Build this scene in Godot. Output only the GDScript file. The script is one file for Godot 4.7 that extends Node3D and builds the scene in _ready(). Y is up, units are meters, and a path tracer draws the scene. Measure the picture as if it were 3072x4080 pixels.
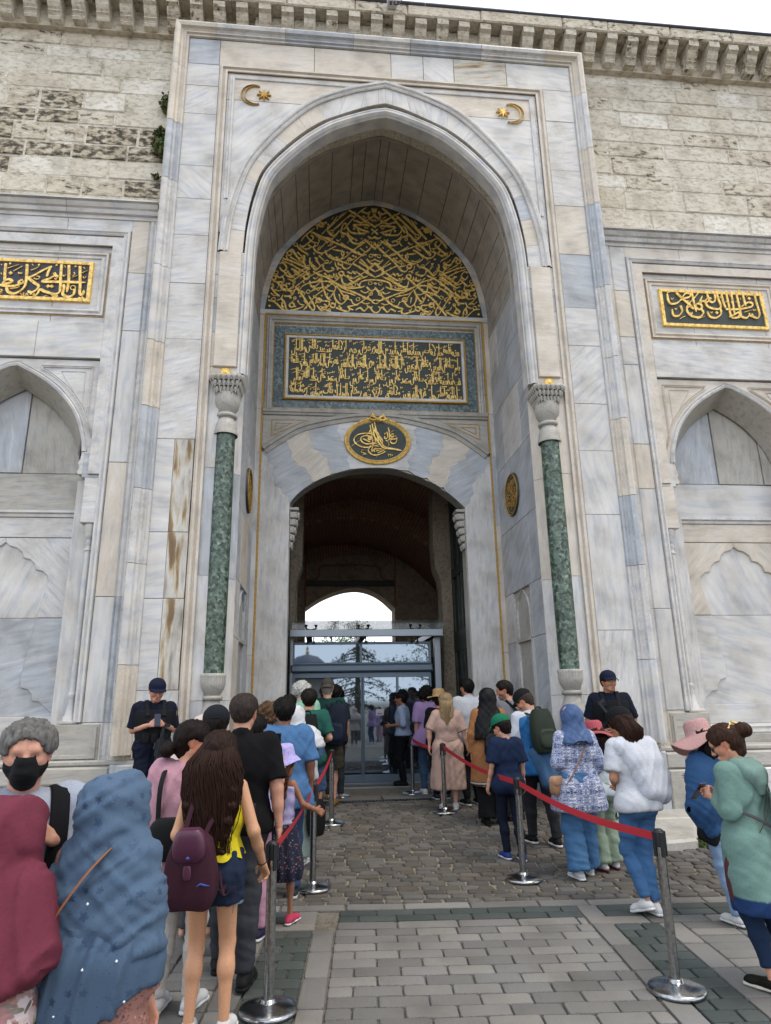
extends Node3D
# A marble palace gate with a queue of visitors. x right, y up, z towards the camera; the gate's front face is the plane z = 0, metres.

var M := {}
var taken := {}
var rng := RandomNumberGenerator.new()

# ------------------------------------------------------------------ mesh building
class MB:
	var v := PackedVector3Array()
	var n := PackedVector3Array()
	var uv := PackedVector2Array()
	var c := PackedColorArray()
	var ix := PackedInt32Array()
	var col := Color.WHITE
	var uo := Vector2.ZERO
	var us := Vector2.ONE
	var ua := 0.0
	func m(p: Vector3, nn: Vector3) -> Vector2:
		var q: Vector2
		if absf(nn.z) >= absf(nn.x) and absf(nn.z) >= absf(nn.y): q = Vector2(p.x, p.y)
		elif absf(nn.x) >= absf(nn.y): q = Vector2(p.z, p.y)
		else: q = Vector2(p.x, p.z)
		return q.rotated(ua) * us + uo
	func face(ps: Array) -> void:  # convex, counter-clockwise seen from outside
		var nn := Vector3.ZERO
		for i in range(1, ps.size() - 1): nn += (ps[i] - ps[0]).cross(ps[i + 1] - ps[0])
		if nn.length() < 1e-12: return
		nn = nn.normalized()
		var b := v.size()
		for p in ps:
			v.append(p); n.append(nn); uv.append(m(p, nn)); c.append(col)
		for i in range(1, ps.size() - 1): ix.append_array([b, b + i + 1, b + i])
	func quad(a, b, c2, d) -> void: face([a, b, c2, d])
	func box(lo: Vector3, hi: Vector3, ch := 0.0) -> void:
		prism(PackedVector2Array([Vector2(lo.x, lo.y), Vector2(hi.x, lo.y), Vector2(hi.x, hi.y), Vector2(lo.x, hi.y)]), lo.z, hi.z, ch)
	# a polygon in x, y pulled from z0 to z1, its front edge chamfered
	func prism(poly: PackedVector2Array, z0: float, z1: float, ch := 0.0, back := true) -> void:
		var ar := 0.0
		var k := poly.size()
		for i in k: ar += poly[i].cross(poly[(i + 1) % k])
		if ar < 0: poly = poly.duplicate(); poly.reverse()
		var inn := PackedVector2Array()
		for i in k:
			var d0 := (poly[i] - poly[(i + k - 1) % k]).normalized()
			var d1 := (poly[(i + 1) % k] - poly[i]).normalized()
			var nb := Vector2(-d0.y - d1.y, d0.x + d1.x)
			var l := nb.length()
			nb = nb / maxf(l, 0.3) * (ch / maxf(l * 0.5, 0.5))
			inn.append(poly[i] + nb)
		var tris := Geometry2D.triangulate_polygon(inn if ch > 0 else poly)
		var f := inn if ch > 0 else poly
		for t in range(0, tris.size(), 3):
			var p := [f[tris[t]], f[tris[t + 1]], f[tris[t + 2]]]
			if (p[1] - p[0]).cross(p[2] - p[0]) < 0: p = [p[0], p[2], p[1]]
			face([Vector3(p[0].x, p[0].y, z1), Vector3(p[1].x, p[1].y, z1), Vector3(p[2].x, p[2].y, z1)])
			if back: face([Vector3(p[0].x, p[0].y, z0), Vector3(p[2].x, p[2].y, z0), Vector3(p[1].x, p[1].y, z0)])
		for i in k:
			var j := (i + 1) % k
			var a := Vector3(poly[i].x, poly[i].y, z0)
			var b := Vector3(poly[j].x, poly[j].y, z0)
			var a1 := Vector3(poly[i].x, poly[i].y, z1 - ch)
			var b1 := Vector3(poly[j].x, poly[j].y, z1 - ch)
			face([a, b, b1, a1])
			if ch > 0: face([a1, b1, Vector3(inn[j].x, inn[j].y, z1), Vector3(inn[i].x, inn[i].y, z1)])
	# rows of points joined into a smooth sheet; uv in metres along both ways
	func grid(rows: Array, wrap := false, flip := false, uvs := Vector2.ONE) -> void:
		var b := v.size()
		var w: int = rows[0].size()
		var h := rows.size()
		var vv := 0.0
		for j in h:
			var uu := 0.0
			if j > 0: vv += (rows[j][0] - rows[j - 1][0]).length()
			for i in w:
				if i > 0: uu += (rows[j][i] - rows[j][i - 1]).length()
				v.append(rows[j][i]); n.append(Vector3.ZERO); c.append(col); uv.append(Vector2(uu, vv) * uvs * us + uo)
		for j in h - 1:
			for i in (w if wrap else w - 1):
				var i2 := (i + 1) % w
				var q := [b + j * w + i, b + j * w + i2, b + (j + 1) * w + i2, b + (j + 1) * w + i]
				if flip: q = [q[0], q[3], q[2], q[1]]
				var e := (v[q[2]] - v[q[0]]).cross(v[q[3]] - v[q[1]])
				for t in q: n[t] += e
				ix.append_array([q[0], q[2], q[1], q[0], q[3], q[2]])
		for i in range(b, v.size()): n[i] = n[i].normalized() if n[i].length() > 1e-12 else Vector3.UP
	# profile points (radius, height) turned round the y axis
	func lathe(prof: Array, at: Vector3, segs := 24, ripple := 0.0, lobes := 0, basis := Basis.IDENTITY) -> void:
		var rows := []
		for p in prof:
			var row := []
			for i in segs:
				var a := TAU * i / segs
				var r: float = p.x * (1.0 + ripple * (absf(sin(a * lobes * 0.5)) - 0.6) if lobes > 0 else 1.0)
				row.append(at + basis * Vector3(cos(a) * r, p.y, -sin(a) * r))
			rows.append(row)
		grid(rows, true)
	func tube(pts: Array, rad, segs := 6, flat := 1.0, side := Vector3.ZERO) -> void:
		var rows := []
		var up := side
		for j in pts.size():
			var d: Vector3 = (pts[mini(j + 1, pts.size() - 1)] - pts[maxi(j - 1, 0)]).normalized()
			if up == Vector3.ZERO: up = d.cross(Vector3(0.3, 0.2, 0.93)).normalized()
			up = (up - d * up.dot(d)).normalized()
			var s := d.cross(up)
			var r: float = rad[mini(j, rad.size() - 1)] if rad is Array or rad is PackedFloat32Array else rad
			var row := []
			for i in segs:
				var a := TAU * i / segs
				row.append(pts[j] + (up * cos(a) + s * sin(a) * flat) * r)
			rows.append(row)
		grid(rows, true)
		for e in [[rows[0], true], [rows[rows.size() - 1], false]]:
			var q: Array = e[0].duplicate()
			if e[1]: q.reverse()
			face(q)
	# profile (offset to the left of the path, height) swept along a flat path, mitred; at(p) places a flat point
	func sweep(path: PackedVector2Array, prof: Array, z: float, closed := false) -> void:
		var rows := []
		var k := path.size()
		for j in k:
			var a := path[(j + k - 1) % k] if closed or j > 0 else path[j]
			var b := path[(j + 1) % k] if closed or j < k - 1 else path[j]
			var d0 := (path[j] - a).normalized()
			var d1 := (b - path[j]).normalized()
			if d0 == Vector2.ZERO: d0 = d1
			if d1 == Vector2.ZERO: d1 = d0
			var nb := Vector2(-d0.y - d1.y, d0.x + d1.x)
			nb = nb.normalized() / maxf(nb.length() * 0.5, 0.35)
			var row := []
			for p in prof: row.append(Vector3(path[j].x + nb.x * p.x, path[j].y + nb.y * p.x, z + p.y))
			rows.append(row)
		if closed: rows.append(rows[0])
		for j in rows.size() - 1:
			for i in prof.size() - 1:
				face([rows[j][i], rows[j + 1][i], rows[j + 1][i + 1], rows[j][i + 1]])
	func turn(t: Transform3D, from := 0) -> void:
		for i in range(from, v.size()):
			v[i] = t * v[i]
			n[i] = (t.basis * n[i]).normalized()
	func mirror_x() -> void:
		for i in v.size():
			v[i].x = -v[i].x
			n[i].x = -n[i].x
		for i in range(0, ix.size(), 3):
			var t := ix[i + 1]
			ix[i + 1] = ix[i + 2]
			ix[i + 2] = t
	func mesh(mat: Material) -> ArrayMesh:
		var am := ArrayMesh.new()
		if v.is_empty(): return am
		var ar := []
		ar.resize(Mesh.ARRAY_MAX)
		ar[Mesh.ARRAY_VERTEX] = v; ar[Mesh.ARRAY_NORMAL] = n; ar[Mesh.ARRAY_TEX_UV] = uv; ar[Mesh.ARRAY_COLOR] = c; ar[Mesh.ARRAY_INDEX] = ix
		am.add_surface_from_arrays(Mesh.PRIMITIVE_TRIANGLES, ar)
		am.surface_set_material(0, mat)
		return am

func numbered(called: String) -> String:
	taken[called] = taken.get(called, 0) + 1
	return called if taken[called] == 1 else "%s_%03d" % [called, taken[called] - 1]

func thing(called: String, label: String, category: String, at := Vector3.ZERO, turn := 0.0, group := "") -> Node3D:
	var o := Node3D.new()
	o.name = numbered(called)
	add_child(o)
	o.position = at
	o.rotation.y = turn
	o.set_meta("label", label)
	o.set_meta("category", category)
	if group != "": o.set_meta("group", group)
	return o

func obj(called: String, mesh: Mesh, parent: Node3D) -> MeshInstance3D:
	var o := MeshInstance3D.new()
	o.mesh = mesh
	if parent == self:
		o.name = numbered(called)
		add_child(o)
	else:
		var key := str(parent.get_instance_id()) + called
		taken[key] = taken.get(key, 0) + 1
		o.name = called if taken[key] == 1 else "%s_%03d" % [called, taken[key] - 1]
		parent.add_child(o)
	return o

func tag(o: Node3D, label: String, category: String, group := "") -> Node3D:
	o.set_meta("label", label)
	o.set_meta("category", category)
	if group != "": o.set_meta("group", group)
	return o

func put(called: String, mb: MB, mat: Material, parent: Node3D) -> MeshInstance3D:
	return obj(called, mb.mesh(mat), parent)

func rect(x0: float, y0: float, x1: float, y1: float) -> PackedVector2Array:
	return PackedVector2Array([Vector2(x0, y0), Vector2(x1, y0), Vector2(x1, y1), Vector2(x0, y1)])

func v2(a: Array) -> PackedVector2Array:
	var r := PackedVector2Array()
	for i in range(0, a.size(), 2): r.append(Vector2(a[i], a[i + 1]))
	return r

func spline(p: PackedVector2Array, per := 5) -> PackedVector2Array:
	var r := PackedVector2Array()
	for i in p.size() - 1:
		var a := p[maxi(i - 1, 0)]
		var d := p[mini(i + 2, p.size() - 1)]
		for k in per: r.append(p[i].cubic_interpolate(p[i + 1], a, d, float(k) / per))
	r.append(p[p.size() - 1])
	return r

func mirrored(p: PackedVector2Array) -> PackedVector2Array:  # right half, spring to apex -> the whole arch from left spring over the apex to right spring
	var r := PackedVector2Array()
	for q in p: r.append(Vector2(-q.x, q.y))
	for i in range(p.size() - 2, -1, -1): r.append(p[i])
	return r

func gy(z: float) -> float:  # height of the ground: the ramp rises to the threshold
	if z < -0.3: return 0.0
	if z < 3.0: return -0.055 * (z + 0.3)
	if z < 9.0: return -0.1815 - 0.036 * (z - 3.0)
	return -0.3975

# ------------------------------------------------------------------ materials
func ramp(stops: Array) -> Gradient:
	var g := Gradient.new()
	g.offsets = PackedFloat32Array(stops.map(func(s): return s[0]))
	g.colors = PackedColorArray(stops.map(func(s): return s[1]))
	return g

func noise_tex(sd: int, freq: float, stops: Array, size := 512, kind := FastNoiseLite.TYPE_SIMPLEX_SMOOTH, warp := 0.0, oct := 5, bump := 0.0, gain := 0.5) -> NoiseTexture2D:
	var f := FastNoiseLite.new()
	f.seed = sd
	f.frequency = freq
	f.noise_type = kind
	f.fractal_octaves = oct
	f.fractal_gain = gain
	if warp > 0:
		f.domain_warp_enabled = true
		f.domain_warp_amplitude = warp
		f.domain_warp_frequency = freq * 0.8
		f.domain_warp_fractal_octaves = 3
	var t := NoiseTexture2D.new()
	t.width = size
	t.height = size
	t.seamless = true
	t.seamless_blend_skirt = 0.25
	t.noise = f
	if bump > 0:
		t.as_normal_map = true
		t.bump_strength = bump
	elif not stops.is_empty(): t.color_ramp = ramp(stops)
	return t

func hexc(s: String) -> Color: return Color.html(s)

func mat(color: Color, rough := 0.8, metal := 0.0) -> StandardMaterial3D:
	var m := StandardMaterial3D.new()
	m.albedo_color = color
	m.roughness = rough
	m.metallic = metal
	return m

func triplanar(m: StandardMaterial3D, tex: Texture2D, scale: float, world := false) -> StandardMaterial3D:
	m.albedo_texture = tex
	m.uv1_triplanar = true
	m.uv1_world_triplanar = world
	m.uv1_scale = Vector3.ONE * scale
	return m

func stone(tex: Texture2D, tint: Color, rough: float, relief: Texture2D = null, amount := 0.4) -> StandardMaterial3D:
	var m := mat(tint, rough)
	m.albedo_texture = tex
	m.detail_enabled = true
	m.detail_blend_mode = BaseMaterial3D.BLEND_MODE_MUL
	m.detail_uv_layer = BaseMaterial3D.DETAIL_UV_2
	m.detail_albedo = M.blotch
	m.uv2_triplanar = true
	m.uv2_world_triplanar = true
	m.uv2_scale = Vector3.ONE * 0.37
	if relief:
		m.normal_enabled = true
		m.normal_texture = relief
		m.normal_scale = amount
	return m

func make_materials() -> void:
	M.blotch = noise_tex(3, 0.006, [[0.0, hexc("c9c6c0")], [0.38, hexc("ebe8e3")], [0.55, hexc("f4f2ee")], [1.0, hexc("ffffff")]], 512, FastNoiseLite.TYPE_SIMPLEX_SMOOTH, 30.0, 6)
	M.grain = noise_tex(8, 0.09, [], 512, FastNoiseLite.TYPE_SIMPLEX_SMOOTH, 0.0, 4, 3.0)
	M.pits = noise_tex(18, 0.035, [], 512, FastNoiseLite.TYPE_SIMPLEX_SMOOTH, 12.0, 6, 9.0, 0.62)
	# marbles: streaks run along u
	var streak := noise_tex(11, 0.009, [[0.0, hexc("b4b6ba")], [0.3, hexc("c6c7c9")], [0.42, hexc("d2d0cd")], [0.52, hexc("dad7d2")], [0.6, hexc("c9c9cc")], [0.68, hexc("d8d5d0")], [1.0, hexc("e4e1dc")]], 1024, FastNoiseLite.TYPE_SIMPLEX_SMOOTH, 60.0, 5)
	var cloud := noise_tex(12, 0.006, [[0.0, hexc("bbbdc1")], [0.35, hexc("cdcdce")], [0.48, hexc("d6d4d1")], [0.6, hexc("d8d5d0")], [1.0, hexc("e3e0db")]], 1024, FastNoiseLite.TYPE_SIMPLEX_SMOOTH, 80.0, 5)
	var warm := noise_tex(13, 0.016, [[0.0, hexc("bcb8b4")], [0.32, hexc("cec9c2")], [0.5, hexc("d9d3ca")], [0.62, hexc("d3cabd")], [0.75, hexc("dcd7ce")], [1.0, hexc("e3dfd8")]], 512, FastNoiseLite.TYPE_SIMPLEX_SMOOTH, 30.0, 6)
	var grey := noise_tex(14, 0.014, [[0.0, hexc("a3a6ac")], [0.35, hexc("b5b8bd")], [0.5, hexc("c0c2c6")], [0.62, hexc("b8bbc0")], [0.75, hexc("c8c9cb")], [1.0, hexc("d3d3d3")]], 512, FastNoiseLite.TYPE_SIMPLEX_SMOOTH, 35.0, 6)
	M.marble = stone(streak, hexc("f2f2f4"), 0.42, M.grain, 0.12)
	M.marble_pale = stone(cloud, hexc("f0f1f4"), 0.42, M.grain, 0.12)
	M.marble_warm = stone(warm, hexc("f2efec"), 0.45, M.grain, 0.12)
	M.marble_grey = stone(grey, hexc("eceff4"), 0.4, M.grain, 0.12)
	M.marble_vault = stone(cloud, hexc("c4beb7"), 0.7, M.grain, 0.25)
	M.marble_niche = stone(streak, hexc("d2d0cb"), 0.55, M.grain, 0.2)
	var rust := noise_tex(15, 0.008, [[0.0, hexc("8a8078")], [0.3, hexc("c6c2ba")], [0.5, hexc("d4d2ce")], [0.66, hexc("bfae92")], [0.78, hexc("8d7350")], [1.0, hexc("6d5a44")]], 512, FastNoiseLite.TYPE_SIMPLEX_SMOOTH, 40.0, 6)
	M.marble_rust = stone(rust, hexc("eeeeee"), 0.55, M.grain, 0.2)
	# limestone of the old walls
	var lime := noise_tex(21, 0.012, [[0.0, hexc("a09a8f")], [0.3, hexc("c6c0b5")], [0.45, hexc("d6d1c7")], [0.62, hexc("dedad1")], [0.8, hexc("dcd8ce")], [1.0, hexc("e9e6df")]], 1024, FastNoiseLite.TYPE_SIMPLEX_SMOOTH, 25.0, 5, 0.0, 0.6)
	M.lime = stone(lime, hexc("f4f1ec"), 0.9, M.pits, 0.4)
	M.lime_pale = stone(lime, hexc("ffffff"), 0.9, M.pits, 0.35)
	M.lime_tan = stone(lime, hexc("ece7df"), 0.9, M.pits, 0.45)
	var grime := noise_tex(22, 0.02, [[0.0, hexc("34322e")], [0.34, hexc("5d5850")], [0.46, hexc("8f887c")], [0.55, hexc("bdb5a6")], [0.7, hexc("cfc8ba")], [1.0, hexc("e4e0d8")]], 512, FastNoiseLite.TYPE_SIMPLEX_SMOOTH, 25.0, 6, 0.0, 0.62)
	M.lime_grime = stone(grime, hexc("f4f1ea"), 0.95, M.pits, 0.6)
	M.lime_spotted = stone(noise_tex(23, 0.016, [[0.0, hexc("3c3a36")], [0.24, hexc("6c675f")], [0.34, hexc("b5aea2")], [0.5, hexc("d0cabf")], [1.0, hexc("e6e2da")]], 512, FastNoiseLite.TYPE_SIMPLEX_SMOOTH, 30.0, 6, 0.0, 0.62), hexc("f4f1ea"), 0.95, M.pits, 0.6)
	M.mortar = stone(lime, hexc("f6f4ef"), 0.95, M.pits, 0.8)
	# green breccia and porphyry
	var brec := noise_tex(31, 0.085, [[0.0, hexc("1d2622")], [0.2, hexc("36443d")], [0.42, hexc("56685f")], [0.6, hexc("6c7f75")], [0.8, hexc("8b9a91")], [0.93, hexc("a6b5a8")], [1.0, hexc("cdd3c9")]], 512, FastNoiseLite.TYPE_CELLULAR, 14.0, 2)
	(brec.noise as FastNoiseLite).cellular_return_type = FastNoiseLite.RETURN_CELL_VALUE
	M.breccia = stone(brec, hexc("c9d2cb"), 0.4)
	var porph := noise_tex(32, 0.055, [[0.0, hexc("2d3a3f")], [0.3, hexc("4d5d62")], [0.55, hexc("6c7c80")], [0.78, hexc("8b979a")], [1.0, hexc("b9bfc0")]], 512, FastNoiseLite.TYPE_CELLULAR, 9.0, 3)
	(porph.noise as FastNoiseLite).cellular_return_type = FastNoiseLite.RETURN_CELL_VALUE
	M.porphyry = stone(porph, hexc("dfe6e8"), 0.4)
	var gold_t := noise_tex(41, 0.02, [[0.0, hexc("b08a40")], [0.35, hexc("d0a856")], [0.55, hexc("e2be6c")], [1.0, hexc("f0d48a")]], 256, FastNoiseLite.TYPE_SIMPLEX_SMOOTH, 10.0, 4)
	M.gold = triplanar(mat(hexc("ffffff"), 0.45, 0.35), gold_t, 2.0, true)
	M.gold_old = triplanar(mat(hexc("cbbd98"), 0.5, 0.3), gold_t, 3.0, true)
	M.board_green = triplanar(mat(hexc("2c352f"), 0.55), M.blotch, 1.5, true)
	M.board_navy = triplanar(mat(hexc("1f2230"), 0.5), M.blotch, 1.5, true)
	# inside the passage
	var brick := noise_tex(51, 0.03, [[0.0, hexc("4a3a33")], [0.4, hexc("7a5648")], [0.6, hexc("8d6553")], [1.0, hexc("a98a78")]], 256)
	M.brick = triplanar(mat(hexc("fff4ec"), 0.95), brick, 3.0, true)
	M.inner_stone = stone(lime, hexc("b3a496"), 0.95, M.pits, 0.8)
	M.nib_stone = stone(lime, hexc("a39a8e"), 0.95, M.pits, 1.2)
	M.wood_green = stone(noise_tex(52, 0.02, [[0.0, hexc("0e1412")], [0.45, hexc("1f2926")], [0.7, hexc("33403a")], [1.0, hexc("6a7570")]], 256, FastNoiseLite.TYPE_SIMPLEX_SMOOTH, 10.0, 5), hexc("cfd6d2"), 0.6)
	M.wood_green.uv1_scale = Vector3(6, 0.6, 1)
	M.steel = mat(hexc("8b9299"), 0.4, 0.85)
	M.alu = mat(hexc("64727f"), 0.45, 0.5)
	M.dark_metal = mat(hexc("23262a"), 0.45, 0.4)
	M.glass = mat(Color(0.75, 0.86, 0.9, 0.10), 0.03)
	M.glass.transparency = BaseMaterial3D.TRANSPARENCY_ALPHA
	M.glass.metallic_specular = 0.75
	M.mirror_glass = mat(Color(0.5, 0.55, 0.6, 0.3), 0.02, 0.95)
	M.mirror_glass.transparency = BaseMaterial3D.TRANSPARENCY_ALPHA
	M.chrome = triplanar(mat(hexc("b9bbbd"), 0.22, 1.0), noise_tex(61, 0.04, [[0.0, hexc("a9a9a8")], [0.5, hexc("e6e6e6")], [1.0, hexc("ffffff")]], 256), 3.0)
	M.lead = mat(hexc("6d6f7a"), 0.6, 0.3)
	# ground
	var gran := noise_tex(71, 0.12, [[0.0, hexc("5d5c5b")], [0.35, hexc("8b8a88")], [0.55, hexc("a5a3a0")], [0.75, hexc("b7b4b0")], [1.0, hexc("cfccc7")]], 512, FastNoiseLite.TYPE_SIMPLEX_SMOOTH, 0.0, 3)
	M.granite = []
	for t in ["c4c4c5", "b7b7b8", "cecdcc", "aaaaab"]: M.granite.append(stone(gran, hexc(t), 0.8, M.pits, 0.35))
	M.greensett = []
	for t in ["6d7a7a", "617070", "768384"]: M.greensett.append(stone(gran, hexc(t), 0.75, M.pits, 0.35))
	M.cobble = []
	for t in ["928e89", "83817e", "a09b96", "787777", "8b847b", "989797"]: M.cobble.append(stone(gran, hexc(t), 0.85, M.pits, 0.6))
	M.joint = stone(lime, hexc("a09a90"), 1.0, M.pits, 1.0)
	M.joint_grey = stone(lime, hexc("8d8a86"), 1.0, M.pits, 1.0)
	M.weave = noise_tex(81, 0.03, [[0.0, hexc("e2e2e2")], [0.5, hexc("f4f4f4")], [1.0, hexc("ffffff")]], 256, FastNoiseLite.TYPE_SIMPLEX_SMOOTH, 8.0, 5)
	M.knit = noise_tex(82, 0.16, [], 256, FastNoiseLite.TYPE_SIMPLEX_SMOOTH, 0.0, 3, 2.0)

var marbles := []
func any_marble() -> Material:
	var r := rng.randf()
	return M.marble if r < 0.38 else M.marble_pale if r < 0.68 else M.marble_warm if r < 0.86 else M.marble_grey
# ------------------------------------------------------------------ the gate
var gate: Node3D
const ZB := -2.62      # face of the back wall of the recess
const ZF := -0.15      # face of the two flanking panels
var c_open: PackedVector2Array    # right half curves, from the spring up to the apex
var c_lip: PackedVector2Array
var c_arch: PackedVector2Array
var c_vault: PackedVector2Array
var c_tym: PackedVector2Array

func slab(poly: PackedVector2Array, z0: float, z1: float, ma: Material, called := "marble_slab", ang := 99.0, ch := 0.0035, us := Vector2.ZERO) -> MeshInstance3D:
	var mb := MB.new()
	mb.uo = Vector2(rng.randf(), rng.randf())
	mb.us = Vector2(0.17, 1.15) * rng.randf_range(0.8, 1.25)
	if us != Vector2.ZERO: mb.us = us
	mb.ua = ang if ang < 50 else (rng.randf_range(-0.18, 0.18) if rng.randf() < 0.6 else rng.randf_range(-0.9, 0.9))
	mb.prism(poly, z0, z1, ch, false)
	return put(called, mb, ma, gate)

# a field cut into slabs by the heights ys and, course by course, by xs
func field(x0: float, x1: float, ys: Array, z0: float, z1: float, cuts := 1, ang := 99.0, gap := 0.004, ma: Material = null, called := "marble_slab") -> void:
	for j in ys.size() - 1:
		var xs := [x0]
		for k in range(1, cuts): xs.append(lerpf(x0, x1, (k + rng.randf_range(-0.2, 0.2)) / cuts))
		xs.append(x1)
		for k in xs.size() - 1:
			slab(rect(xs[k] + gap, ys[j] + gap, xs[k + 1] - gap, ys[j + 1] - gap), z0, z1 + rng.randf_range(-0.002, 0.004), ma if ma else any_marble(), called, ang)

# the same for a block of ashlar: bigger joints, uneven faces
func ashlar(poly: PackedVector2Array, z0: float, z1: float, ma: Material, called := "limestone_block") -> void:
	var mb := MB.new()
	mb.uo = Vector2(rng.randf(), rng.randf())
	mb.us = Vector2(0.42, 0.75)
	for i in poly.size(): poly[i] += Vector2(rng.randf_range(-0.008, 0.008), rng.randf_range(-0.008, 0.008))
	mb.prism(poly, z0, z1, 0.014, false)
	put(called, mb, ma, gate)

func moulding(called: String, path: PackedVector2Array, prof: Array, z: float, ma: Material, closed := false, parent: Node3D = null) -> MeshInstance3D:
	var mb := MB.new()
	mb.uo = Vector2(rng.randf(), rng.randf())
	mb.us = Vector2(0.5, 0.5)
	mb.ua = PI / 2
	mb.sweep(path, prof, z, closed)
	return put(called, mb, ma, parent if parent else gate)

func P(a: Array) -> Array:  # flat list -> profile points
	var r := []
	for i in range(0, a.size(), 2): r.append(Vector2(a[i], a[i + 1]))
	return r

func build_gate() -> void:
	gate = thing("palace_gate", "grey and white marble palace gate with a deep pointed arch, green columns and gilded inscriptions", "gate")
	c_open = spline(v2([2.38, 9.0, 2.345, 9.55, 2.23, 10.22, 2.05, 10.74, 1.58, 11.33, 1.15, 11.72, 0.82, 11.92, 0.3, 12.14, 0.0, 12.22]), 4)
	c_lip = spline(v2([2.52, 9.0, 2.49, 9.6, 2.38, 10.3, 2.19, 10.84, 1.7, 11.47, 1.25, 11.88, 0.88, 12.09, 0.34, 12.34, 0.0, 12.44]), 4)
	c_arch = spline(v2([2.84, 9.0, 2.79, 9.66, 2.64, 10.4, 2.42, 11.0, 1.94, 11.7, 1.36, 12.3, 0.71, 12.64, 0.3, 12.78, 0.0, 12.87]), 4)
	c_vault = spline(v2([2.46, 9.0, 2.45, 9.5, 2.4, 10.1, 2.22, 10.8, 1.98, 11.2, 1.58, 11.68, 0.98, 12.15, 0.42, 12.4, 0.0, 12.52]), 4)
	c_tym = spline(v2([2.36, 9.58, 2.3, 9.95, 2.19, 10.47, 1.95, 11.02, 1.66, 11.4, 1.3, 11.79, 0.93, 12.06, 0.42, 12.28, 0.0, 12.37]), 4)
	build_core()
	build_portal()
	build_reveals()
	build_back_wall()
	for s: int in [-1, 1]:
		build_flank(s)
		build_column(s)
	build_upper_walls()
	build_cornice()
	build_passage()

# the masonry behind the facing: closes the building so that light comes in only through the openings
func build_core() -> void:
	var mb := MB.new()
	for s: int in [-1, 1]:
		mb.box(Vector3(2.5 if s > 0 else -13.0, -0.6, -11.2), Vector3(13.0 if s > 0 else -2.5, 14.4, -0.75))
	mb.box(Vector3(-2.5, 12.7, -3.0), Vector3(2.5, 14.4, -0.06))
	mb.box(Vector3(-2.5, 7.4, -11.2), Vector3(2.5, 14.4, -3.0))
	# behind the spandrels, above the vault
	var p := mirrored(c_lip)
	p.append_array(v2([3.3, 9.0, 3.3, 13.9, -3.3, 13.9, -3.3, 9.0]))
	mb.prism(p, -0.75, -0.05, 0.0)
	mb.box(Vector3(-4.0, -0.5, -0.75), Vector3(-2.9, 13.9, -0.05))
	mb.box(Vector3(2.9, -0.5, -0.75), Vector3(4.0, 13.9, -0.05))
	put("masonry_core", mb, M.mortar, gate)

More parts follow.
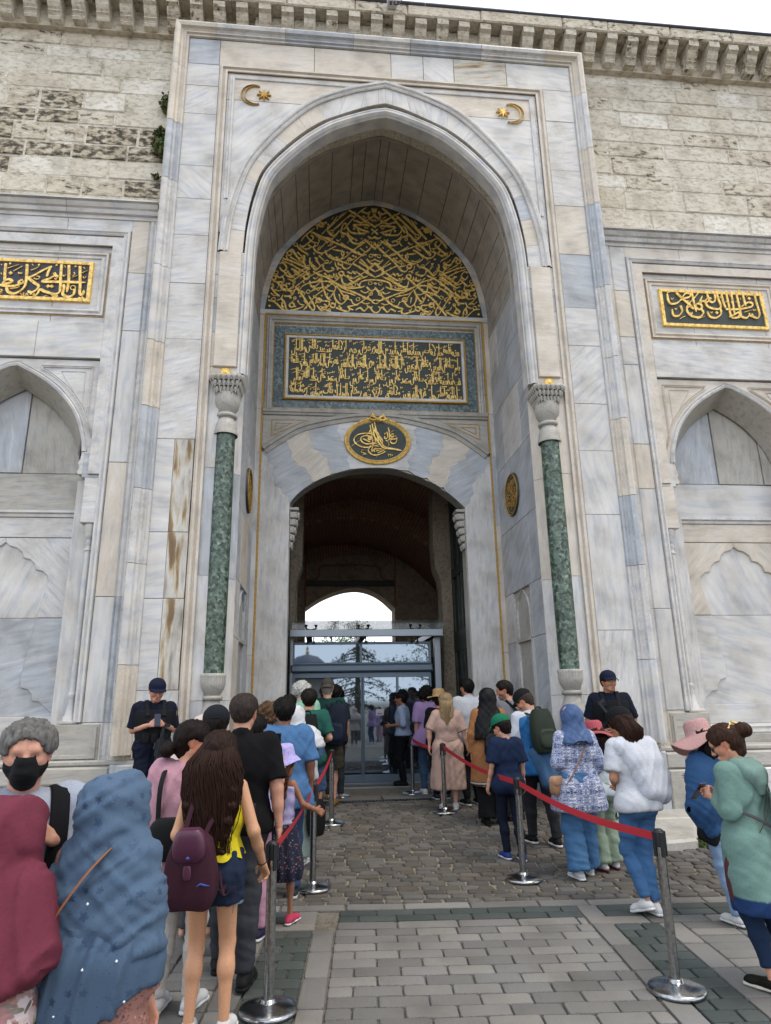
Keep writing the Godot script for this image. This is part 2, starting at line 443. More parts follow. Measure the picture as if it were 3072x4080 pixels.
func build_portal() -> void:
	# outer frame moulding round the top and both sides
	var prof := P([-0.01, 0.0, 0.0, 0.035, 0.03, 0.04, 0.045, 0.075, 0.09, 0.06, 0.12, 0.085, 0.14, 0.13, 0.2, 0.15, 0.235, 0.14, 0.245, 0.1, 0.245, -0.32])
	var cuts := [0.9, 2.1, 3.55, 4.7, 6.05, 7.2, 8.6, 10.35, 11.6, 12.9]
	for s: int in [-1, 1]:
		var ys := cuts.duplicate()
		ys.append(13.68)
		for j in ys.size() - 1:
			var a := Vector2(s * 3.7, ys[j] + (0.004 if j > 0 else 0.0))
			var b := Vector2(s * 3.7, ys[j + 1] - 0.004)
			var last: bool = j == ys.size() - 2
			var path := PackedVector2Array([a, b] if s < 0 else [b, a])
			if last: path = PackedVector2Array([a, Vector2(-3.7, 13.68), Vector2(-3.2, 13.68)] if s < 0 else [Vector2(3.2, 13.68), Vector2(3.7, 13.68), a])
			moulding("frame_moulding", path, prof, 0.0, [M.marble_warm, M.marble_pale, M.marble, M.marble_grey][(j + (1 if s > 0 else 0)) % 4] if not last else M.marble_warm)
	var xs := [-3.2, -1.9, -0.6, 0.5, 1.9, 3.2]
	for k in xs.size() - 1:
		moulding("frame_moulding", v2([xs[k] + 0.004, 13.68, xs[k + 1] - 0.004, 13.68]), prof, 0.0, M.marble_grey if k % 2 else M.marble)
	# flat field between the frame and the inner moulding
	for s: int in [-1, 1]:
		var ys: Array = [0.85, 1.75, 3.05, 4.05, 5.55, 7.3, 8.35, 9.3, 10.05, 10.75, 11.9, 12.55, 13.06] if s < 0 else [0.85, 2.55, 4.4, 5.5, 6.35, 7.45, 8.2, 9.3, 10.35, 11.15, 12.3, 13.06]
		for j in ys.size() - 1:
			var ma: Material = any_marble()
			if s < 0 and ys[j] < 4.1 and ys[j] > 1.0:
				slab(rect(-3.69, ys[j] + 0.004, -3.42, ys[j + 1] - 0.004), -0.05, 0.001, M.marble_pale)
				slab(rect(-3.415, ys[j] + 0.004, -3.12, ys[j + 1] - 0.004), -0.05, 0.004, M.marble_rust, "marble_slab", PI / 2)
			else:
				slab(rect(minf(s * 3.69, s * 3.11), ys[j] + 0.003, maxf(s * 3.69, s * 3.11), ys[j + 1] - 0.003), -0.05, rng.randf_range(-0.002, 0.003), ma, "marble_slab", 99.0 if ys[j] > 4.4 else PI / 2 + rng.randf_range(-0.25, 0.25))
	var tx := [-3.69, -3.12, -1.35, 0.12, 0.75, 1.35, 2.4, 3.69]
	for k in tx.size() - 1:
		slab(rect(tx[k] + 0.004, 13.065, tx[k + 1] - 0.004, 13.66), -0.05, rng.randf_range(-0.002, 0.003), [M.marble_grey, M.marble_warm, M.marble_warm, M.marble_pale, M.marble, M.marble_rust, M.marble_pale][k])
	# inner moulding: up beside the columns, round the spandrels
	var rp := P([-0.15, 0.0, -0.145, 0.02, -0.11, 0.025, -0.1, 0.0, -0.075, -0.004, -0.055, 0.035, -0.03, 0.035, -0.012, 0.012, 0.0, 0.012, 0.005, -0.03])
	moulding("inner_moulding", v2([-3.1, 0.95, -3.1, 13.06, 3.1, 13.06, 3.1, 0.95]), rp, 0.0, M.marble_warm)
	moulding("inner_moulding", v2([-2.9, 10.1, -2.9, 12.86, 2.9, 12.86, 2.9, 10.1]), P([-0.09, -0.02, -0.08, 0.0, -0.05, 0.006, -0.04, -0.012, 0.0, -0.008]), 0.0, M.marble)
	# spandrel panels
	for s: int in [-1, 1]:
		var upper := v2([0.32, 12.93, 2.95, 12.93, 2.95, 12.3, 1.42, 12.3])
		var lower := PackedVector2Array([Vector2(2.95, 12.292), Vector2(1.43, 12.292)])
		for q in c_arch:
			if q.y < 12.25 and q.y > 9.4: lower.append(q + Vector2(0.02, 0.02))
		var tail := lower.slice(2)
		tail.reverse()
		lower = PackedVector2Array([Vector2(2.95, 9.4), Vector2(2.95, 12.292), Vector2(1.43, 12.292)])
		lower.append_array(tail)
		var ring := PackedVector2Array([Vector2(0.0, 12.9)])
		for sh in [upper, lower]:
			var q := PackedVector2Array()
			for t in sh: q.append(Vector2(t.x * s, t.y))
			slab(q, -0.06, -0.022, M.marble_warm if sh == upper else M.marble_pale)
		crescent(s)
	# arch: voussoirs between the lip and the outer moulding
	var n := c_lip.size()
	for s: int in [-1, 1]:
		var step := 3
		for i in range(0, n - 1, step):
			var e := mini(i + step, n - 1)
			var q := PackedVector2Array()
			for k in range(i, e + 1): q.append(Vector2(c_lip[k].x * s, c_lip[k].y))
			for k in range(e, i - 1, -1): q.append(Vector2(c_arch[k].x * s, c_arch[k].y))
			var mid := (c_arch[i] - c_lip[i]).angle()
			slab(q, -0.05, rng.randf_range(0.0, 0.004), any_marble(), "voussoir", -(mid if s > 0 else PI - mid) + rng.randf_range(-0.15, 0.15), 0.005)
	var ap := P([-0.075, -0.02, -0.07, 0.03, -0.045, 0.045, -0.02, 0.02, 0.0, 0.02, 0.02, 0.05, 0.055, 0.055, 0.075, 0.025, 0.1, 0.02, 0.105, -0.04])
	moulding("arch_moulding", mirrored(c_arch), ap, 0.0, M.marble)
	var lp := P([-0.06, -0.3, -0.06, -0.05, -0.045, -0.03, -0.03, -0.05, -0.015, -0.015, 0.02, 0.02, 0.05, 0.02, 0.06, -0.005, 0.085, 0.012, 0.105, 0.012, 0.11, -0.03])
	var lip := mirrored(c_open)
	lip.insert(0, Vector2(-2.41, 6.7))
	lip.append(Vector2(2.41, 6.7))
	moulding("arch_lip", lip, lp, 0.0, M.marble_pale)
	# blocks between the lip and the inner moulding, down to the capitals
	for s: int in [-1, 1]:
		var ys := [6.62, 6.82, 7.45, 8.1, 8.55, 9.0]
		for j in ys.size() - 1:
			slab(rect(minf(s * 2.45, s * 2.96), ys[j] + 0.003, maxf(s * 2.45, s * 2.96), ys[j + 1] - 0.003), -0.45, -0.004, M.marble_warm if j < 2 else any_marble())
		slab(rect(minf(s * 2.53, s * 2.9), 6.81, maxf(s * 2.53, s * 2.9), 8.98), -0.02, 0.045, M.marble_warm, "raised_panel", 0.05, 0.012)
		# gilded boss over each capital
		var b := MB.new()
		b.lathe([Vector2(0.085, 0.0), Vector2(0.085, 0.02), Vector2(0.065, 0.035), Vector2(0.05, 0.025), Vector2(0.03, 0.04), Vector2(0.0, 0.045)], Vector3(s * 2.7, 6.715, -0.005), 20, 0.12, 10, Basis(Vector3.RIGHT, PI / 2))
		put("gilded_boss", b, M.gold, gate)

func crescent(s: int) -> void:
	# crescent and eight-pointed star; the hollow side faces the middle
	var p := PackedVector2Array()
	for i in 25:
		var a := deg_to_rad(lerpf(62, 298, i / 24.0))
		p.append(Vector2(cos(a), sin(a)) * 0.235)
	for i in 25:
		var a := deg_to_rad(lerpf(285, 75, i / 24.0))
		p.append(Vector2(0.045, 0.0) + Vector2(cos(a), sin(a)) * 0.2)
	var q := PackedVector2Array()
	for t in p: q.append(Vector2(s * (2.46 - t.x), 12.42 + t.y))
	var mb := MB.new()
	mb.prism(q, -0.03, 0.018, 0.012)
	put("gilded_crescent", mb, M.gold_old if s < 0 else M.gold, gate)
	var st := PackedVector2Array()
	for i in 16:
		var a := TAU * i / 16.0
		var r := 0.135 if i % 2 == 0 else 0.055
		st.append(Vector2(s * 2.27 + cos(a) * r, 12.43 + sin(a) * r))
	var m2 := MB.new()
	m2.prism(st, -0.03, 0.02, 0.014)
	put("gilded_star", m2, M.gold_old if s < 0 else M.gold, gate)

func build_reveals() -> void:
	# side walls of the recess, slabs on x = +-2.44 from the front corner to the back wall
	for s: int in [-1, 1]:
		var ys := [0.0, 1.0, 2.55, 3.45, 4.65, 5.95, 7.2, 8.1, 9.02]
		for j in ys.size() - 1:
			var front: float = -0.42 if ys[j] < 6.5 else -0.03
			var zs: Array = [front, -1.35, ZB - 0.02] if j % 2 == 0 else [front, -0.9, -2.0, ZB - 0.02]
			if ys[j] >= 1.0 and ys[j] < 3.4: zs = [front, -1.05, -2.08, ZB - 0.02]
			for k in zs.size() - 1:
				var niche: bool = ys[j] >= 1.0 and ys[j] < 3.4 and k == 1
				var mb := MB.new()
				mb.uo = Vector2(rng.randf(), rng.randf())
				mb.us = Vector2(0.16, 1.1)
				mb.ua = 0.55 * s + rng.randf_range(-0.2, 0.2)
				# drawn in a frame where x runs along -z of the scene, then turned onto the side wall
				var poly := rect(-zs[k] + 0.003, ys[j] + 0.003, -zs[k + 1] - 0.003, ys[j + 1] - 0.003)
				if niche:
					var arch := [Vector2(0.16, 0.0), Vector2(0.17, 0.55), Vector2(0.27, 0.72), Vector2(0.515, 0.9), Vector2(0.76, 0.72), Vector2(0.86, 0.55), Vector2(0.87, 0.0)]
					poly = PackedVector2Array([Vector2(1.053, ys[j] + 0.003)])
					if j == 1: arch = [Vector2(0.16, 0.0), Vector2(0.16, 1.55), Vector2(0.87, 1.55), Vector2(0.87, 0.0)]
					for t in arch: poly.append(Vector2(1.05 + t.x, ys[j] + 0.003 + t.y))
					poly.append_array(PackedVector2Array([Vector2(2.077, ys[j] + 0.003), Vector2(2.077, ys[j + 1] - 0.003), Vector2(1.053, ys[j + 1] - 0.003)]))
					if j == 1: poly = rect(1.053, ys[j] + 0.003, 1.2, ys[j + 1] - 0.003)
				mb.prism(poly, -0.06, 0.0, 0.005, false)
				if niche and j == 1: mb.prism(rect(1.925, ys[j] + 0.003, 2.077, ys[j + 1] - 0.003), -0.06, 0.0, 0.005, false)
				mb.turn(Transform3D(Basis(Vector3(0, 0, -1), Vector3.UP, Vector3(-s, 0, 0)), Vector3(s * 2.44, 0, 0)))
				if s > 0: flip(mb)
				put("reveal_slab", mb, M.marble_grey if rng.randf() < 0.45 else any_marble(), gate)
		# the recess behind the little niche, with its shelf
		var nb := MB.new()
		nb.box(Vector3(minf(s * 2.475, s * 2.51), 1.0, -2.05), Vector3(maxf(s * 2.475, s * 2.51), 3.5, -1.1))
		put("niche_back", nb, M.marble_niche, gate)
		var sh := MB.new()
		sh.box(Vector3(minf(s * 2.42, s * 2.5), 2.52, -1.93), Vector3(maxf(s * 2.42, s * 2.5), 2.58, -1.2), 0.006)
		put("niche_shelf", sh, M.marble_niche, gate)
		# chamfered corner behind the column
		for yy in [[0.0, 1.6], [1.6, 3.4], [3.4, 5.1], [5.1, 6.61]]:
			var mb := MB.new()
			mb.uo = Vector2(rng.randf(), rng.randf())
			mb.us = Vector2(0.17, 1.1)
			mb.ua = PI / 2
			var a := Vector3(s * 2.97, yy[0] + 0.003, -0.03)
			var b := Vector3(s * 2.78, yy[0] + 0.003, -0.03)
			var c := Vector3(s * 2.44, yy[0] + 0.003, -0.42)
			var up := Vector3(0, yy[1] - yy[0] - 0.006, 0)
			for e in [[a, b], [b, c]]:
				if s > 0: mb.quad(e[1], e[0], e[0] + up, e[1] + up)
				else: mb.quad(e[0], e[1], e[1] + up, e[0] + up)
			put("corner_slab", mb, any_marble(), gate)
		# gilded disc of script on the side wall
		var md := thing("inscribed_medallion", "round gilded medallion of script on the right side wall of the recess" if s > 0 else "round gilded medallion of script seen edge-on on the left side wall of the recess", "medallion", Vector3(s * 2.44, 5.23, -1.63), -s * PI / 2)
		var d := MB.new()
		d.lathe([Vector2(0.41, 0.0), Vector2(0.41, 0.03), Vector2(0.395, 0.04), Vector2(0.375, 0.03), Vector2(0.365, 0.02), Vector2(0.0, 0.02)], Vector3.ZERO, 40, 0, 0, Basis(Vector3.RIGHT, PI / 2))
		put("disc", d, M.board_green, md)
		for r in [[0.385, 0.012, 0.04], [0.345, 0.008, 0.025]]:
			var ring := MB.new()
			var pts := []
			for i in 41: pts.append(Vector3(cos(TAU * i / 40) * r[0], sin(TAU * i / 40) * r[0], r[2]))
			ring.tube(pts, r[1], 5)
			put("gilded_ring", ring, M.gold_old, md)
		round_script(md)
	# vault over the recess, two rows of slabs
	var rows := [[-0.03, -0.85], [-0.87, ZB]]
	for r in rows.size():
		for s: int in [-1, 1]:
			var i := 0
			while i < c_vault.size() - 1:
				var e := mini(i + (3 if rng.randf() < 0.6 else 2), c_vault.size() - 1)
				var mb := MB.new()
				mb.us = Vector2(0.35, 0.6)
				mb.uo = Vector2(rng.randf(), rng.randf())
				var off := rng.randf_range(0.0, 0.006)
				for k in range(i, e):
					var a := Vector3(c_vault[k].x * s, c_vault[k].y, rows[r][0])
					var b := Vector3(c_vault[k + 1].x * s, c_vault[k + 1].y, rows[r][0])
					if k == i: a += (b - a).normalized() * 0.008
					if k == e - 1: b -= (b - a).normalized() * 0.008
					a.y += off; b.y += off
					var dz := Vector3(0, 0, rows[r][1] - rows[r][0])
					if s > 0: mb.quad(a, a + dz, b + dz, b)
					else: mb.quad(a + dz, a, b, b + dz)
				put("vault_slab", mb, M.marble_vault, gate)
				i = e
	# the groove and raised ring across the vault
	var back := MB.new()
	back.us = Vector2(0.4, 0.4)
	var big := mirrored(c_vault)
	for k in big.size() - 1:
		var o := Vector2(0, 0.02)
		back.quad(Vector3(big[k].x * 1.006, big[k].y + o.y, -0.02), Vector3(big[k + 1].x * 1.006, big[k + 1].y + o.y, -0.02), Vector3(big[k + 1].x * 1.006, big[k + 1].y + o.y, ZB), Vector3(big[k].x * 1.006, big[k].y + o.y, ZB))
	put("vault_bed", back, M.joint_grey, gate)
	var rib := MB.new()
	rib.us = Vector2(0.4, 0.4)
	var rr := []
	for q in big: rr.append([Vector3(q.x, q.y, -0.84), Vector3(q.x * 0.992, q.y - 0.025, -0.855), Vector3(q.x * 0.992, q.y - 0.025, -0.9), Vector3(q.x, q.y, -0.93)])
	rib.grid(rr, false, true)
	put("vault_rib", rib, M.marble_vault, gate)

func flip(mb: MB) -> void:
	for i in range(0, mb.ix.size(), 3):
		var t := mb.ix[i + 1]
		mb.ix[i + 1] = mb.ix[i + 2]
		mb.ix[i + 2] = t

func build_column(s: int) -> void:
	var col := Node3D.new()
	col.name = "corner_column" if s < 0 else "corner_column_001"
	gate.add_child(col)
	col.position = Vector3(s * 2.665, 0, -0.12)
	var sh := MB.new()
	sh.us = Vector2(0.5, 0.5)
	sh.uo = Vector2(rng.randf(), rng.randf())
	var prof := []
	for i in 13: prof.append(Vector2(0.153 + 0.006 * sin(PI * i / 12.0), 1.97 + (5.68 - 1.97) * i / 12.0))
	sh.lathe(prof, Vector3.ZERO, 28)
	put("shaft", sh, M.breccia, col)
	# base: a bowl, a ring and a bulb, all fluted
	var b := MB.new()
	b.us = Vector2(0.6, 0.6)
	b.lathe(P([0.1, 1.665, 0.12, 1.69, 0.165, 1.76, 0.183, 1.84, 0.18, 1.92, 0.188, 1.93, 0.188, 1.965, 0.17, 1.975, 0.0, 1.972]), Vector3.ZERO, 72, 0.07, 24)
	b.lathe(P([0.1, 1.6, 0.14, 1.605, 0.152, 1.635, 0.14, 1.665, 0.1, 1.67]), Vector3.ZERO, 72, 0.03, 36)
	b.lathe(P([0.14, 0.92, 0.175, 1.0, 0.205, 1.15, 0.2, 1.3, 0.17, 1.42, 0.13, 1.53, 0.108, 1.6]), Vector3.ZERO, 72, 0.06, 24)
	b.lathe(P([0.24, 0.55, 0.24, 0.8, 0.19, 0.84, 0.15, 0.92]), Vector3.ZERO, 32, 0.05, 16)
	b.lathe(P([0.3, -0.05, 0.3, 0.5, 0.25, 0.55]), Vector3.ZERO, 24)
	put("base", b, M.marble_niche, col)
	var c := MB.new()
	c.us = Vector2(0.6, 0.6)
	c.lathe(P([0.19, 5.66, 0.19, 5.7, 0.175, 5.74, 0.17, 5.82, 0.145, 5.9, 0.12, 5.95]), Vector3.ZERO, 72, 0.07, 28)
	c.lathe(P([0.12, 5.95, 0.16, 5.96, 0.168, 5.99, 0.16, 6.02, 0.115, 6.03]), Vector3.ZERO, 72, 0.03, 36)
	c.lathe(P([0.115, 6.03, 0.14, 6.07, 0.185, 6.14, 0.205, 6.24, 0.19, 6.33, 0.195, 6.36]), Vector3.ZERO, 96, 0.07, 28)
	# stalactite tiers
	for t in 3:
		var y0 := 6.35 + t * 0.09
		var hw := 0.175 + t * 0.035
		for k in 4:
			for q in 6:
				var u := lerpf(-hw, hw, (q + 0.5) / 6.0)
				var p := Vector3(u, y0, hw).rotated(Vector3.UP, PI / 2 * k)
				c.lathe([Vector2(0.004, -0.02), Vector2(hw / 7.5, 0.035), Vector2(hw / 6.2, 0.07), Vector2(hw / 6.2, 0.09), Vector2(0.0, 0.09)], p, 6)
		c.box(Vector3(-hw, y0 + 0.02, -hw), Vector3(hw, y0 + 0.09, hw))
	put("capital", c, M.marble_niche, col)

func gold_line(path: Array, z: float, w := 0.014, called := "gilded_line", closed := false, ma: Material = null) -> void:
	moulding(called, v2(path), P([-w, -0.004, -w * 0.6, 0.008, w * 0.6, 0.008, w, -0.004]), z, ma if ma else M.gold_old, closed)

func build_back_wall() -> void:
	var z := ZB
	# bed behind everything, open at the door
	var bed := MB.new()
	var bp := PackedVector2Array([Vector2(-2.5, -0.3), Vector2(-1.74, -0.3), Vector2(-1.74, 5.3)])
	for t in door_arch(): bp.append(t)
	bp.append_array(v2([1.74, 5.3, 1.74, -0.3, 2.5, -0.3, 2.5, 9.2, 2.42, 10.4, 2.0, 11.35, 1.0, 12.25, 0.0, 12.6, -1.0, 12.25, -2.0, 11.35, -2.42, 10.4, -2.5, 9.2]))
	bed.prism(bp, -3.0, z - 0.05, 0.0)
	put("wall_bed", bed, M.mortar, gate)
	# border of the tympanum
	var n := c_tym.size()
	for s: int in [-1, 1]:
		for i in range(0, n - 1, 4):
			var e := mini(i + 4, n - 1)
			var q := PackedVector2Array()
			for k in range(i, e + 1): q.append(Vector2(c_tym[k].x * s, c_tym[k].y))
			for k in range(e, i - 1, -1): q.append(Vector2((c_tym[k].x * 1.045 + 0.02) * s, c_tym[k].y + 0.13 if k > 4 else c_tym[k].y))
			slab(q, z - 0.06, z, [M.marble_pale, M.marble_grey, M.marble_warm][(i / 4 + 1) % 3], "border_stone")
	var ty := build_tympanum()
	# plain band and the panel below
	for x in [[-2.45, -0.75], [-0.745, 0.7], [0.705, 2.45]]: slab(rect(x[0], 9.46, x[1], 9.575), z - 0.05, z + 0.01, M.marble_pale, "band_stone", 0.0)
	for s: int in [-1, 1]:
		var ys := [0.0, 2.4, 4.9, 6.35, 7.3, 9.455]
		for j in 5: slab(rect(minf(s * 2.45, s * 2.345), ys[j], maxf(s * 2.45, s * 2.345), ys[j + 1] - 0.004), z - 0.05, z, any_marble(), "marble_slab", PI / 2)
	gold_line([-2.33, 1.0, -2.33, 9.475, 2.33, 9.475, 2.33, 1.0], z + 0.005, 0.02)
	moulding("panel_moulding", v2([-2.31, 7.3, -2.31, 9.45, 2.31, 9.45, 2.31, 7.3]), P([-0.165, -0.03, -0.16, 0.0, -0.12, 0.01, -0.11, 0.035, -0.07, 0.045, -0.05, 0.02, -0.03, 0.035, 0.0, 0.01]), z - 0.01, M.marble_niche)
	gold_line([-2.14, 7.33, -2.14, 9.27, 2.14, 9.27, 2.14, 7.33], z - 0.018, 0.008, "gilded_line", true)
	# green stone surround
	for p in [rect(-2.13, 7.34, -1.5, 7.5), rect(-1.495, 7.34, -0.6, 7.5), rect(-0.595, 7.34, 0.3, 7.5), rect(0.305, 7.34, 1.3, 7.5), rect(1.305, 7.34, 2.13, 7.5), rect(-2.13, 7.505, -1.93, 8.75), rect(-2.13, 8.755, -1.93, 9.22), rect(1.94, 7.505, 2.13, 8.45), rect(1.94, 8.455, 2.13, 9.22), rect(-1.925, 9.04, -0.95, 9.22), rect(-0.945, 9.04, 0.1, 9.22), rect(0.105, 9.04, 0.95, 9.22), rect(0.955, 9.04, 1.935, 9.22)]:
		slab(p, z - 0.08, z - 0.03, M.porphyry, "green_stone", 99.0, 0.003, Vector2(0.8, 0.8))
	build_text_panel()
	# string course and the low arch over the door
	moulding("string_course", v2([-2.31, 7.27, 2.31, 7.27]), P([-0.11, -0.03, -0.1, 0.02, -0.06, 0.03, -0.05, 0.055, 0.0, 0.065, 0.03, 0.04, 0.05, 0.0]), z, M.marble_niche)
	var am := spline(v2([-2.26, 6.4, -1.85, 6.7, -1.45, 6.92, -0.62, 7.12, 0.0, 7.17, 0.62, 7.12, 1.45, 6.9, 1.85, 6.68, 2.26, 6.37]), 5)
	moulding("door_arch_moulding", am, P([-0.09, -0.02, -0.085, 0.025, -0.05, 0.035, -0.035, 0.005, 0.0, 0.012, 0.01, 0.045, 0.06, 0.055, 0.09, 0.02, 0.095, -0.03]), z, M.marble_niche)
	for s: int in [-1, 1]:
		var tri := PackedVector2Array([Vector2(s * 2.31, 6.43), Vector2(s * 2.31, 7.16)])
		for t in [[0.3, 7.16], [0.62, 7.13], [1.45, 6.93], [1.85, 6.72]]: tri.append(Vector2(s * t[0], t[1]))
		slab(tri, z - 0.06, z - 0.012, M.marble_niche, "spandrel_slab")
		gold_line([s * 2.13, 6.72, s * 2.13, 7.06, s * 1.42, 7.07], z - 0.01, 0.01, "gilded_line", true)
		gold_line([s * 2.05, 6.84, s * 2.05, 6.99, s * 1.74, 6.99], z - 0.01, 0.008, "gilded_line", true)
	# joggled voussoirs round the door arch
	var cuts := [[-2.31, 6.36, -1.74, 5.28], [-1.9, 6.63, -1.3, 5.74], [-1.42, 6.86, -0.92, 5.92], [-0.82, 7.06, -0.55, 6.03], [0.84, 7.06, 0.62, 6.02], [1.42, 6.87, 1.0, 5.87], [1.93, 6.6, 1.32, 5.68], [2.31, 6.34, 1.74, 5.25]]
	var mats := [M.marble_grey, M.marble_warm, M.marble_grey, M.marble_pale, M.marble_grey, M.marble_warm, M.marble_grey]
	for k in 7:
		var q := PackedVector2Array()
		var a := joggle(cuts[k], k)
		var b := joggle(cuts[k + 1], k + 1)
		q.append_array(a)
		for t in door_arch():
			if t.x > a[a.size() - 1].x + 0.03 and t.x < b[b.size() - 1].x - 0.03: q.append(t)
		b.reverse()
		q.append_array(b)
		for i in range(am.size() - 1, -1, -1):
			if am[i].x > a[0].x + 0.03 and am[i].x < b[b.size() - 1].x - 0.03: q.append(am[i] - Vector2(0, 0.02))
		slab(q, z - 0.06, z + rng.randf_range(-0.002, 0.003), mats[k], "door_voussoir", rng.randf_range(-0.9, 0.9), 0.003)
	# tall stones of the door jambs
	for s: int in [-1, 1]:
		var q := PackedVector2Array([Vector2(s * 2.34, 0.0), Vector2(s * 2.34, 6.33)])
		var jg := joggle(cuts[0] if s < 0 else cuts[7], 0 if s < 0 else 7)
		for t in jg: q.append(t)
		q.append(Vector2(s * 1.73, 0.0))
		slab(q, z - 0.06, z - 0.001, M.marble, "jamb_stone", PI / 2 + 0.03)
		# soffit of the jamb
		var mb := MB.new()
		mb.us = Vector2(0.4, 0.8); mb.ua = PI / 2
		mb.box(Vector3(minf(s * 1.725, s * 1.78), 0, -3.0), Vector3(maxf(s * 1.725, s * 1.78), 5.3, z - 0.062))
		put("jamb_side", mb, M.marble_niche, gate)
		# carved bracket under the arch
		var br := MB.new()
		for t in 5:
			var y0 := 4.42 + t * 0.15
			br.box(Vector3(minf(s * 1.74, s * (1.735 - 0.03 * (t + 1))), y0, -2.97), Vector3(maxf(s * 1.74, s * (1.735 - 0.03 * (t + 1))), y0 + 0.13, -2.66), 0.02)
			for e in 3: br.lathe([Vector2(0.01, -0.06), Vector2(0.035, 0.0), Vector2(0.03, 0.05), Vector2(0.0, 0.06)], Vector3(s * (1.72 - 0.03 * (t + 1)), y0 + 0.06, -2.7 - e * 0.1), 8)
		br.box(Vector3(minf(s * 1.74, s * 1.56), 5.17, -2.98), Vector3(maxf(s * 1.74, s * 1.56), 5.23, -2.64), 0.01)
		put("carved_bracket", br, M.marble_niche, gate)
	var so := MB.new()
	so.us = Vector2(0.5, 0.5)
	var rows := []
	for t in door_arch_full(): rows.append([Vector3(t.x, t.y, -2.68), Vector3(t.x, t.y, -3.0)])
	so.grid(rows, false, true)
	put("arch_soffit", so, M.marble_grey, gate)
	build_oval()

func door_arch_full() -> PackedVector2Array:
	return spline(v2([-1.74, 5.3, -1.53, 5.55, -1.11, 5.83, -0.55, 6.02, 0.0, 6.07, 0.45, 6.03, 1.05, 5.8, 1.45, 5.53, 1.74, 5.26]), 4)

func door_arch() -> PackedVector2Array:
	return door_arch_full()

func joggle(c: Array, k: int) -> PackedVector2Array:
	# a joint with rounded teeth from the top (x, y) to the bottom
	var r := PackedVector2Array()
	var a := Vector2(c[0], c[1])
	var b := Vector2(c[2], c[3])
	var d := (b - a).normalized()
	var s := Vector2(-d.y, d.x)
	var n := 20
	for i in n + 1:
		var t := i / float(n)
		var w := 0.0 if i == 0 or i == n else (absf(fmod(t * 5.0, 1.0) - 0.5) * -2.0 + 0.5) * 0.05 + sin(t * TAU * 1.3 + k) * 0.075 * sin(PI * t)
		r.append(a.lerp(b, t) + s * w)
	return r
# ------------------------------------------------------------------ flanking panels, old walls, cornice
func fput(called: String, mb: MB, ma: Material, s: int, parent: Node3D = null) -> MeshInstance3D:
	if s < 0: mb.mirror_x()
	return put(called, mb, ma, parent if parent else gate)

func fslab(poly: PackedVector2Array, z0: float, z1: float, ma: Material, s: int, called := "marble_slab", ang := 99.0, ch := 0.006) -> void:
	var mb := MB.new()
	mb.uo = Vector2(rng.randf(), rng.randf())
	mb.us = Vector2(0.17, 1.15) * rng.randf_range(0.8, 1.25)
	mb.ua = ang if ang < 50 else rng.randf_range(-0.25, 0.25)
	mb.prism(poly, z0, z1, ch, false)
	fput(called, mb, ma, s)

func fmould(called: String, path: Array, prof: Array, z: float, ma: Material, s: int, closed := false) -> void:
	var mb := MB.new()
	mb.uo = Vector2(rng.randf(), rng.randf())
	mb.us = Vector2(0.5, 0.5)
	mb.ua = PI / 2
	mb.sweep(v2(path), prof, z, closed)
	fput(called, mb, ma, s)

const FC := 6.03   # middle of a flanking panel

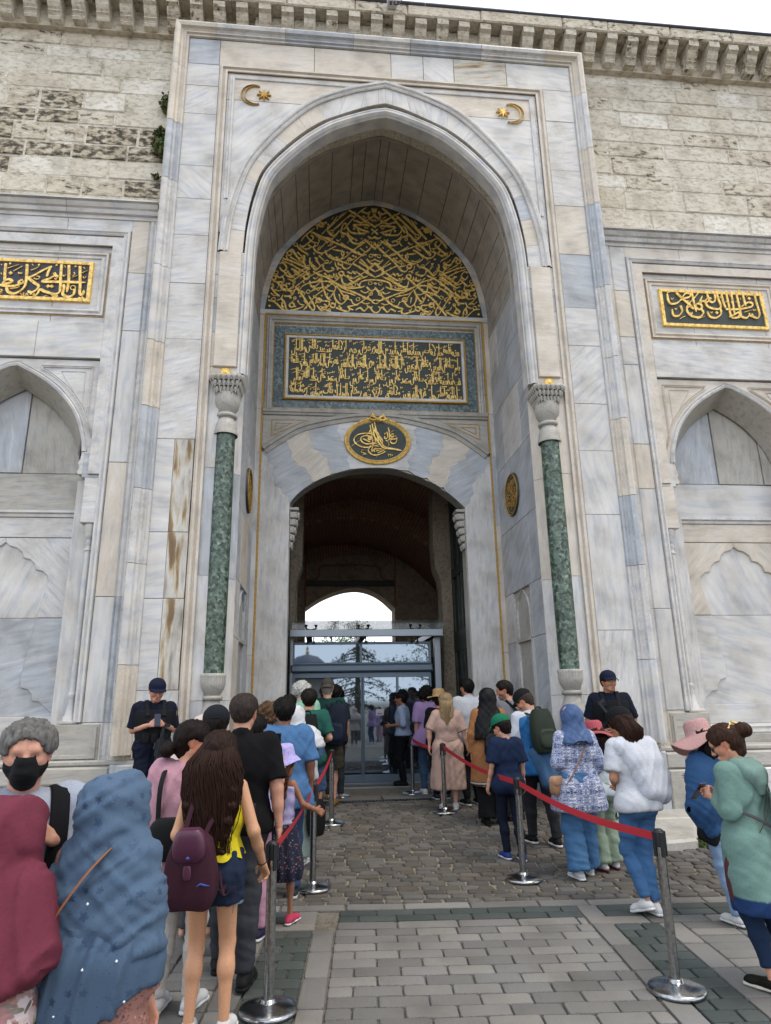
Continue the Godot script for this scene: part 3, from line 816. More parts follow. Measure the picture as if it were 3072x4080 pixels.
func build_flank(s: int) -> void:
	var z := ZF
	var o := 2 * FC   # x -> o - x mirrors across the panel
	var tone: Array = [M.marble_pale, M.marble, M.marble_grey] if s < 0 else [M.marble, M.marble_warm, M.marble_pale]
	# crowning moulding
	var cp := P([-0.27, -0.03, -0.26, 0.02, -0.2, 0.03, -0.19, 0.075, -0.13, 0.1, -0.11, 0.07, -0.09, 0.11, -0.03, 0.15, -0.02, 0.12, 0.0, 0.12, 0.01, 0.17, 0.03, 0.17, 0.035, -0.2])
	for x in [[4.0, 5.52], [5.525, 7.2], [7.205, 9.6]]: fmould("crown_moulding", [x[0], 9.9, x[1], 9.9], cp, z, tone[0], s)
	# paired upright mouldings beside the portal
	var ys: Array = [0.78, 1.33, 3.1, 5.2, 7.5, 8.6, 9.64] if s < 0 else [0.78, 1.35, 2.9, 4.9, 5.7, 7.2, 7.75, 8.7, 9.64]
	for j in ys.size() - 1:
		fmould("upright_moulding", [4.1, ys[j + 1] - 0.004, 4.1, ys[j]], P([-0.14, -0.1, -0.13, 0.05, -0.1, 0.07, -0.06, 0.03, -0.05, 0.0, -0.02, 0.012, 0.02, 0.012, 0.03, -0.02, 0.06, 0.0]), z, tone[(j + 1) % 3], s)
		fslab(rect(4.15, ys[j] + 0.003, 4.43, ys[j + 1] - 0.004), z - 0.06, z + rng.randf_range(-0.002, 0.003), any_marble(), s, "marble_slab", PI / 2 if ys[j] < 7 else 0.35)
	for x in [[4.43, 5.5], [5.505, 7.4], [7.405, 9.0]]:
		fslab(rect(x[0], 9.42, x[1], 9.64), z - 0.06, z, tone[1], s, "marble_slab", 0.05)
	# inner frame, open at the foot
	fmould("frame_moulding", [4.5, 1.34, 4.5, 9.36, o - 4.5, 9.36, o - 4.5, 1.34], P([-0.055, -0.02, -0.05, 0.015, -0.02, 0.03, 0.0, 0.01, 0.02, 0.03, 0.05, 0.03, 0.06, -0.02]), z, tone[0], s)
	fmould("frame_fillet", [4.62, 5.0, 4.62, 9.21, o - 4.62, 9.21, o - 4.62, 5.0], P([-0.1, -0.02, -0.1, 0.012, 0.07, 0.012, 0.07, -0.02]), z, tone[1], s)
	# field of the inscription
	for x in [[4.7, 5.6], [5.605, 7.0], [7.005, o - 4.7]]: fslab(rect(x[0], 7.62, x[1], 9.14), z - 0.1, z - 0.05, tone[0], s, "marble_slab", 0.2)
	fmould("plaque_frame", [4.78, 7.78, 4.78, 8.98, o - 4.78, 8.98, o - 4.78, 7.78], P([-0.12, -0.03, -0.11, 0.02, -0.08, 0.025, -0.05, 0.0, -0.03, 0.03, 0.0, 0.03, 0.01, -0.03]), z - 0.05, tone[1], s, true)
	fmould("gilded_line", [4.765, 7.76, 4.765, 9.0, o - 4.765, 9.0, o - 4.765, 7.76], P([-0.008, -0.02, -0.004, 0.012, 0.004, 0.012, 0.008, -0.02]), z - 0.05, M.gold_old, s, true)
	# plain band above the niche
	for x in ([[4.72, 5.75], [5.755, o - 4.72]] if s < 0 else [[4.72, o - 4.72]]): fslab(rect(x[0], 6.97, x[1], 7.615), z - 0.1, z + 0.02, M.marble_pale if s < 0 else M.marble, s, "marble_slab", 0.12)
	# the niche: pointed arch, spandrels with sunk triangles
	var arch := spline(v2([1.17, 5.35, 1.13, 5.62, 0.98, 6.02, 0.7, 6.38, 0.38, 6.63, 0.0, 6.84]), 5)
	for t: int in [-1, 1]:
		var q := PackedVector2Array([Vector2(FC, 6.95), Vector2(FC + t * 1.33, 6.95), Vector2(FC + t * 1.33, 5.0), Vector2(FC + t * 1.15, 5.0)])
		for i in 4: q.append_array(PackedVector2Array([Vector2(FC + t * (1.13 + 0.03 * (i % 2)), 5.04 + i * 0.07)]))
		for a in arch: q.append(Vector2(FC + t * a.x, a.y))
		fslab(q, z - 0.55, z - 0.03, tone[1], s, "niche_spandrel")
		var tri := [FC + t * 1.2, 5.85, FC + t * 1.2, 6.82, FC + t * 0.42, 6.82]
		for i in range(arch.size() - 5, 3, -1): tri.append_array([FC + t * (arch[i].x + 0.13), arch[i].y + 0.1])
		fmould("spandrel_moulding", tri, P([-0.025, -0.02, -0.015, 0.02, 0.0, 0.005, 0.015, 0.02, 0.025, -0.02]), z - 0.03, tone[1], s, true)
		var tr2 := [FC + t * 1.1, 6.15, FC + t * 1.1, 6.74, FC + t * 0.72, 6.74]
		fmould("spandrel_moulding", tr2, P([-0.015, -0.02, 0.0, 0.012, 0.015, -0.02]), z - 0.03, tone[1], s, true)
	var am := []
	for i in range(arch.size() * 2 - 1):
		var a := arch[i] if i < arch.size() else arch[arch.size() * 2 - 2 - i]
		am.append_array([FC + (-(a.x + 0.045) if i < arch.size() else a.x + 0.045), a.y + 0.03])
	fmould("niche_arch_moulding", am, P([-0.05, -0.05, -0.045, 0.01, -0.01, 0.025, 0.01, 0.005, 0.03, 0.02, 0.05, -0.02]), z - 0.03, tone[0], s)
	# inside of the niche
	var zn := z - 0.55
	for k in 3:
		var xs: Array = [[FC - 1.3, FC - 0.1], [FC - 0.09, FC + 0.75], [FC + 0.76, FC + 1.3]][k]
		fslab(rect(xs[0], 5.18, xs[1], 6.95), zn - 0.1, zn + 0.02 * k, [M.marble_niche, M.marble_grey, M.marble_niche][k] if s < 0 else [M.marble_grey, M.marble_niche, M.marble_niche][k], s, "niche_slab", PI / 2 + 0.1)
	var hood := MB.new()
	for t: int in [-1, 1]:
		for i in arch.size() - 1:
			var a := Vector3(FC + t * arch[i].x, arch[i].y, z - 0.04)
			var b := Vector3(FC + t * arch[i + 1].x, arch[i + 1].y, z - 0.04)
			var c := Vector3(FC + t * arch[i + 1].x * 0.86, arch[i + 1].y - 0.22, zn + 0.06)
			var d := Vector3(FC + t * arch[i].x * 0.86, arch[i].y - 0.22 * minf(1.0, i / 8.0), zn + 0.06)
			if t > 0: hood.quad(a, d, c, b)
			else: hood.quad(a, b, c, d)
	fput("niche_hood", hood, M.marble_niche, s)
	fslab(rect(FC - 1.3, 4.56, FC + 1.3, 5.17), zn - 0.1, zn + 0.01, M.marble_niche if s < 0 else M.marble_pale, s, "niche_slab", 0.05)
	fmould("niche_band", [FC - 1.1, 4.5, FC + 1.1, 4.5], P([-0.06, -0.03, -0.05, 0.02, -0.01, 0.03, 0.0, 0.0, 0.02, 0.035, 0.06, 0.03, 0.065, -0.03]), zn, tone[0], s)
	fslab(rect(FC - 1.3, 4.12, FC + 1.3, 4.44), zn - 0.1, zn, tone[1], s, "niche_slab", 0.03)
	# sunk cartouche: the slabs round it stand proud of the slabs in it
	var cart := [0.0, 4.04, 0.06, 3.98, 0.17, 3.95, 0.26, 3.88, 0.29, 3.79, 0.4, 3.76, 0.47, 3.69, 0.5, 3.6, 0.6, 3.58, 0.67, 3.52, 0.7, 3.42, 0.57, 2.7, 0.47, 1.95, 0.49, 1.83, 0.6, 1.8, 0.66, 1.73, 0.67, 1.64, 0.78, 1.62, 0.86, 1.55, 0.98, 1.45]
	for t: int in [-1, 1]:
		var up := PackedVector2Array([Vector2(FC + t * 0.0, 4.11), Vector2(FC + t * 1.1, 4.11), Vector2(FC + t * 1.1, 2.86), Vector2(FC + t * 0.595, 2.86)])
		for i in range(20, -2, -2):
			if cart[i + 1] > 2.87: up.append(Vector2(FC + t * cart[i], cart[i + 1]))
		fslab(up, zn - 0.08, zn, tone[1], s, "niche_slab", 0.8 * t, 0.012)
		var lo := PackedVector2Array([Vector2(FC + t * 1.1, 2.855), Vector2(FC + t * 1.1, 1.42), Vector2(FC + t * 0.98, 1.42)])
		for i in range(cart.size() - 2, -2, -2):
			if cart[i + 1] < 2.85: lo.append(Vector2(FC + t * cart[i], cart[i + 1]))
		lo.append(Vector2(FC + t * 0.592, 2.855))
		fslab(lo, zn - 0.08, zn, tone[2], s, "niche_slab", 0.2, 0.012)
	fslab(rect(FC - 0.75, 2.86, FC + 0.75, 4.1), zn - 0.1, zn - 0.035, M.marble_pale, s, "niche_slab", 1.2)
	fslab(rect(FC - 1.0, 1.42, FC + 1.0, 2.855), zn - 0.1, zn - 0.035, tone[2], s, "niche_slab", 0.25)
	fslab(rect(FC - 1.35, 1.12, FC + 1.35, 1.42), zn - 0.1, zn + 0.01, M.marble_pale, s, "niche_slab", 0.1)
	fmould("niche_foot_moulding", [FC - 1.35, 1.04, FC + 1.35, 1.04], P([-0.09, 0.1, -0.05, 0.12, -0.04, 0.06, 0.0, 0.05, 0.03, 0.07, 0.08, 0.0]), zn, tone[0], s)
	fslab(rect(FC - 1.35, 0.7, FC + 1.35, 0.96), zn - 0.1, zn + 0.13, M.marble_niche, s, "niche_slab", 0.02)
	for t: int in [-1, 1]:
		# returns of the niche, pendant block and colonnette
		fslab(rect(minf(FC + t * 1.1, FC + t * 1.5), 0.7, maxf(FC + t * 1.1, FC + t * 1.5), 4.95), zn - 0.1, z - 0.2, tone[0], s, "niche_return", PI / 2)
		fslab(rect(minf(FC + t * 1.27, FC + t * 1.5), 4.22, maxf(FC + t * 1.27, FC + t * 1.5), 4.94), z - 0.2, z + 0.005, tone[1], s, "pendant_block", 0.0, 0.01)
		fslab(rect(minf(FC + t * 1.21, FC + t * 1.5), 4.945, maxf(FC + t * 1.21, FC + t * 1.5), 5.35), z - 0.2, z - 0.02, tone[2], s, "pendant_block", 0.0, 0.01)
		var cx := FC + t * 1.4
		var cl := MB.new()
		cl.us = Vector2(0.5, 0.5)
		cl.lathe(P([0.052, 1.75, 0.052, 3.8]), Vector3(cx, 0, z - 0.12), 14)
		cl.lathe(P([0.055, 3.8, 0.065, 3.81, 0.065, 3.83, 0.045, 3.85, 0.04, 3.9, 0.06, 3.93, 0.045, 3.96, 0.05, 4.0, 0.075, 4.05, 0.07, 4.1, 0.085, 4.12, 0.1, 4.2, 0.1, 4.22, 0.0, 4.22]), Vector3(cx, 0, z - 0.12), 24, 0.06, 8)
		cl.lathe(P([0.11, 1.36, 0.1, 1.42, 0.085, 1.43, 0.07, 1.5, 0.06, 1.56, 0.045, 1.6, 0.06, 1.63, 0.045, 1.66, 0.07, 1.7, 0.065, 1.74, 0.05, 1.75]), Vector3(cx, 0, z - 0.12), 24, 0.06, 8)
		fput("colonnette", cl, tone[0], s)
		fslab(rect(minf(FC + t * 1.27, FC + t * 1.53), 1.32, maxf(FC + t * 1.27, FC + t * 1.53), 1.36), z - 0.3, z + 0.01, tone[1], s, "colonnette_plinth")
		# pedestal
		fslab(rect(minf(FC + t * 1.22, FC + t * 1.85), 0.84, maxf(FC + t * 1.22, FC + t * 1.85), 1.31), z - 0.3, z + 0.02, M.marble_niche, s, "pedestal", 0.0)
		fmould("pedestal_moulding", ([FC + t * 1.25, 0.88, FC + t * 1.8, 0.88, FC + t * 1.8, 1.27] if t < 0 else [FC + t * 1.8, 1.27, FC + t * 1.8, 0.88, FC + t * 1.25, 0.88]), P([-0.03, 0.0, -0.02, 0.03, 0.02, 0.03, 0.03, 0.0]), z + 0.02, M.marble_niche, s)
	# low plinth of big blocks
	var px: Array = [[2.45, 3.4], [3.405, 3.95], [3.955, 4.85], [4.855, 6.3], [6.305, 8.0], [8.005, 9.6]]
	for k in px.size():
		fslab(rect(px[k][0] + 0.004, -0.3, px[k][1], 0.52 if k > 1 else 0.78), z - 0.3, z + 0.2 + rng.randf_range(0, 0.02), [M.marble, M.marble_grey, M.marble_niche][k % 3], s, "plinth_block", 0.05 if k > 1 else PI / 2, 0.02)
		if k > 1: fslab(rect(px[k][0] + 0.004, 0.525, px[k][1], 0.76), z - 0.3, z + 0.16, M.marble_niche, s, "plinth_block", 0.05, 0.03)
	var sill := MB.new()
	sill.box(Vector3(2.9, 0.765, z - 0.3), Vector3(9.6, 0.84, z + 0.14), 0.02)
	fput("plinth_cap", sill, M.marble_niche, s)
	# bed
	var bed := MB.new()
	bed.box(Vector3(3.9, -0.4, -0.9), Vector3(9.8, 9.7, zn - 0.09))
	bed.box(Vector3(3.9, 6.95, zn - 0.09), Vector3(9.8, 9.9, z - 0.09))
	bed.box(Vector3(3.9, -0.4, zn - 0.09), Vector3(4.5, 9.9, z - 0.055))
	fput("wall_bed", bed, M.mortar, s)
	plaque(s)

func build_upper_walls() -> void:
	var zw := -0.3
	for s: int in [-1, 1]:
		var ys: Array = [9.93, 10.24, 10.62, 11.02, 11.36, 11.78, 12.1, 12.55, 12.92, 13.32, 13.6, 14.02] if s < 0 else [9.95, 10.17, 10.62, 11.1, 11.42, 11.85, 12.22, 12.6, 12.98, 13.3, 13.68, 14.02]
		for j in ys.size() - 1:
			var x := 3.97 - 0.3 * rng.randf()
			while x < 9.4:
				var w := rng.randf_range(0.55, 1.15) if s < 0 else rng.randf_range(0.7, 1.35)
				if s > 0 and j == 0: w = 0.62
				var x1 := minf(x + w, 9.6)
				var y0: float = ys[j]
				var y1: float = ys[j + 1]
				var ma: Material = M.lime_pale if rng.randf() < 0.3 else M.lime if rng.randf() < 0.6 else M.lime_tan
				var st := clampf(1.0 - absf(y0 - 11.2) / 1.5, 0.0, 1.0) * (1.1 if s < 0 else 0.25)
				if rng.randf() < st: ma = M.lime_grime if rng.randf() < st * 0.75 else M.lime_spotted
				elif rng.randf() < 0.15: ma = M.lime_spotted
				var g := 0.012 + 0.012 * rng.randf()
				ashlar(PackedVector2Array([Vector2(minf(s * maxf(x + g, 3.93), s * (x1 - g)), y0 + g), Vector2(maxf(s * maxf(x + g, 3.93), s * (x1 - g)), y0 + g), Vector2(maxf(s * maxf(x + g, 3.93), s * (x1 - g)), y1 - g), Vector2(minf(s * maxf(x + g, 3.93), s * (x1 - g)), y1 - g)]), zw - 0.1, zw + rng.randf_range(-0.012, 0.012), ma)
				x = x1
		var bed := MB.new()
		bed.us = Vector2(0.4, 0.4)
		bed.box(Vector3(minf(s * 3.7, s * 9.8), 9.85, -0.8), Vector3(maxf(s * 3.7, s * 9.8), 14.3, zw - 0.012))
		put("mortar_bed", bed, M.mortar, gate)

func build_cornice() -> void:
	var x := -8.9
	var k := 0
	while x < 9.4:
		# one corbel: a stepped S seen from the side, pulled along x
		var w := 0.225 + rng.randf_range(-0.01, 0.01)
		var jit := rng.randf_range(-0.015, 0.015)
		var p := v2([-0.3, 13.95, -0.06, 13.96, -0.03, 14.0, -0.045, 14.03, -0.02, 14.06, 0.02, 14.08, 0.0, 14.12, 0.04, 14.15, 0.08, 14.2, 0.11, 14.27, 0.18, 14.3, 0.19, 14.42, -0.3, 14.42])
		var mb := MB.new()
		mb.us = Vector2(0.6, 0.8)
		mb.uo = Vector2(rng.randf(), rng.randf())
		mb.prism(p, x, x + w, 0.012)
		mb.turn(Transform3D(Basis(Vector3(0, 0, 1), Vector3.UP, Vector3(1, 0, 0)), Vector3(0, jit, jit)))
		flip(mb)
		put("corbel", mb, M.lime_spotted if rng.randf() < 0.2 else M.lime_tan if rng.randf() < 0.4 else M.lime, gate)
		x += 0.432 + rng.randf_range(-0.006, 0.006)
		k += 1
	var b := MB.new()
	b.us = Vector2(0.4, 0.6)
	b.box(Vector3(-9.6, 13.92, -0.8), Vector3(9.6, 14.45, -0.19))
	put("cornice_back", b, M.lime_tan, gate)
	x = -9.6
	while x < 9.5:
		var w := rng.randf_range(0.9, 1.7)
		var m2 := MB.new()
		m2.us = Vector2(0.5, 0.8)
		m2.uo = Vector2(rng.randf(), rng.randf())
		m2.prism(rect(x + 0.004, 14.425, minf(x + w, 9.6) - 0.004, 14.70 + rng.randf_range(-0.008, 0.008)), -0.8, 0.22 + rng.randf_range(-0.01, 0.01), 0.025)
		put("cornice_slab", m2, M.lime_spotted if rng.randf() < 0.5 else M.lime_tan, gate)
		x += w
	x = -9.6
	while x < 9.5:
		var w := rng.randf_range(1.2, 2.6)
		var m3 := MB.new()
		m3.box(Vector3(x, 14.71, -11.0), Vector3(minf(x + w, 9.6) - 0.006, 14.725 + rng.randf_range(0.0, 0.02), 0.25), 0.006)
		put("lead_sheet", m3, M.lead, gate)
		x += w
	# floodlight box on the roof edge
	var box := thing("floodlight", "small white floodlight box with a looped black cable on the roof edge above the arch", "floodlight", Vector3(0.13, 14.5, 0.3))
	var f := MB.new()
	f.box(Vector3(-0.09, 0.02, -0.08), Vector3(0.09, 0.3, 0.1), 0.015)
	put("housing", f, mat(hexc("c9c4c8"), 0.6), box)
	var g := MB.new()
	g.lathe([Vector2(0.0, -0.04), Vector2(0.022, -0.035), Vector2(0.022, 0.03)], Vector3(-0.03, 0.0, 0.06), 10)
	g.lathe([Vector2(0.0, -0.03), Vector2(0.018, -0.025), Vector2(0.018, 0.03)], Vector3(0.04, 0.0, 0.06), 10)
	put("gland", g, M.dark_metal, box)
	var c := MB.new()
	var pts := []
	for i in 15:
		var a := PI * i / 14.0
		pts.append(Vector3(0.04 + 0.07 * (1 - cos(a)), -0.02 - 0.1 * sin(a) + 0.16 * (i / 14.0), 0.07))
	c.tube(pts, 0.012, 6)
	put("cable", c, M.dark_metal, box)
	var br := MB.new()
	br.box(Vector3(-0.04, 0.2, -0.35), Vector3(0.04, 0.24, -0.07))
	put("bracket", br, M.dark_metal, box)

# ------------------------------------------------------------------ the passage behind the door
func arc_pts(cx: float, cy: float, r: float, a0: float, a1: float, n: int) -> Array:
	var p := []
	for i in n + 1:
		var a := deg_to_rad(lerpf(a0, a1, i / float(n)))
		p.append(Vector2(cx + cos(a) * r, cy + sin(a) * r))
	return p

func brick_ring(mb: MB, cx: float, cy: float, r: float, a0: float, a1: float, z0: float, z1: float, bl: float, bw: float) -> void:
	# courses of bricks lying on the underside of a vault, joints recessed
	var da := rad_to_deg(bw / r)
	var a := a0
	var odd := 0
	while a < a1:
		var z := z0 - (bl * 0.5 if odd % 2 else 0.0)
		while z > z1:
			var e := maxf(z - bl + 0.012, z1)
			var r0 := r - rng.randf_range(0.0, 0.015)
			var p0 := Vector2(cx + cos(deg_to_rad(a)) * r0, cy + sin(deg_to_rad(a)) * r0)
			var p1 := Vector2(cx + cos(deg_to_rad(a + da * 0.74)) * r0, cy + sin(deg_to_rad(a + da * 0.74)) * r0)
			var q0 := p0 + (p0 - Vector2(cx, cy)).normalized() * 0.05
			var q1 := p1 + (p1 - Vector2(cx, cy)).normalized() * 0.05
			var zz := minf(z, z0)
			mb.quad(Vector3(p0.x, p0.y, zz), Vector3(p0.x, p0.y, e), Vector3(p1.x, p1.y, e), Vector3(p1.x, p1.y, zz))
			mb.quad(Vector3(p0.x, p0.y, zz), Vector3(p1.x, p1.y, zz), Vector3(q1.x, q1.y, zz), Vector3(q0.x, q0.y, zz))
			mb.quad(Vector3(p0.x, p0.y, e), Vector3(p0.x, p0.y, zz), Vector3(q0.x, q0.y, zz), Vector3(q0.x, q0.y, e))
			mb.quad(Vector3(p1.x, p1.y, zz), Vector3(p1.x, p1.y, e), Vector3(q1.x, q1.y, e), Vector3(q1.x, q1.y, zz))
			z -= bl
		a += da
		odd += 1

func build_passage() -> void:
	var w := MB.new()
	w.us = Vector2(0.5, 0.5)
	# side walls and ceiling of the door bay
	for s: int in [-1, 1]:
		w.box(Vector3(minf(s * 1.95, s * 2.5), -0.3, -4.45), Vector3(maxf(s * 1.95, s * 2.5), 7.4, -3.0))
	w.box(Vector3(-2.5, 6.6, -4.9), Vector3(2.5, 7.4, -3.0))
	put("passage_wall", w, M.inner_stone, gate)
	# rough stone nibs the door leaves close against
	for s: int in [-1, 1]:
		var nb := MB.new()
		nb.us = Vector2(0.7, 0.7)
		var inner: float = 1.5 if s < 0 else 1.4
		var rows := []
		var pr := [[0.0, 0.14], [0.5, 0.12], [1.1, 0.16], [1.7, 0.1], [2.3, 0.13], [3.1, 0.14], [3.9, 0.15], [4.15, 0.1], [4.4, 0.01], [5.0, 0.0], [6.6, 0.0]]
		for q in pr:
			var xi: float = inner + q[1] + rng.randf_range(-0.015, 0.015)
			rows.append([Vector3(s * 2.2, q[0], -4.42), Vector3(s * (xi + 0.03), q[0], -4.42 + rng.randf_range(0, 0.03)), Vector3(s * xi, q[0], -4.47), Vector3(s * xi, q[0], -4.95)])
		nb.grid(rows, false, s > 0)
		put("stone_nib", nb, M.nib_stone, gate)
	# side walls of the long passage
	var sw := MB.new()
	sw.us = Vector2(0.4, 0.4)
	sw.box(Vector3(-3.4, -0.3, -11.0), Vector3(-2.2, 6.0, -4.9))
	sw.box(Vector3(2.9, -0.3, -11.0), Vector3(3.4, 5.6, -4.9))
	put("passage_wall", sw, M.inner_stone, gate)
	var lin := MB.new()
	lin.box(Vector3(-2.5, -0.3, -4.93), Vector3(-1.62, 7.4, -4.85))
	put("passage_pier", lin, M.inner_stone, gate)
	# brick vaults: a high dark one, then a lower ring and the vault behind it
	var v1 := MB.new()
	brick_ring(v1, -0.1, 3.4, 3.3, 20, 160, -4.6, -7.0, 0.27, 0.085)
	var o1 := put("vault_bricks", v1, M.brick, gate)
	o1.set_meta("kind", "stuff")
	var ring := MB.new()
	brick_ring(ring, -0.4, 2.75, 3.42, 18, 160, -6.95, -9.9, 0.27, 0.085)
	# the face of the lower vault: bricks on edge
	var a := 18.0
	while a < 160.0:
		for row in 2:
			var r0 := 3.43 + row * 0.3 + (0.06 if int(a) % 2 else 0.0)
			var r1 := r0 + 0.27
			var c := Vector2(-0.4, 2.75)
			var d0 := Vector2.from_angle(deg_to_rad(a))
			var d1 := Vector2.from_angle(deg_to_rad(a + 1.05))
			var zf := -6.93 + rng.randf_range(0, 0.015)
			ring.prism(PackedVector2Array([c + d0 * r0, c + d1 * r0, c + d1 * r1, c + d0 * r1]), -6.99, zf, 0.0, false)
		a += 1.42
	var o2 := put("arch_bricks", ring, M.brick, gate)
	o2.set_meta("kind", "stuff")
	var sh := MB.new()
	var rows := []
	for p in arc_pts(-0.1, 3.4, 3.33, 0, 180, 40): rows.append([Vector3(p.x, p.y, -4.55), Vector3(p.x, p.y, -7.0)])
	sh.grid(rows, false, false)
	var rows2 := []
	for p in arc_pts(-0.4, 2.75, 3.45, 0, 180, 40): rows2.append([Vector3(p.x, p.y, -6.97), Vector3(p.x, p.y, -10.2)])
	sh.grid(rows2, false, false)
	var ann := MB.new()
	var hi := arc_pts(-0.1, 3.4, 3.6, 0, 180, 40)
	var lo := arc_pts(-0.4, 2.75, 3.44, 0, 180, 40)
	for i in 40: ann.quad(Vector3(lo[i].x, lo[i].y, -6.985), Vector3(hi[i].x, hi[i].y, -6.985), Vector3(hi[i + 1].x, hi[i + 1].y, -6.985), Vector3(lo[i + 1].x, lo[i + 1].y, -6.985))
	put("vault_mortar", sh, M.inner_stone, gate)
	put("vault_mortar", ann, M.inner_stone, gate)
	# end wall with the arched opening to the courtyard
	var z := -10.0
	var op := spline(v2([-1.54, 4.26, -1.1, 4.55, -0.55, 4.78, -0.06, 4.86, 0.35, 4.8, 0.75, 4.6, 1.14, 4.25]), 4)
	var ew := MB.new()
	ew.us = Vector2(0.4, 0.4)
	var ep := PackedVector2Array([Vector2(-3.6, 3.2), Vector2(-1.54, 3.2)])
	ep.append_array(op)
	ep.append_array(v2([1.14, 3.2, 3.6, 3.2, 3.6, 7.4, -3.6, 7.4]))
	ew.prism(ep, z - 0.9, z, 0.0)
	ew.box(Vector3(-3.6, -0.3, z - 0.9), Vector3(3.6, 3.2, z))
	put("end_wall", ew, M.inner_stone, gate)
	var fr := MB.new()
	fr.sweep(spline(v2([-1.53, 4.3, -1.53, 5.9, -1.4, 6.15, -1.0, 6.34]), 4), P([-0.03, 0.0, -0.02, 0.05, 0.02, 0.05, 0.03, 0.0]), z)
	fr.sweep(spline(v2([0.66, 6.36, 1.0, 6.2, 1.16, 5.95, 1.16, 4.3]), 4), P([-0.03, 0.0, -0.02, 0.05, 0.02, 0.05, 0.03, 0.0]), z)
	fr.sweep(spline(v2([-1.53, 5.1, -1.22, 5.12, -1.14, 5.3, -1.12, 5.48, -0.9, 5.53, -0.2, 5.56, 0.5, 5.53, 0.69, 5.48, 0.72, 5.28, 0.82, 5.12, 1.16, 5.08]), 3), P([-0.03, 0.0, -0.02, 0.06, 0.02, 0.06, 0.03, 0.0]), z)
	put("relief_moulding", fr, M.brick, gate)
	var tb := MB.new()
	var t := -1.45
	while t < 1.1:
		tb.prism(PackedVector2Array([Vector2(t, 5.6 + 0.25 * cos(t)), Vector2(t + 0.05, 5.6 + 0.25 * cos(t)), Vector2(t * 1.06 + 0.05, 6.0 + 0.25 * cos(t)), Vector2(t * 1.06, 6.0 + 0.25 * cos(t))]), z - 0.02, z + 0.03, 0.0, false)
		t += 0.085
	var o3 := put("relieving_bricks", tb, M.brick, gate)
	o3.set_meta("kind", "stuff")
	var db := MB.new()
	db.box(Vector3(-1.5, 4.9, z + 0.0), Vector3(1.13, 5.06, z + 0.12), 0.01)
	db.box(Vector3(-2.2, 6.42, z + 0.0), Vector3(1.4, 6.5, z + 0.1), 0.01)
	put("tie_beam", db, M.wood_green, gate)
	# open door leaves against the side of the bay
	for s: int in [-1, 1]:
		var d := MB.new()
		d.uo = Vector2(0.3, 0.1)
		var x0: float = s * 1.8
		d.box(Vector3(minf(x0, s * 1.9), 0.02, -4.4), Vector3(maxf(x0, s * 1.9), 6.0, -3.03))
		for yy in [0.1, 1.3, 2.55, 2.75, 4.1, 5.7]:
			d.box(Vector3(minf(s * 1.76, x0), yy, -4.38), Vector3(maxf(s * 1.76, x0), yy + 0.2, -3.05), 0.0)
		for zz in [-4.38, -3.85, -3.5, -3.19]:
			d.box(Vector3(minf(s * 1.765, x0), 0.1, zz), Vector3(maxf(s * 1.765, x0), 5.9, zz + 0.13), 0.0)
		put("door_leaf", d, M.wood_green, gate)
	build_vestibule()

func bar(mb: MB, x0: float, y0: float, x1: float, y1: float, z0: float, z1: float, ch := 0.006) -> void:
	mb.box(Vector3(x0, y0, z0), Vector3(x1, y1, z1), ch)

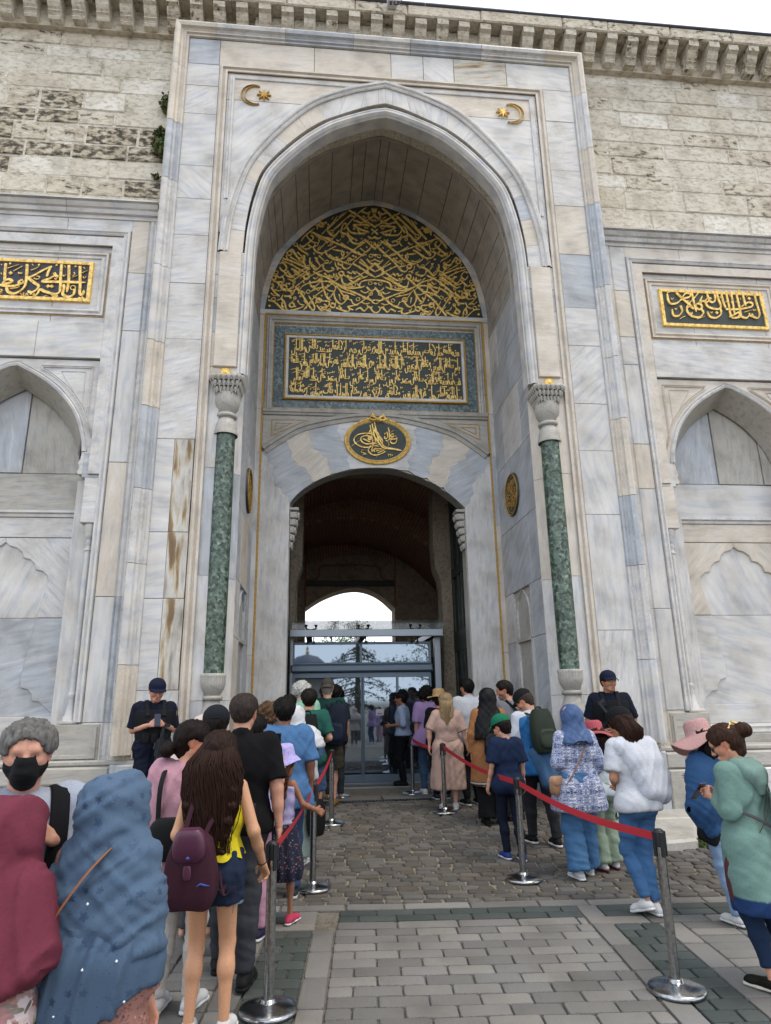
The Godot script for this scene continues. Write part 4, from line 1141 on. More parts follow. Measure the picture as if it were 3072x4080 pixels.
func build_vestibule() -> void:
	var v := thing("glass_vestibule", "grey aluminium and glass entrance vestibule with sliding doors inside the dark gateway", "vestibule")
	var z := -4.12
	var f := MB.new()
	# frame round the four door panels
	for x in [-1.66, -0.99, -0.27, -0.235, 0.455, 1.14]: bar(f, x, 0.02, x + (0.03 if absf(x + 0.25) < 0.03 else 0.05), 2.12, z - 0.03, z + 0.03)
	bar(f, -1.66, 0.02, 1.19, 0.16, z - 0.025, z + 0.026)
	bar(f, -1.66, 2.03, 1.19, 2.13, z - 0.025, z + 0.028)
	put("door_frame", f, M.alu, v)
	var hd := MB.new()
	bar(hd, -1.7, 2.14, 1.22, 2.29, z - 0.12, z + 0.12, 0.03)
	put("door_operator", hd, M.alu, v)
	var tr := MB.new()
	for x in [-1.68, -0.29, 1.15]: bar(tr, x, 2.3, x + 0.05, 2.75, z - 0.03, z + 0.03)
	bar(tr, -1.68, 2.3, 1.2, 2.335, z - 0.025, z + 0.025)
	bar(tr, -1.68, 2.7, 1.2, 2.75, z - 0.025, z + 0.035)
	put("transom_frame", tr, M.alu, v)
	for x in [[-1.61, -0.99], [-0.94, -0.27], [-0.2, 0.455], [0.505, 1.14]]:
		var g := MB.new()
		g.quad(Vector3(x[0], 0.16, z), Vector3(x[1], 0.16, z), Vector3(x[1], 2.03, z), Vector3(x[0], 2.03, z))
		put("door_pane", g, M.mirror_glass, v)
	for x in [[-1.63, -0.29], [-0.24, 1.15]]:
		var g := MB.new()
		g.quad(Vector3(x[0], 2.335, z), Vector3(x[1], 2.335, z), Vector3(x[1], 2.7, z), Vector3(x[0], 2.7, z))
		put("transom_pane", g, M.mirror_glass, v)
	var st := MB.new()
	bar(st, -1.72, 2.84, 1.42, 2.98, -3.95, -3.81, 0.004)
	bar(st, 1.27, 0.0, 1.4, 2.84, -4.2, -4.07, 0.004)
	bar(st, -1.72, 0.0, -1.66, 2.84, -4.2, -4.07, 0.004)
	bar(st, -0.28, 2.84, -0.16, 2.96, -6.4, -3.95, 0.004)
	bar(st, 1.2, 2.84, 1.32, 2.96, -6.4, -3.95, 0.004)
	bar(st, -1.4, 2.84, -1.28, 2.96, -6.4, -3.95, 0.004)
	put("steel_frame", st, M.steel, v)
	# glass roof on spider fittings
	var rf := MB.new()
	rf.quad(Vector3(-1.72, 3.12, -3.5), Vector3(1.45, 3.12, -3.5), Vector3(1.45, 3.2, -6.4), Vector3(-1.72, 3.2, -6.4))
	put("glass_roof", rf, M.glass, v)
	var ed := MB.new()
	ed.quad(Vector3(-1.72, 2.99, -3.86), Vector3(1.44, 2.99, -3.86), Vector3(1.44, 3.12, -3.86), Vector3(-1.72, 3.12, -3.86))
	put("glass_upstand", ed, M.glass, v)
	for x in [-1.3, -0.23, 0.85]:
		var sp := MB.new()
		for t in [-0.1, 0.1]:
			sp.tube([Vector3(x, 2.98, -3.88), Vector3(x + t, 3.0, -3.85)], 0.014, 6)
			sp.lathe([Vector2(0.012, 0.0), Vector2(0.016, 0.04), Vector2(0.034, 0.075), Vector2(0.034, 0.09), Vector2(0.0, 0.09)], Vector3(x + t, 2.99, -3.85), 10)
			sp.lathe([Vector2(0.0, -0.12), Vector2(0.03, -0.12), Vector2(0.03, -0.1), Vector2(0.012, -0.07), Vector2(0.014, 0.0)], Vector3(x + t * 0.6, 2.84, -4.0), 10)
		put("spider_fitting", sp, M.dark_metal, v)
	# dim inside: partition and ceiling track
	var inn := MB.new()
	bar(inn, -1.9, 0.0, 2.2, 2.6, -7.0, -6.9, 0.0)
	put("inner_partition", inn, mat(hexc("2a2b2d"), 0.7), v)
	var trk := MB.new()
	for y in [2.42, 2.56]: bar(trk, -0.95, y, 0.75, y + 0.03, -5.2, -5.16)
	put("cable_tray", trk, M.steel, v)
	var lab := MB.new()
	for x in [-0.78, -0.42, -0.05, 0.32]:
		for y in [2.38, 2.52]: bar(lab, x, y, x + 0.05, y + 0.05, -5.15, -5.14)
	put("white_tag", lab, mat(hexc("d5dde2"), 0.5), v)
	var stk := MB.new()
	bar(stk, 0.03, 1.28, 0.19, 1.4, z + 0.004, z + 0.006, 0.0)
	put("door_notice", stk, mat(hexc("a9aeb8"), 0.5), v)
	var st2 := MB.new()
	bar(st2, 0.06, 1.3, 0.16, 1.325, z + 0.007, z + 0.008, 0.0)
	put("notice_mark", st2, mat(hexc("b04a4a"), 0.5), v)
	var sill := MB.new()
	bar(sill, -1.7, -0.02, 1.3, 0.02, z - 0.1, z + 0.1)
	bar(sill, -0.95, -0.02, 0.6, 0.012, -3.42, -3.36)
	put("threshold_rail", sill, M.steel, v)
# ------------------------------------------------------------------ gilded script
# one stroke of a broad pen along a line, raised from its board; the pen is held at an angle, so the width changes with the direction
func pen(mb: MB, pts: PackedVector2Array, w: float, h: float, z: float, nib := 0.9) -> void:
	if pts.size() > 2: pts = spline(pts, 3)
	var l := []
	var r := []
	var k := pts.size()
	for i in k:
		var d := (pts[mini(i + 1, k - 1)] - pts[maxi(i - 1, 0)]).normalized()
		var s := Vector2(-d.y, d.x)
		var ww := w * (0.42 + 0.58 * absf(sin(d.angle() - nib))) * 0.5
		if i == k - 1: ww *= 0.35
		l.append(pts[i] + s * ww)
		r.append(pts[i] - s * ww)
	for i in k - 1:
		var a := Vector3(r[i].x, r[i].y, z + h)
		var b := Vector3(r[i + 1].x, r[i + 1].y, z + h)
		var c := Vector3(l[i + 1].x, l[i + 1].y, z + h)
		var d := Vector3(l[i].x, l[i].y, z + h)
		mb.quad(a, b, c, d)
		var o := Vector3(0, 0, -h - 0.004)
		mb.quad(a + o, b + o, b, a)
		mb.quad(c + o, d + o, d, c)
	for e in [[l[0], r[0]], [r[k - 1], l[k - 1]]]:
		mb.quad(Vector3(e[0].x, e[0].y, z), Vector3(e[1].x, e[1].y, z), Vector3(e[1].x, e[1].y, z + h), Vector3(e[0].x, e[0].y, z + h))

func dot(mb: MB, p: Vector2, r: float, h: float, z: float) -> void:
	mb.prism(PackedVector2Array([p + Vector2(0, -r), p + Vector2(r, 0), p + Vector2(0, r), p + Vector2(-r, 0)]), z - 0.004, z + h, 0.0, false)

func traced(parent: Node3D, rows: Array, c: Vector2, z: float, w: float, thin: float, dr: float, ma: Material, mirror := false) -> void:
	for row in rows:
		for st in (row as String).split(";"):
			var t := st.split(" ", false)
			var kind := ""
			var first := 0
			if t[0] in ["o", "d", "n"]:
				kind = t[0]
				first = 1
			for side: int in ([1, -1] if mirror else [1]):
				var pts := PackedVector2Array()
				for i in range(first, t.size() - 1, 2): pts.append(Vector2(c.x + side * t[i].to_float() * 0.01, c.y + t[i + 1].to_float() * 0.01))
				var mb := MB.new()
				var lift := rng.randf_range(0.0, 0.006)
				if kind == "d": dot(mb, pts[0], dr, 0.018 + lift, z)
				elif kind == "o":
					var ring := PackedVector2Array()
					var r := t[3].to_float() * 0.01
					for i in 13: ring.append(pts[0] + Vector2(cos(TAU * i / 12.0), sin(TAU * i / 12.0)) * r)
					pen(mb, ring, w if r > w else thin, 0.02 + lift, z)
				else: pen(mb, pts, thin if kind == "n" else w, 0.02 + lift, z)
				put("letter", mb, ma, parent)

func build_tympanum() -> Node3D:
	var ty := thing("tympanum_panel", "dark green pointed panel of mirrored gilded calligraphy filling the top of the recess", "inscription")
	var mb := MB.new()
	mb.prism(mirrored(c_tym), ZB - 0.06, ZB - 0.012, 0.0)
	put("board", mb, M.board_green, ty)
	traced(ty, TRACE_TYMPANUM, Vector2.ZERO, ZB - 0.012, 0.043, 0.02, 0.03, M.gold, true)
	traced(ty, TRACE_MORE, Vector2.ZERO, ZB - 0.012, 0.03, 0.02, 0.024, M.gold, true)
	return ty

func plaque(s: int) -> void:
	var z := ZF - 0.05
	var p := thing("inscription_plaque", "black plaque of gilded script in a gold frame high on the left flank" if s < 0 else "green plaque of gilded script in a gold frame high on the right flank", "inscription", Vector3(s * FC, 8.40, z))
	var b := MB.new()
	b.box(Vector3(-1.02, -0.38, -0.02), Vector3(1.02, 0.38, 0.025))
	put("board", b, M.board_navy if s < 0 else M.board_green, p)
	var f := MB.new()
	f.sweep(rect(-1.02, -0.38, 1.02, 0.38), [Vector2(-0.01, 0.0), Vector2(0.0, 0.045), Vector2(0.055, 0.045), Vector2(0.06, 0.02)], 0.0, true)
	put("gilded_frame", f, M.gold, p)
	traced(p, TRACE_LEFT if s < 0 else TRACE_RIGHT, Vector2(0.0, -0.02) if s < 0 else Vector2(0.01, 0.02), 0.025, 0.052 if s < 0 else 0.046, 0.016, 0.035, M.gold)

func ellipse(c: Vector2, rx: float, ry: float, n := 48) -> PackedVector2Array:
	var r := PackedVector2Array()
	for i in n: r.append(c + Vector2(cos(TAU * i / n) * rx, sin(TAU * i / n) * ry))
	return r

func build_oval() -> void:
	var o := thing("oval_emblem", "oval dark green emblem with a gilded monogram, gold rim and gilded bow above the door", "emblem", Vector3(0.005, 6.635, ZB))
	var b := MB.new()
	b.prism(ellipse(Vector2.ZERO, 0.665, 0.485), -0.03, 0.018, 0.012)
	put("stone_rim", b, M.marble_grey, o)
	var d := MB.new()
	d.prism(ellipse(Vector2.ZERO, 0.58, 0.41), -0.02, 0.022, 0.0)
	put("board", d, M.board_green, o)
	var g := MB.new()
	var e := ellipse(Vector2.ZERO, 0.625, 0.455)
	e.reverse()
	g.sweep(e, P([-0.04, 0.0, -0.035, 0.03, -0.015, 0.045, 0.0, 0.03, 0.02, 0.05, 0.045, 0.04, 0.055, 0.015]), 0.0, true)
	flip_faces(g)
	put("gilded_rim", g, M.gold, o)
	traced(o, TRACE_OVAL, Vector2(0.005, -0.035), 0.022, 0.026, 0.011, 0.014, M.gold)
	# the bow
	var bow := MB.new()
	for s: int in [-1, 1]:
		bow.tube([Vector3(0, 0.44, 0.05), Vector3(s * 0.06, 0.5, 0.08), Vector3(s * 0.13, 0.53, 0.07), Vector3(s * 0.17, 0.48, 0.06), Vector3(s * 0.12, 0.43, 0.07), Vector3(s * 0.04, 0.44, 0.07), Vector3(0, 0.45, 0.06)], [0.02, 0.028, 0.03, 0.026, 0.03, 0.026, 0.02], 8, 0.6)
		bow.tube([Vector3(s * 0.12, 0.47, 0.05), Vector3(s * 0.19, 0.47, 0.05), Vector3(s * 0.23, 0.49, 0.06)], [0.02, 0.024, 0.008], 8, 0.5)
	bow.tube([Vector3(-0.05, 0.5, 0.06), Vector3(-0.1, 0.57, 0.06), Vector3(-0.12, 0.62, 0.05)], [0.02, 0.026, 0.008], 8, 0.5)
	bow.tube([Vector3(0.06, 0.5, 0.06), Vector3(0.11, 0.55, 0.06), Vector3(0.14, 0.59, 0.05)], [0.02, 0.026, 0.008], 8, 0.5)
	bow.lathe([Vector2(0.0, -0.035), Vector2(0.035, -0.02), Vector2(0.04, 0.0), Vector2(0.035, 0.02), Vector2(0.0, 0.035)], Vector3(0, 0.45, 0.075), 12)
	put("gilded_bow", bow, M.gold, o)

func flip_faces(mb: MB) -> void:
	for i in mb.n.size(): mb.n[i] = -mb.n[i]
	flip(mb)

func round_script(md: Node3D) -> void:
	var r := RandomNumberGenerator.new()
	r.seed = 77
	for k in 26:
		var a := TAU * k / 26.0
		var mb := MB.new()
		var c := Vector2(cos(a), sin(a)) * r.randf_range(0.17, 0.29)
		if k % 3 == 0: pen(mb, PackedVector2Array([c * 1.1, c * 0.6, c * 0.1]), 0.03, 0.012, 0.02)
		elif k % 3 == 1:
			var ring := PackedVector2Array()
			for i in 10: ring.append(c + Vector2(cos(TAU * i / 9.0), sin(TAU * i / 9.0)) * 0.035)
			pen(mb, ring, 0.024, 0.012, 0.02)
		else: pen(mb, PackedVector2Array([c, c.rotated(0.3) * 1.15, c.rotated(0.55), c.rotated(0.7) * 0.7]), 0.03, 0.012, 0.02)
		put("letter", mb, M.gold_old, md)

# letter shapes on a pen grid: x counts to the left from where the letter begins, the base line is y = 0, an upright is 2.5 high; first the shape that joins on to the left, then the one that ends
const SHAPES := {
	"a": [[], "0.1 2.5 0.14 1.2 0.1 0 ", 0.0, 0.5], "b": ["0 0.7 0.1 0.05 0.6 0", "0 0.6 0.1 0 0.9 -0.12 1.5 0.05 1.6 0.5", 0.6, 1.8],
	"n": ["0 0.7 0.1 0.05 0.6 0", "0 0.6 0.12 0 0.1 -0.5 0.6 -0.85 1.05 -0.6 1.15 0.1", 0.6, 1.3], "y": ["0 0.7 0.1 0.05 0.6 0", "0 0.25 0.35 0.2 0.35 -0.1 0.7 -0.6 0.1 -0.85 1.2 -0.75 1.5 -0.15", 0.6, 1.6],
	"j": ["0 0.85 0.5 0.8 1 0.65 0.4 0.2 0 0.05 1.1 0", "0 0.8 0.9 0.65 0.3 0.15 0.1 -0.6 0.7 -1.05 1.3 -0.9", 1.1, 1.3], "d": [[], "0.1 0.9 0.02 0.25 0.4 0 0.8 0.1", 0.0, 0.9],
	"r": [[], "0 0.5 0.1 0 0.4 -0.5 0.9 -0.6", 0.0, 0.75], "s": ["0 0.5 0.1 0 0.38 0 0.42 0.45 0.46 0 0.8 0 0.84 0.45 0.9 0 1.3 0", "0 0.5 0.1 0 0.38 0 0.42 0.45 0.46 0 0.8 0.1 0.8 -0.5 1.3 -0.85 1.8 -0.5 1.85 0.1", 1.3, 2.0],
	"S": ["0.05 0.1 0.35 0.7 0.8 0.65 0.9 0.15 0.1 0.02 0.9 0 1 0.35 1.1 0 1.4 0", "0.05 0.1 0.35 0.7 0.8 0.65 0.9 0.1 0.1 0 0.9 0 1 -0.5 1.5 -0.8 1.9 0", 1.4, 2.0], "t": ["0.05 0.1 0.35 0.7 0.8 0.65 0.9 0.1 0.1 0 1.1 0|0.62 2.3 0.68 0.2", "0.05 0.1 0.35 0.7 0.8 0.65 0.9 0.1 0.1 0 1.2 0|0.62 2.3 0.68 0.2", 1.1, 1.3],
	"e": ["0.1 0.1 0.15 0.5 0.6 0.55 0.35 0.2 0 0.02 0.9 0", "0.7 0.9 0.2 0.85 0.15 0.5 0.5 0.35 0.1 0.1 0.2 -0.7 0.8 -0.95 1.3 -0.8", 0.9, 1.3], "f": ["0.1 0.3 0.15 0.75 0.5 0.75 0.5 0.4 0.15 0.3 0 0.02 0.75 0", "0.1 0.3 0.15 0.75 0.5 0.75 0.5 0.4 0.1 0.25 0.1 0 0.9 -0.1 1.5 0.05 1.6 0.5", 0.75, 1.8],
	"q": ["0.1 0.3 0.15 0.75 0.5 0.75 0.5 0.4 0.15 0.3 0 0.02 0.75 0", "0.1 0.3 0.15 0.75 0.5 0.75 0.5 0.4 0.1 0.2 0.1 -0.5 0.6 -0.85 1.05 -0.6 1.15 0.1", 0.75, 1.3], "k": ["1.3 2.3 0.6 1.7 0.1 1.1 0.5 0.6 0.3 0.05 1.2 0", "0.1 2.4 0.02 0.1 0.8 -0.05 1.3 0.2|0.5 1.1 0.8 1 0.5 0.7 0.8 0.6", 1.2, 1.4],
	"l": ["0.05 2.5 0.1 1.2 0.04 0.05 0.5 0", "0.05 2.5 0.08 1 0.02 0 0.1 -0.5 0.6 -0.7 1.05 -0.4 1.15 0.1", 0.5, 1.3], "m": ["0.02 0.1 0.1 0.4 0.4 0.35 0.35 0 0.02 0.02 0.65 0", "0.02 0.1 0.1 0.4 0.4 0.35 0.35 0 0.1 -0.1 0.35 -0.5 0.3 -1", 0.65, 0.7],
	"h": ["0 0.05 0.2 0.75 0.8 0.55 0.5 0 0.2 0.3 0.5 0.5 1 0", "0 0.1 0.1 0.7 0.5 0.8 0.55 0.3 0.1 0.1", 1.0, 0.7], "w": [[], "0.1 0.3 0.12 0.7 0.45 0.72 0.45 0.4 0.08 0.35 0.05 -0.1 0.45 -0.55 0.9 -0.5", 0.0, 0.85]}
const WHICH := {"ا": "a", "أ": "a", "ب": "b1", "ت": "b-2", "ث": "b-3", "ن": "n-1", "ي": "y2", "ى": "y", "ج": "j1", "ح": "j", "خ": "j-1", "د": "d", "ذ": "d-1", "ر": "r", "ز": "r-1", "س": "s", "ش": "s-3", "ص": "S", "ض": "S-1", "ط": "t", "ظ": "t-1", "ع": "e", "غ": "e-1", "ف": "f-1", "ق": "q-2", "ك": "k", "ل": "l", "م": "m", "ه": "h", "ة": "h-2", "و": "w", "ئ": "y"}
const LINES := ["هذه قلعة مباركة اسس بنيانها على تاييد من الله ورضوان رصص اركانها بتشييد بالامن والامان", "بامر سلطان البرين وخاقان البحرين ظل الله في الثقلين عون الله بين الخافقين قهرمان الما والطين فاتح قلعة", "قسطنطينية ابو الفتح سلطان محمد خان بن سلطان مراد خان بن سلطان محمد خان خلد الله تعالى", "سلطانه واعلى على فرق الفرقدين مكانه في تاريخ شهر رمضان المبارك ثلاث وثمانين وثمانمائة"]

func build_text_panel() -> void:
	var p := thing("text_panel", "long green panel with four lines of gilded script in a gold frame", "inscription", Vector3(0, 8.27, ZB - 0.03))
	var b := MB.new()
	b.box(Vector3(-1.88, -0.71, -0.05), Vector3(1.88, 0.71, 0.01))
	put("board", b, M.board_green, p)
	var f := MB.new()
	f.sweep(rect(-1.91, -0.74, 1.91, 0.74), [Vector2(-0.015, 0.0), Vector2(-0.005, 0.05), Vector2(0.02, 0.055), Vector2(0.03, 0.035)], 0.0, true)
	put("gilded_frame", f, M.gold_old, p)
	var i := MB.new()
	i.us = Vector2(0.5, 0.5)
	i.sweep(rect(-1.88, -0.71, 1.88, 0.71), [Vector2(-0.002, 0.03), Vector2(0.0, 0.036), Vector2(0.05, 0.036), Vector2(0.055, 0.01)], 0.0, true)
	put("inner_frame", i, M.marble_pale, p)
	var r := RandomNumberGenerator.new()
	r.seed = 5
	for n in 4:
		var text: String = LINES[n]
		# measure, then write to the width of the panel
		var total := 0.0
		for pass_n in 2:
			var x := 0.0
			var k := 3.56 / total if pass_n == 1 else 1.0
			var ky := 0.118
			var y0 := 0.36 - n * 0.335
			var up := 0
			for c in text.length():
				var ch := text[c]
				if ch == " ":
					x += 0.12
					up = 1 - up
					continue
				var code: String = WHICH[ch]
				var sh: Array = SHAPES[code[0]]
				var joins: bool = c + 1 < text.length() and text[c + 1] != " " and not (sh[0] is Array)
				if pass_n == 1:
					var mb := MB.new()
					var shift := up * 0.55
					for st in (sh[0] if joins else sh[1]).split("|"):
						var t: PackedStringArray = st.split(" ", false)
						var pts := PackedVector2Array()
						for q in range(0, t.size() - 1, 2): pts.append(Vector2(1.78 - (x + t[q].to_float()) * k, y0 + (t[q + 1].to_float() + (shift if t[q + 1].to_float() < 2.0 else 0.0)) * ky))
						pen(mb, pts, 0.0235, 0.014, 0.01)
					if code.length() > 1:
						var num := code.substr(1).to_int()
						for q in absi(num): dot(mb, Vector2(1.78 - (x + 0.25 + 0.3 * q) * k, y0 + ((1.15 + (0.25 if q == 1 and num == -3 else 0.0)) if num < 0 else -0.45) * ky + shift * ky), 0.014, 0.014, 0.01)
					if r.randf() < 0.55:
						var q := Vector2(1.78 - (x + 0.3) * k, y0 + r.randf_range(1.5, 2.5) * ky)
						if r.randf() < 0.5: pen(mb, PackedVector2Array([q, q + Vector2(-0.09, -0.035)]), 0.014, 0.012, 0.01, 2.2)
						else: pen(mb, PackedVector2Array([q, q + Vector2(-0.02, -0.03), q + Vector2(-0.045, 0.0), q + Vector2(-0.04, -0.05)]), 0.013, 0.012, 0.01, 2.2)
					put("letter", mb, M.gold, p)
				x += sh[2] if joins else sh[3]
			total = x
const TRACE_TYMPANUM := ["-144 1157 -120 1146 -75 1125 -48 1113 -34 1106;-58 1219 -34 1203 -15 1189 3 1176;-124 1110 -109 1129 -100 1136 -83 1153",
	"-74 1077 -69 1067 -59 1067 -43 1088 -21 1110 2 1135;-85 1095 -80 1088 -64 1096 -48 1114 -13 1143;-75 1131 -58 1118 -42 1107 -24 1102",
	"-117 1152 -96 1179 -83 1201;-105 1164 -85 1189 -61 1215;-93 1162 -72 1187 -50 1211;-69 1167 -39 1209 -17 1230",
	"-75 1158 -71 1178 -64 1183 -61 1172 -53 1160 -34 1158 -23 1161;-48 1180 -23 1182 -10 1180;-48 1179 -31 1169 -12 1163;-162 1111 -149 1125 -138 1135",
	"-162 1131 -155 1144 -134 1166;-141 1148 -136 1142 -140 1134 -146 1138;-104 1172 -104 1160 -92 1149 -75 1166;-104 1179 -100 1173;o -129 1125 4",
	"-130 1120 -136 1117 -128 1105 -114 1103 -96 1116 -85 1123;-109 1111 -104 1097 -85 1086 -74 1092 -69 1108 -93 1113",
	"-75 1158 -61 1153 -50 1134 -34 1132 -21 1146;-170 1102 -156 1088;-185 1089 -159 1072;-201 1084 -180 1077 -156 1066 -140 1060;o -187 1098 5",
	"-191 1101 -182 1108 -177 1102 -167 1087 -154 1091;o -174 1121 4;-171 1119 -164 1109 -151 1100 -146 1095",
	"-142 1089 -142 1076 -130 1059 -117 1072 -104 1080;o -106 1081 4;-123 1096 -111 1083;-131 1091 -122 1076;-114 1072 -111 1061 -101 1057 -90 1062 -96 1067",
	"-208 1070 -200 1073 -192 1061 -200 1052 -208 1063;-191 1055 -179 1041 -156 1060 -141 1060;o -214 1048 4;-214 1042 -205 1036 -189 1052;o -219 1035 5",
	"-221 1027 -209 1024 -200 1025 -204 1012 -191 1004 -176 1017;-180 1029 -150 1054 -143 1067;-173 1014 -142 1043 -114 1059",
	"-165 998 -163 1009 -150 1023 -119 1031 -90 1032;-127 1050 -101 1039 -74 1019 -43 1006 -11 989;-111 1052 -93 1033;-90 1030 -59 1017 -24 1022",
	"o -149 1041 6;-142 1031 -138 1017 -129 1019 -116 1035 -127 1032;o -119 1035 4;-116 1029 -108 999 -100 991 -90 1006 -85 1019;o -145 1004 4",
	"-141 1004 -126 1013 -103 1018;-172 1014 -155 991 -136 960 -131 969 -144 995;-224 1011 -214 997 -205 990;-229 979 -216 976 -200 960 -194 957",
	"o -218 982 4;-203 986 -194 974 -191 960 -186 957;-196 991 -180 993 -170 1011 -155 994;-184 969 -170 990;o -179 970 5;-182 957 -167 961 -154 968",
	"-154 959 -129 995 -108 1014 -74 1046;-134 995 -118 984 -100 982 -103 970 -116 966 -95 957;-129 975 -126 987;o -92 973 5;-85 968 -64 960 -56 963 -59 972",
	"-90 1009 -87 989 -74 977 -61 990;-79 1001 -76 986;o -64 994 5;-59 972 -38 979 -14 1001 1 1023;-43 964 -33 970 -25 962 -14 974 -7 963 0 959",
	"-74 1019 -43 1036 -16 1050;o -47 1026 4;-61 1050 -48 1042 -13 1068 2 1084;-74 1043 -69 1028 -53 1029 -29 1049",
	"-61 1059 -53 1054 -49 1060 -44 1054 -39 1061;-35 1085 -19 1074 1 1061;-32 1092 -13 1071;-48 1079 -24 1064 1 1046;-35 1021 -32 1033 -19 1039 1 1041",
	"o -11 1032 4;-19 1022 -9 1013 1 1020;o -10 1006 4;-17 998 -11 989 0 991;o -9 1102 4;-18 1093 -8 1081 2 1084;o -10 1134 4;-21 1143 -9 1129 2 1119",
	"-7 1123 2 1138;-48 1144 -58 1153 -61 1162;-4 1227 -4 1219 0 1219 1 1226;5 1226 3 1220 0 1219;-9 1217 -13 1210 -12 1202 -4 1204 3 1213",
	"-31 1219 -17 1213 -9 1220;-42 1192 -31 1187 -23 1190;-34 1203 -20 1194 -12 1197;-7 1172 2 1163;-7 1159 3 1169;-15 1152 -7 1147 2 1152",
	"-198 980 -200 968 -196 963;-217 1015 -224 1008;-212 1024 -201 1013;-118 1191 -126 1174 -128 1164;-131 1174 -107 1185;-123 1171 -112 1180 -106 1182",
	"o -118 1176 5;o -96 1159 4;o -71 1150 3;o -76 1079 5;-80 1077 -72 1074;o -56 1090 4;o -18 1178 4;-154 1094 -156 1079 -151 1067;o -156 1083 4",
	"-101 1048 -95 1042 -90 1046 -91 1053;-85 1052 -82 1043 -72 1047 -69 1054;o -74 1053 5;-182 1059 -171 1053 -163 1045;-197 1052 -189 1040 -174 1038",
	"o -196 1013 5;-191 1010 -180 999 -185 987;o -122 984 5;o -38 991 4;-79 974 -74 965;d -91 1183;d -46 1170;d -48 1099;d -42 1097;d -61 1107;d -82 1064",
	"d -53 1004;d -103 1022;d -181 1070;d -171 1062;d -177 1058;d -221 1018;d -221 1012;d -228 988;d -226 966;d -199 974;d -186 1022;d -182 988;d -162 992",
	"d -134 1101;d -145 1121;d -141 1117;d -151 1111;d -41 1141;d 2 1105;d 1 1032;d -45 1192"]
const TRACE_RIGHT := ["95 39 95 17 97 -14;84 38 85 14 87 -6 82 -17 73 -14 72 -8;73 -14 67 -12 67 -7;65 -13 59 -18 50 -16 46 -13;60 38 61 21 62 7;48 38 49 10 50 -16",
	"38 38 38 12 37 -13;28 38 29 9 30 -16 40 -18 50 -15;18 37 19 16 22 0;9 40 10 21 13 4 6 -2 -8 0 -15 6 -15 16 -9 20 -3 20",
	"22 -1 38 -1 57 2 74 7 76 14 67 15 53 5;26 -17 36 -12 45 -7 48 -11 43 -15;11 2 11 -11 0 -20 -12 -18 -15 -7;5 32 4 17 -3 12 -8 17 -10 31",
	"-8 17 -14 11 -20 14 -27 11 -20 25;o -30 2 6;-28 -1 -23 -10 -32 -20 -46 -19 -53 -12 -54 -4 -47 2 -41 -4;-40 37 -39 13 -37 -10;-70 29 -58 15 -43 1",
	"-25 33 -38 18 -50 6 -55 -4;-66 2 -64 -9 -72 -19 -82 -19 -83 -6;-61 17 -53 28 -43 28 -46 21 -61 16 -72 7 -84 5 -88 13 -88 27;n -88 28 -66 36",
	"n 57 -6 74 0;n -37 -24 -21 -18;n 67 27 77 38;o 75 38 2;o -31 34 2;o 54 39 2;n -7 37 -6 34 -3 37 -3 35;n 76 1 77 -2 80 1 81 -2;n -82 17 -80 14 -77 18",
	"n -77 -4 -76 -7 -73 -3;n -51 14 -50 11 -47 15;n -48 -11 -46 -15 -44 -10;n -9 -8 -7 -11 -5 -7;n 14 25 15 21;n 25 16 25 13;n 35 16 36 12;n 34 29 35 26",
	"n 44 34 45 30;n 45 17 45 14;n 54 24 55 20;n 69 40 69 37;n -71 -26 -65 -22 -59 -19;d 72 24;d 3 -9;d -58 36"]
const TRACE_LEFT := ["81 31 83 13 85 -6 86 -21 91 -24 92 -15;n 71 11 74 16 72 19;n 71 9 79 13;o 74 -11 4;77 -13 76 -24 68 -29 59 -24 60 -13 58 -5;63 32 65 12 66 -2 65 -20",
	"51 33 52 11 54 -14 53 -21 47 -25 38 -23;25 -2 52 -1 93 0;44 12 34 4 25 0 25 -3;41 16 44 11 49 8;38 -23 29 -20 22 -17 20 -23 15 -30 14 -25",
	"36 28 24 21 9 9 0 4;34 26 31 17 30 8;1 4 12 -5 19 -10 17 -17 10 -23 3 -21;-4 30 -2 8 -2 -10 -8 -21 -18 -27 -27 -24 -31 -15;n 10 4 16 2 19 7 13 8",
	"-7 0 -13 -4 -9 -8 -5 -2;-5 -5 -18 -12 -33 -13 -42 -11;-38 -10 -23 -5 -30 0 -39 -8;-38 30 -37 12 -35 -6;n -34 21 -17 29;n -24 16 -15 23 -11 27",
	"n -16 14 -14 11 -13 13 -11 11 -10 14;n -25 -18 -13 -15 -11 -11;n 26 -31 35 -28;n -8 -25 -4 -31;n -4 -26 -2 -24 -3 -28 0 -31;n 1 -31 2 -25 5 -30",
	"o 9 -26 1;n 55 13 57 10 60 14;n 43 6 45 3 47 7;n 88 11 90 8 93 12;n 87 29 90 26;o 74 30 1;n 56 31 58 27;o 43 31 1;n 4 31 6 28;o 15 30 1",
	"n 3 19 11 23 16 29;n -45 28 -43 26;n -43 11 -41 8;n 85 18 94 23;o -31 30 1;o -39 -22 2;n -40 -27 -36 -26;d 86 -31;d 91 -30;d 34 -10;d 40 -10;d 45 -28",
	"d 49 -28;d -28 12"]
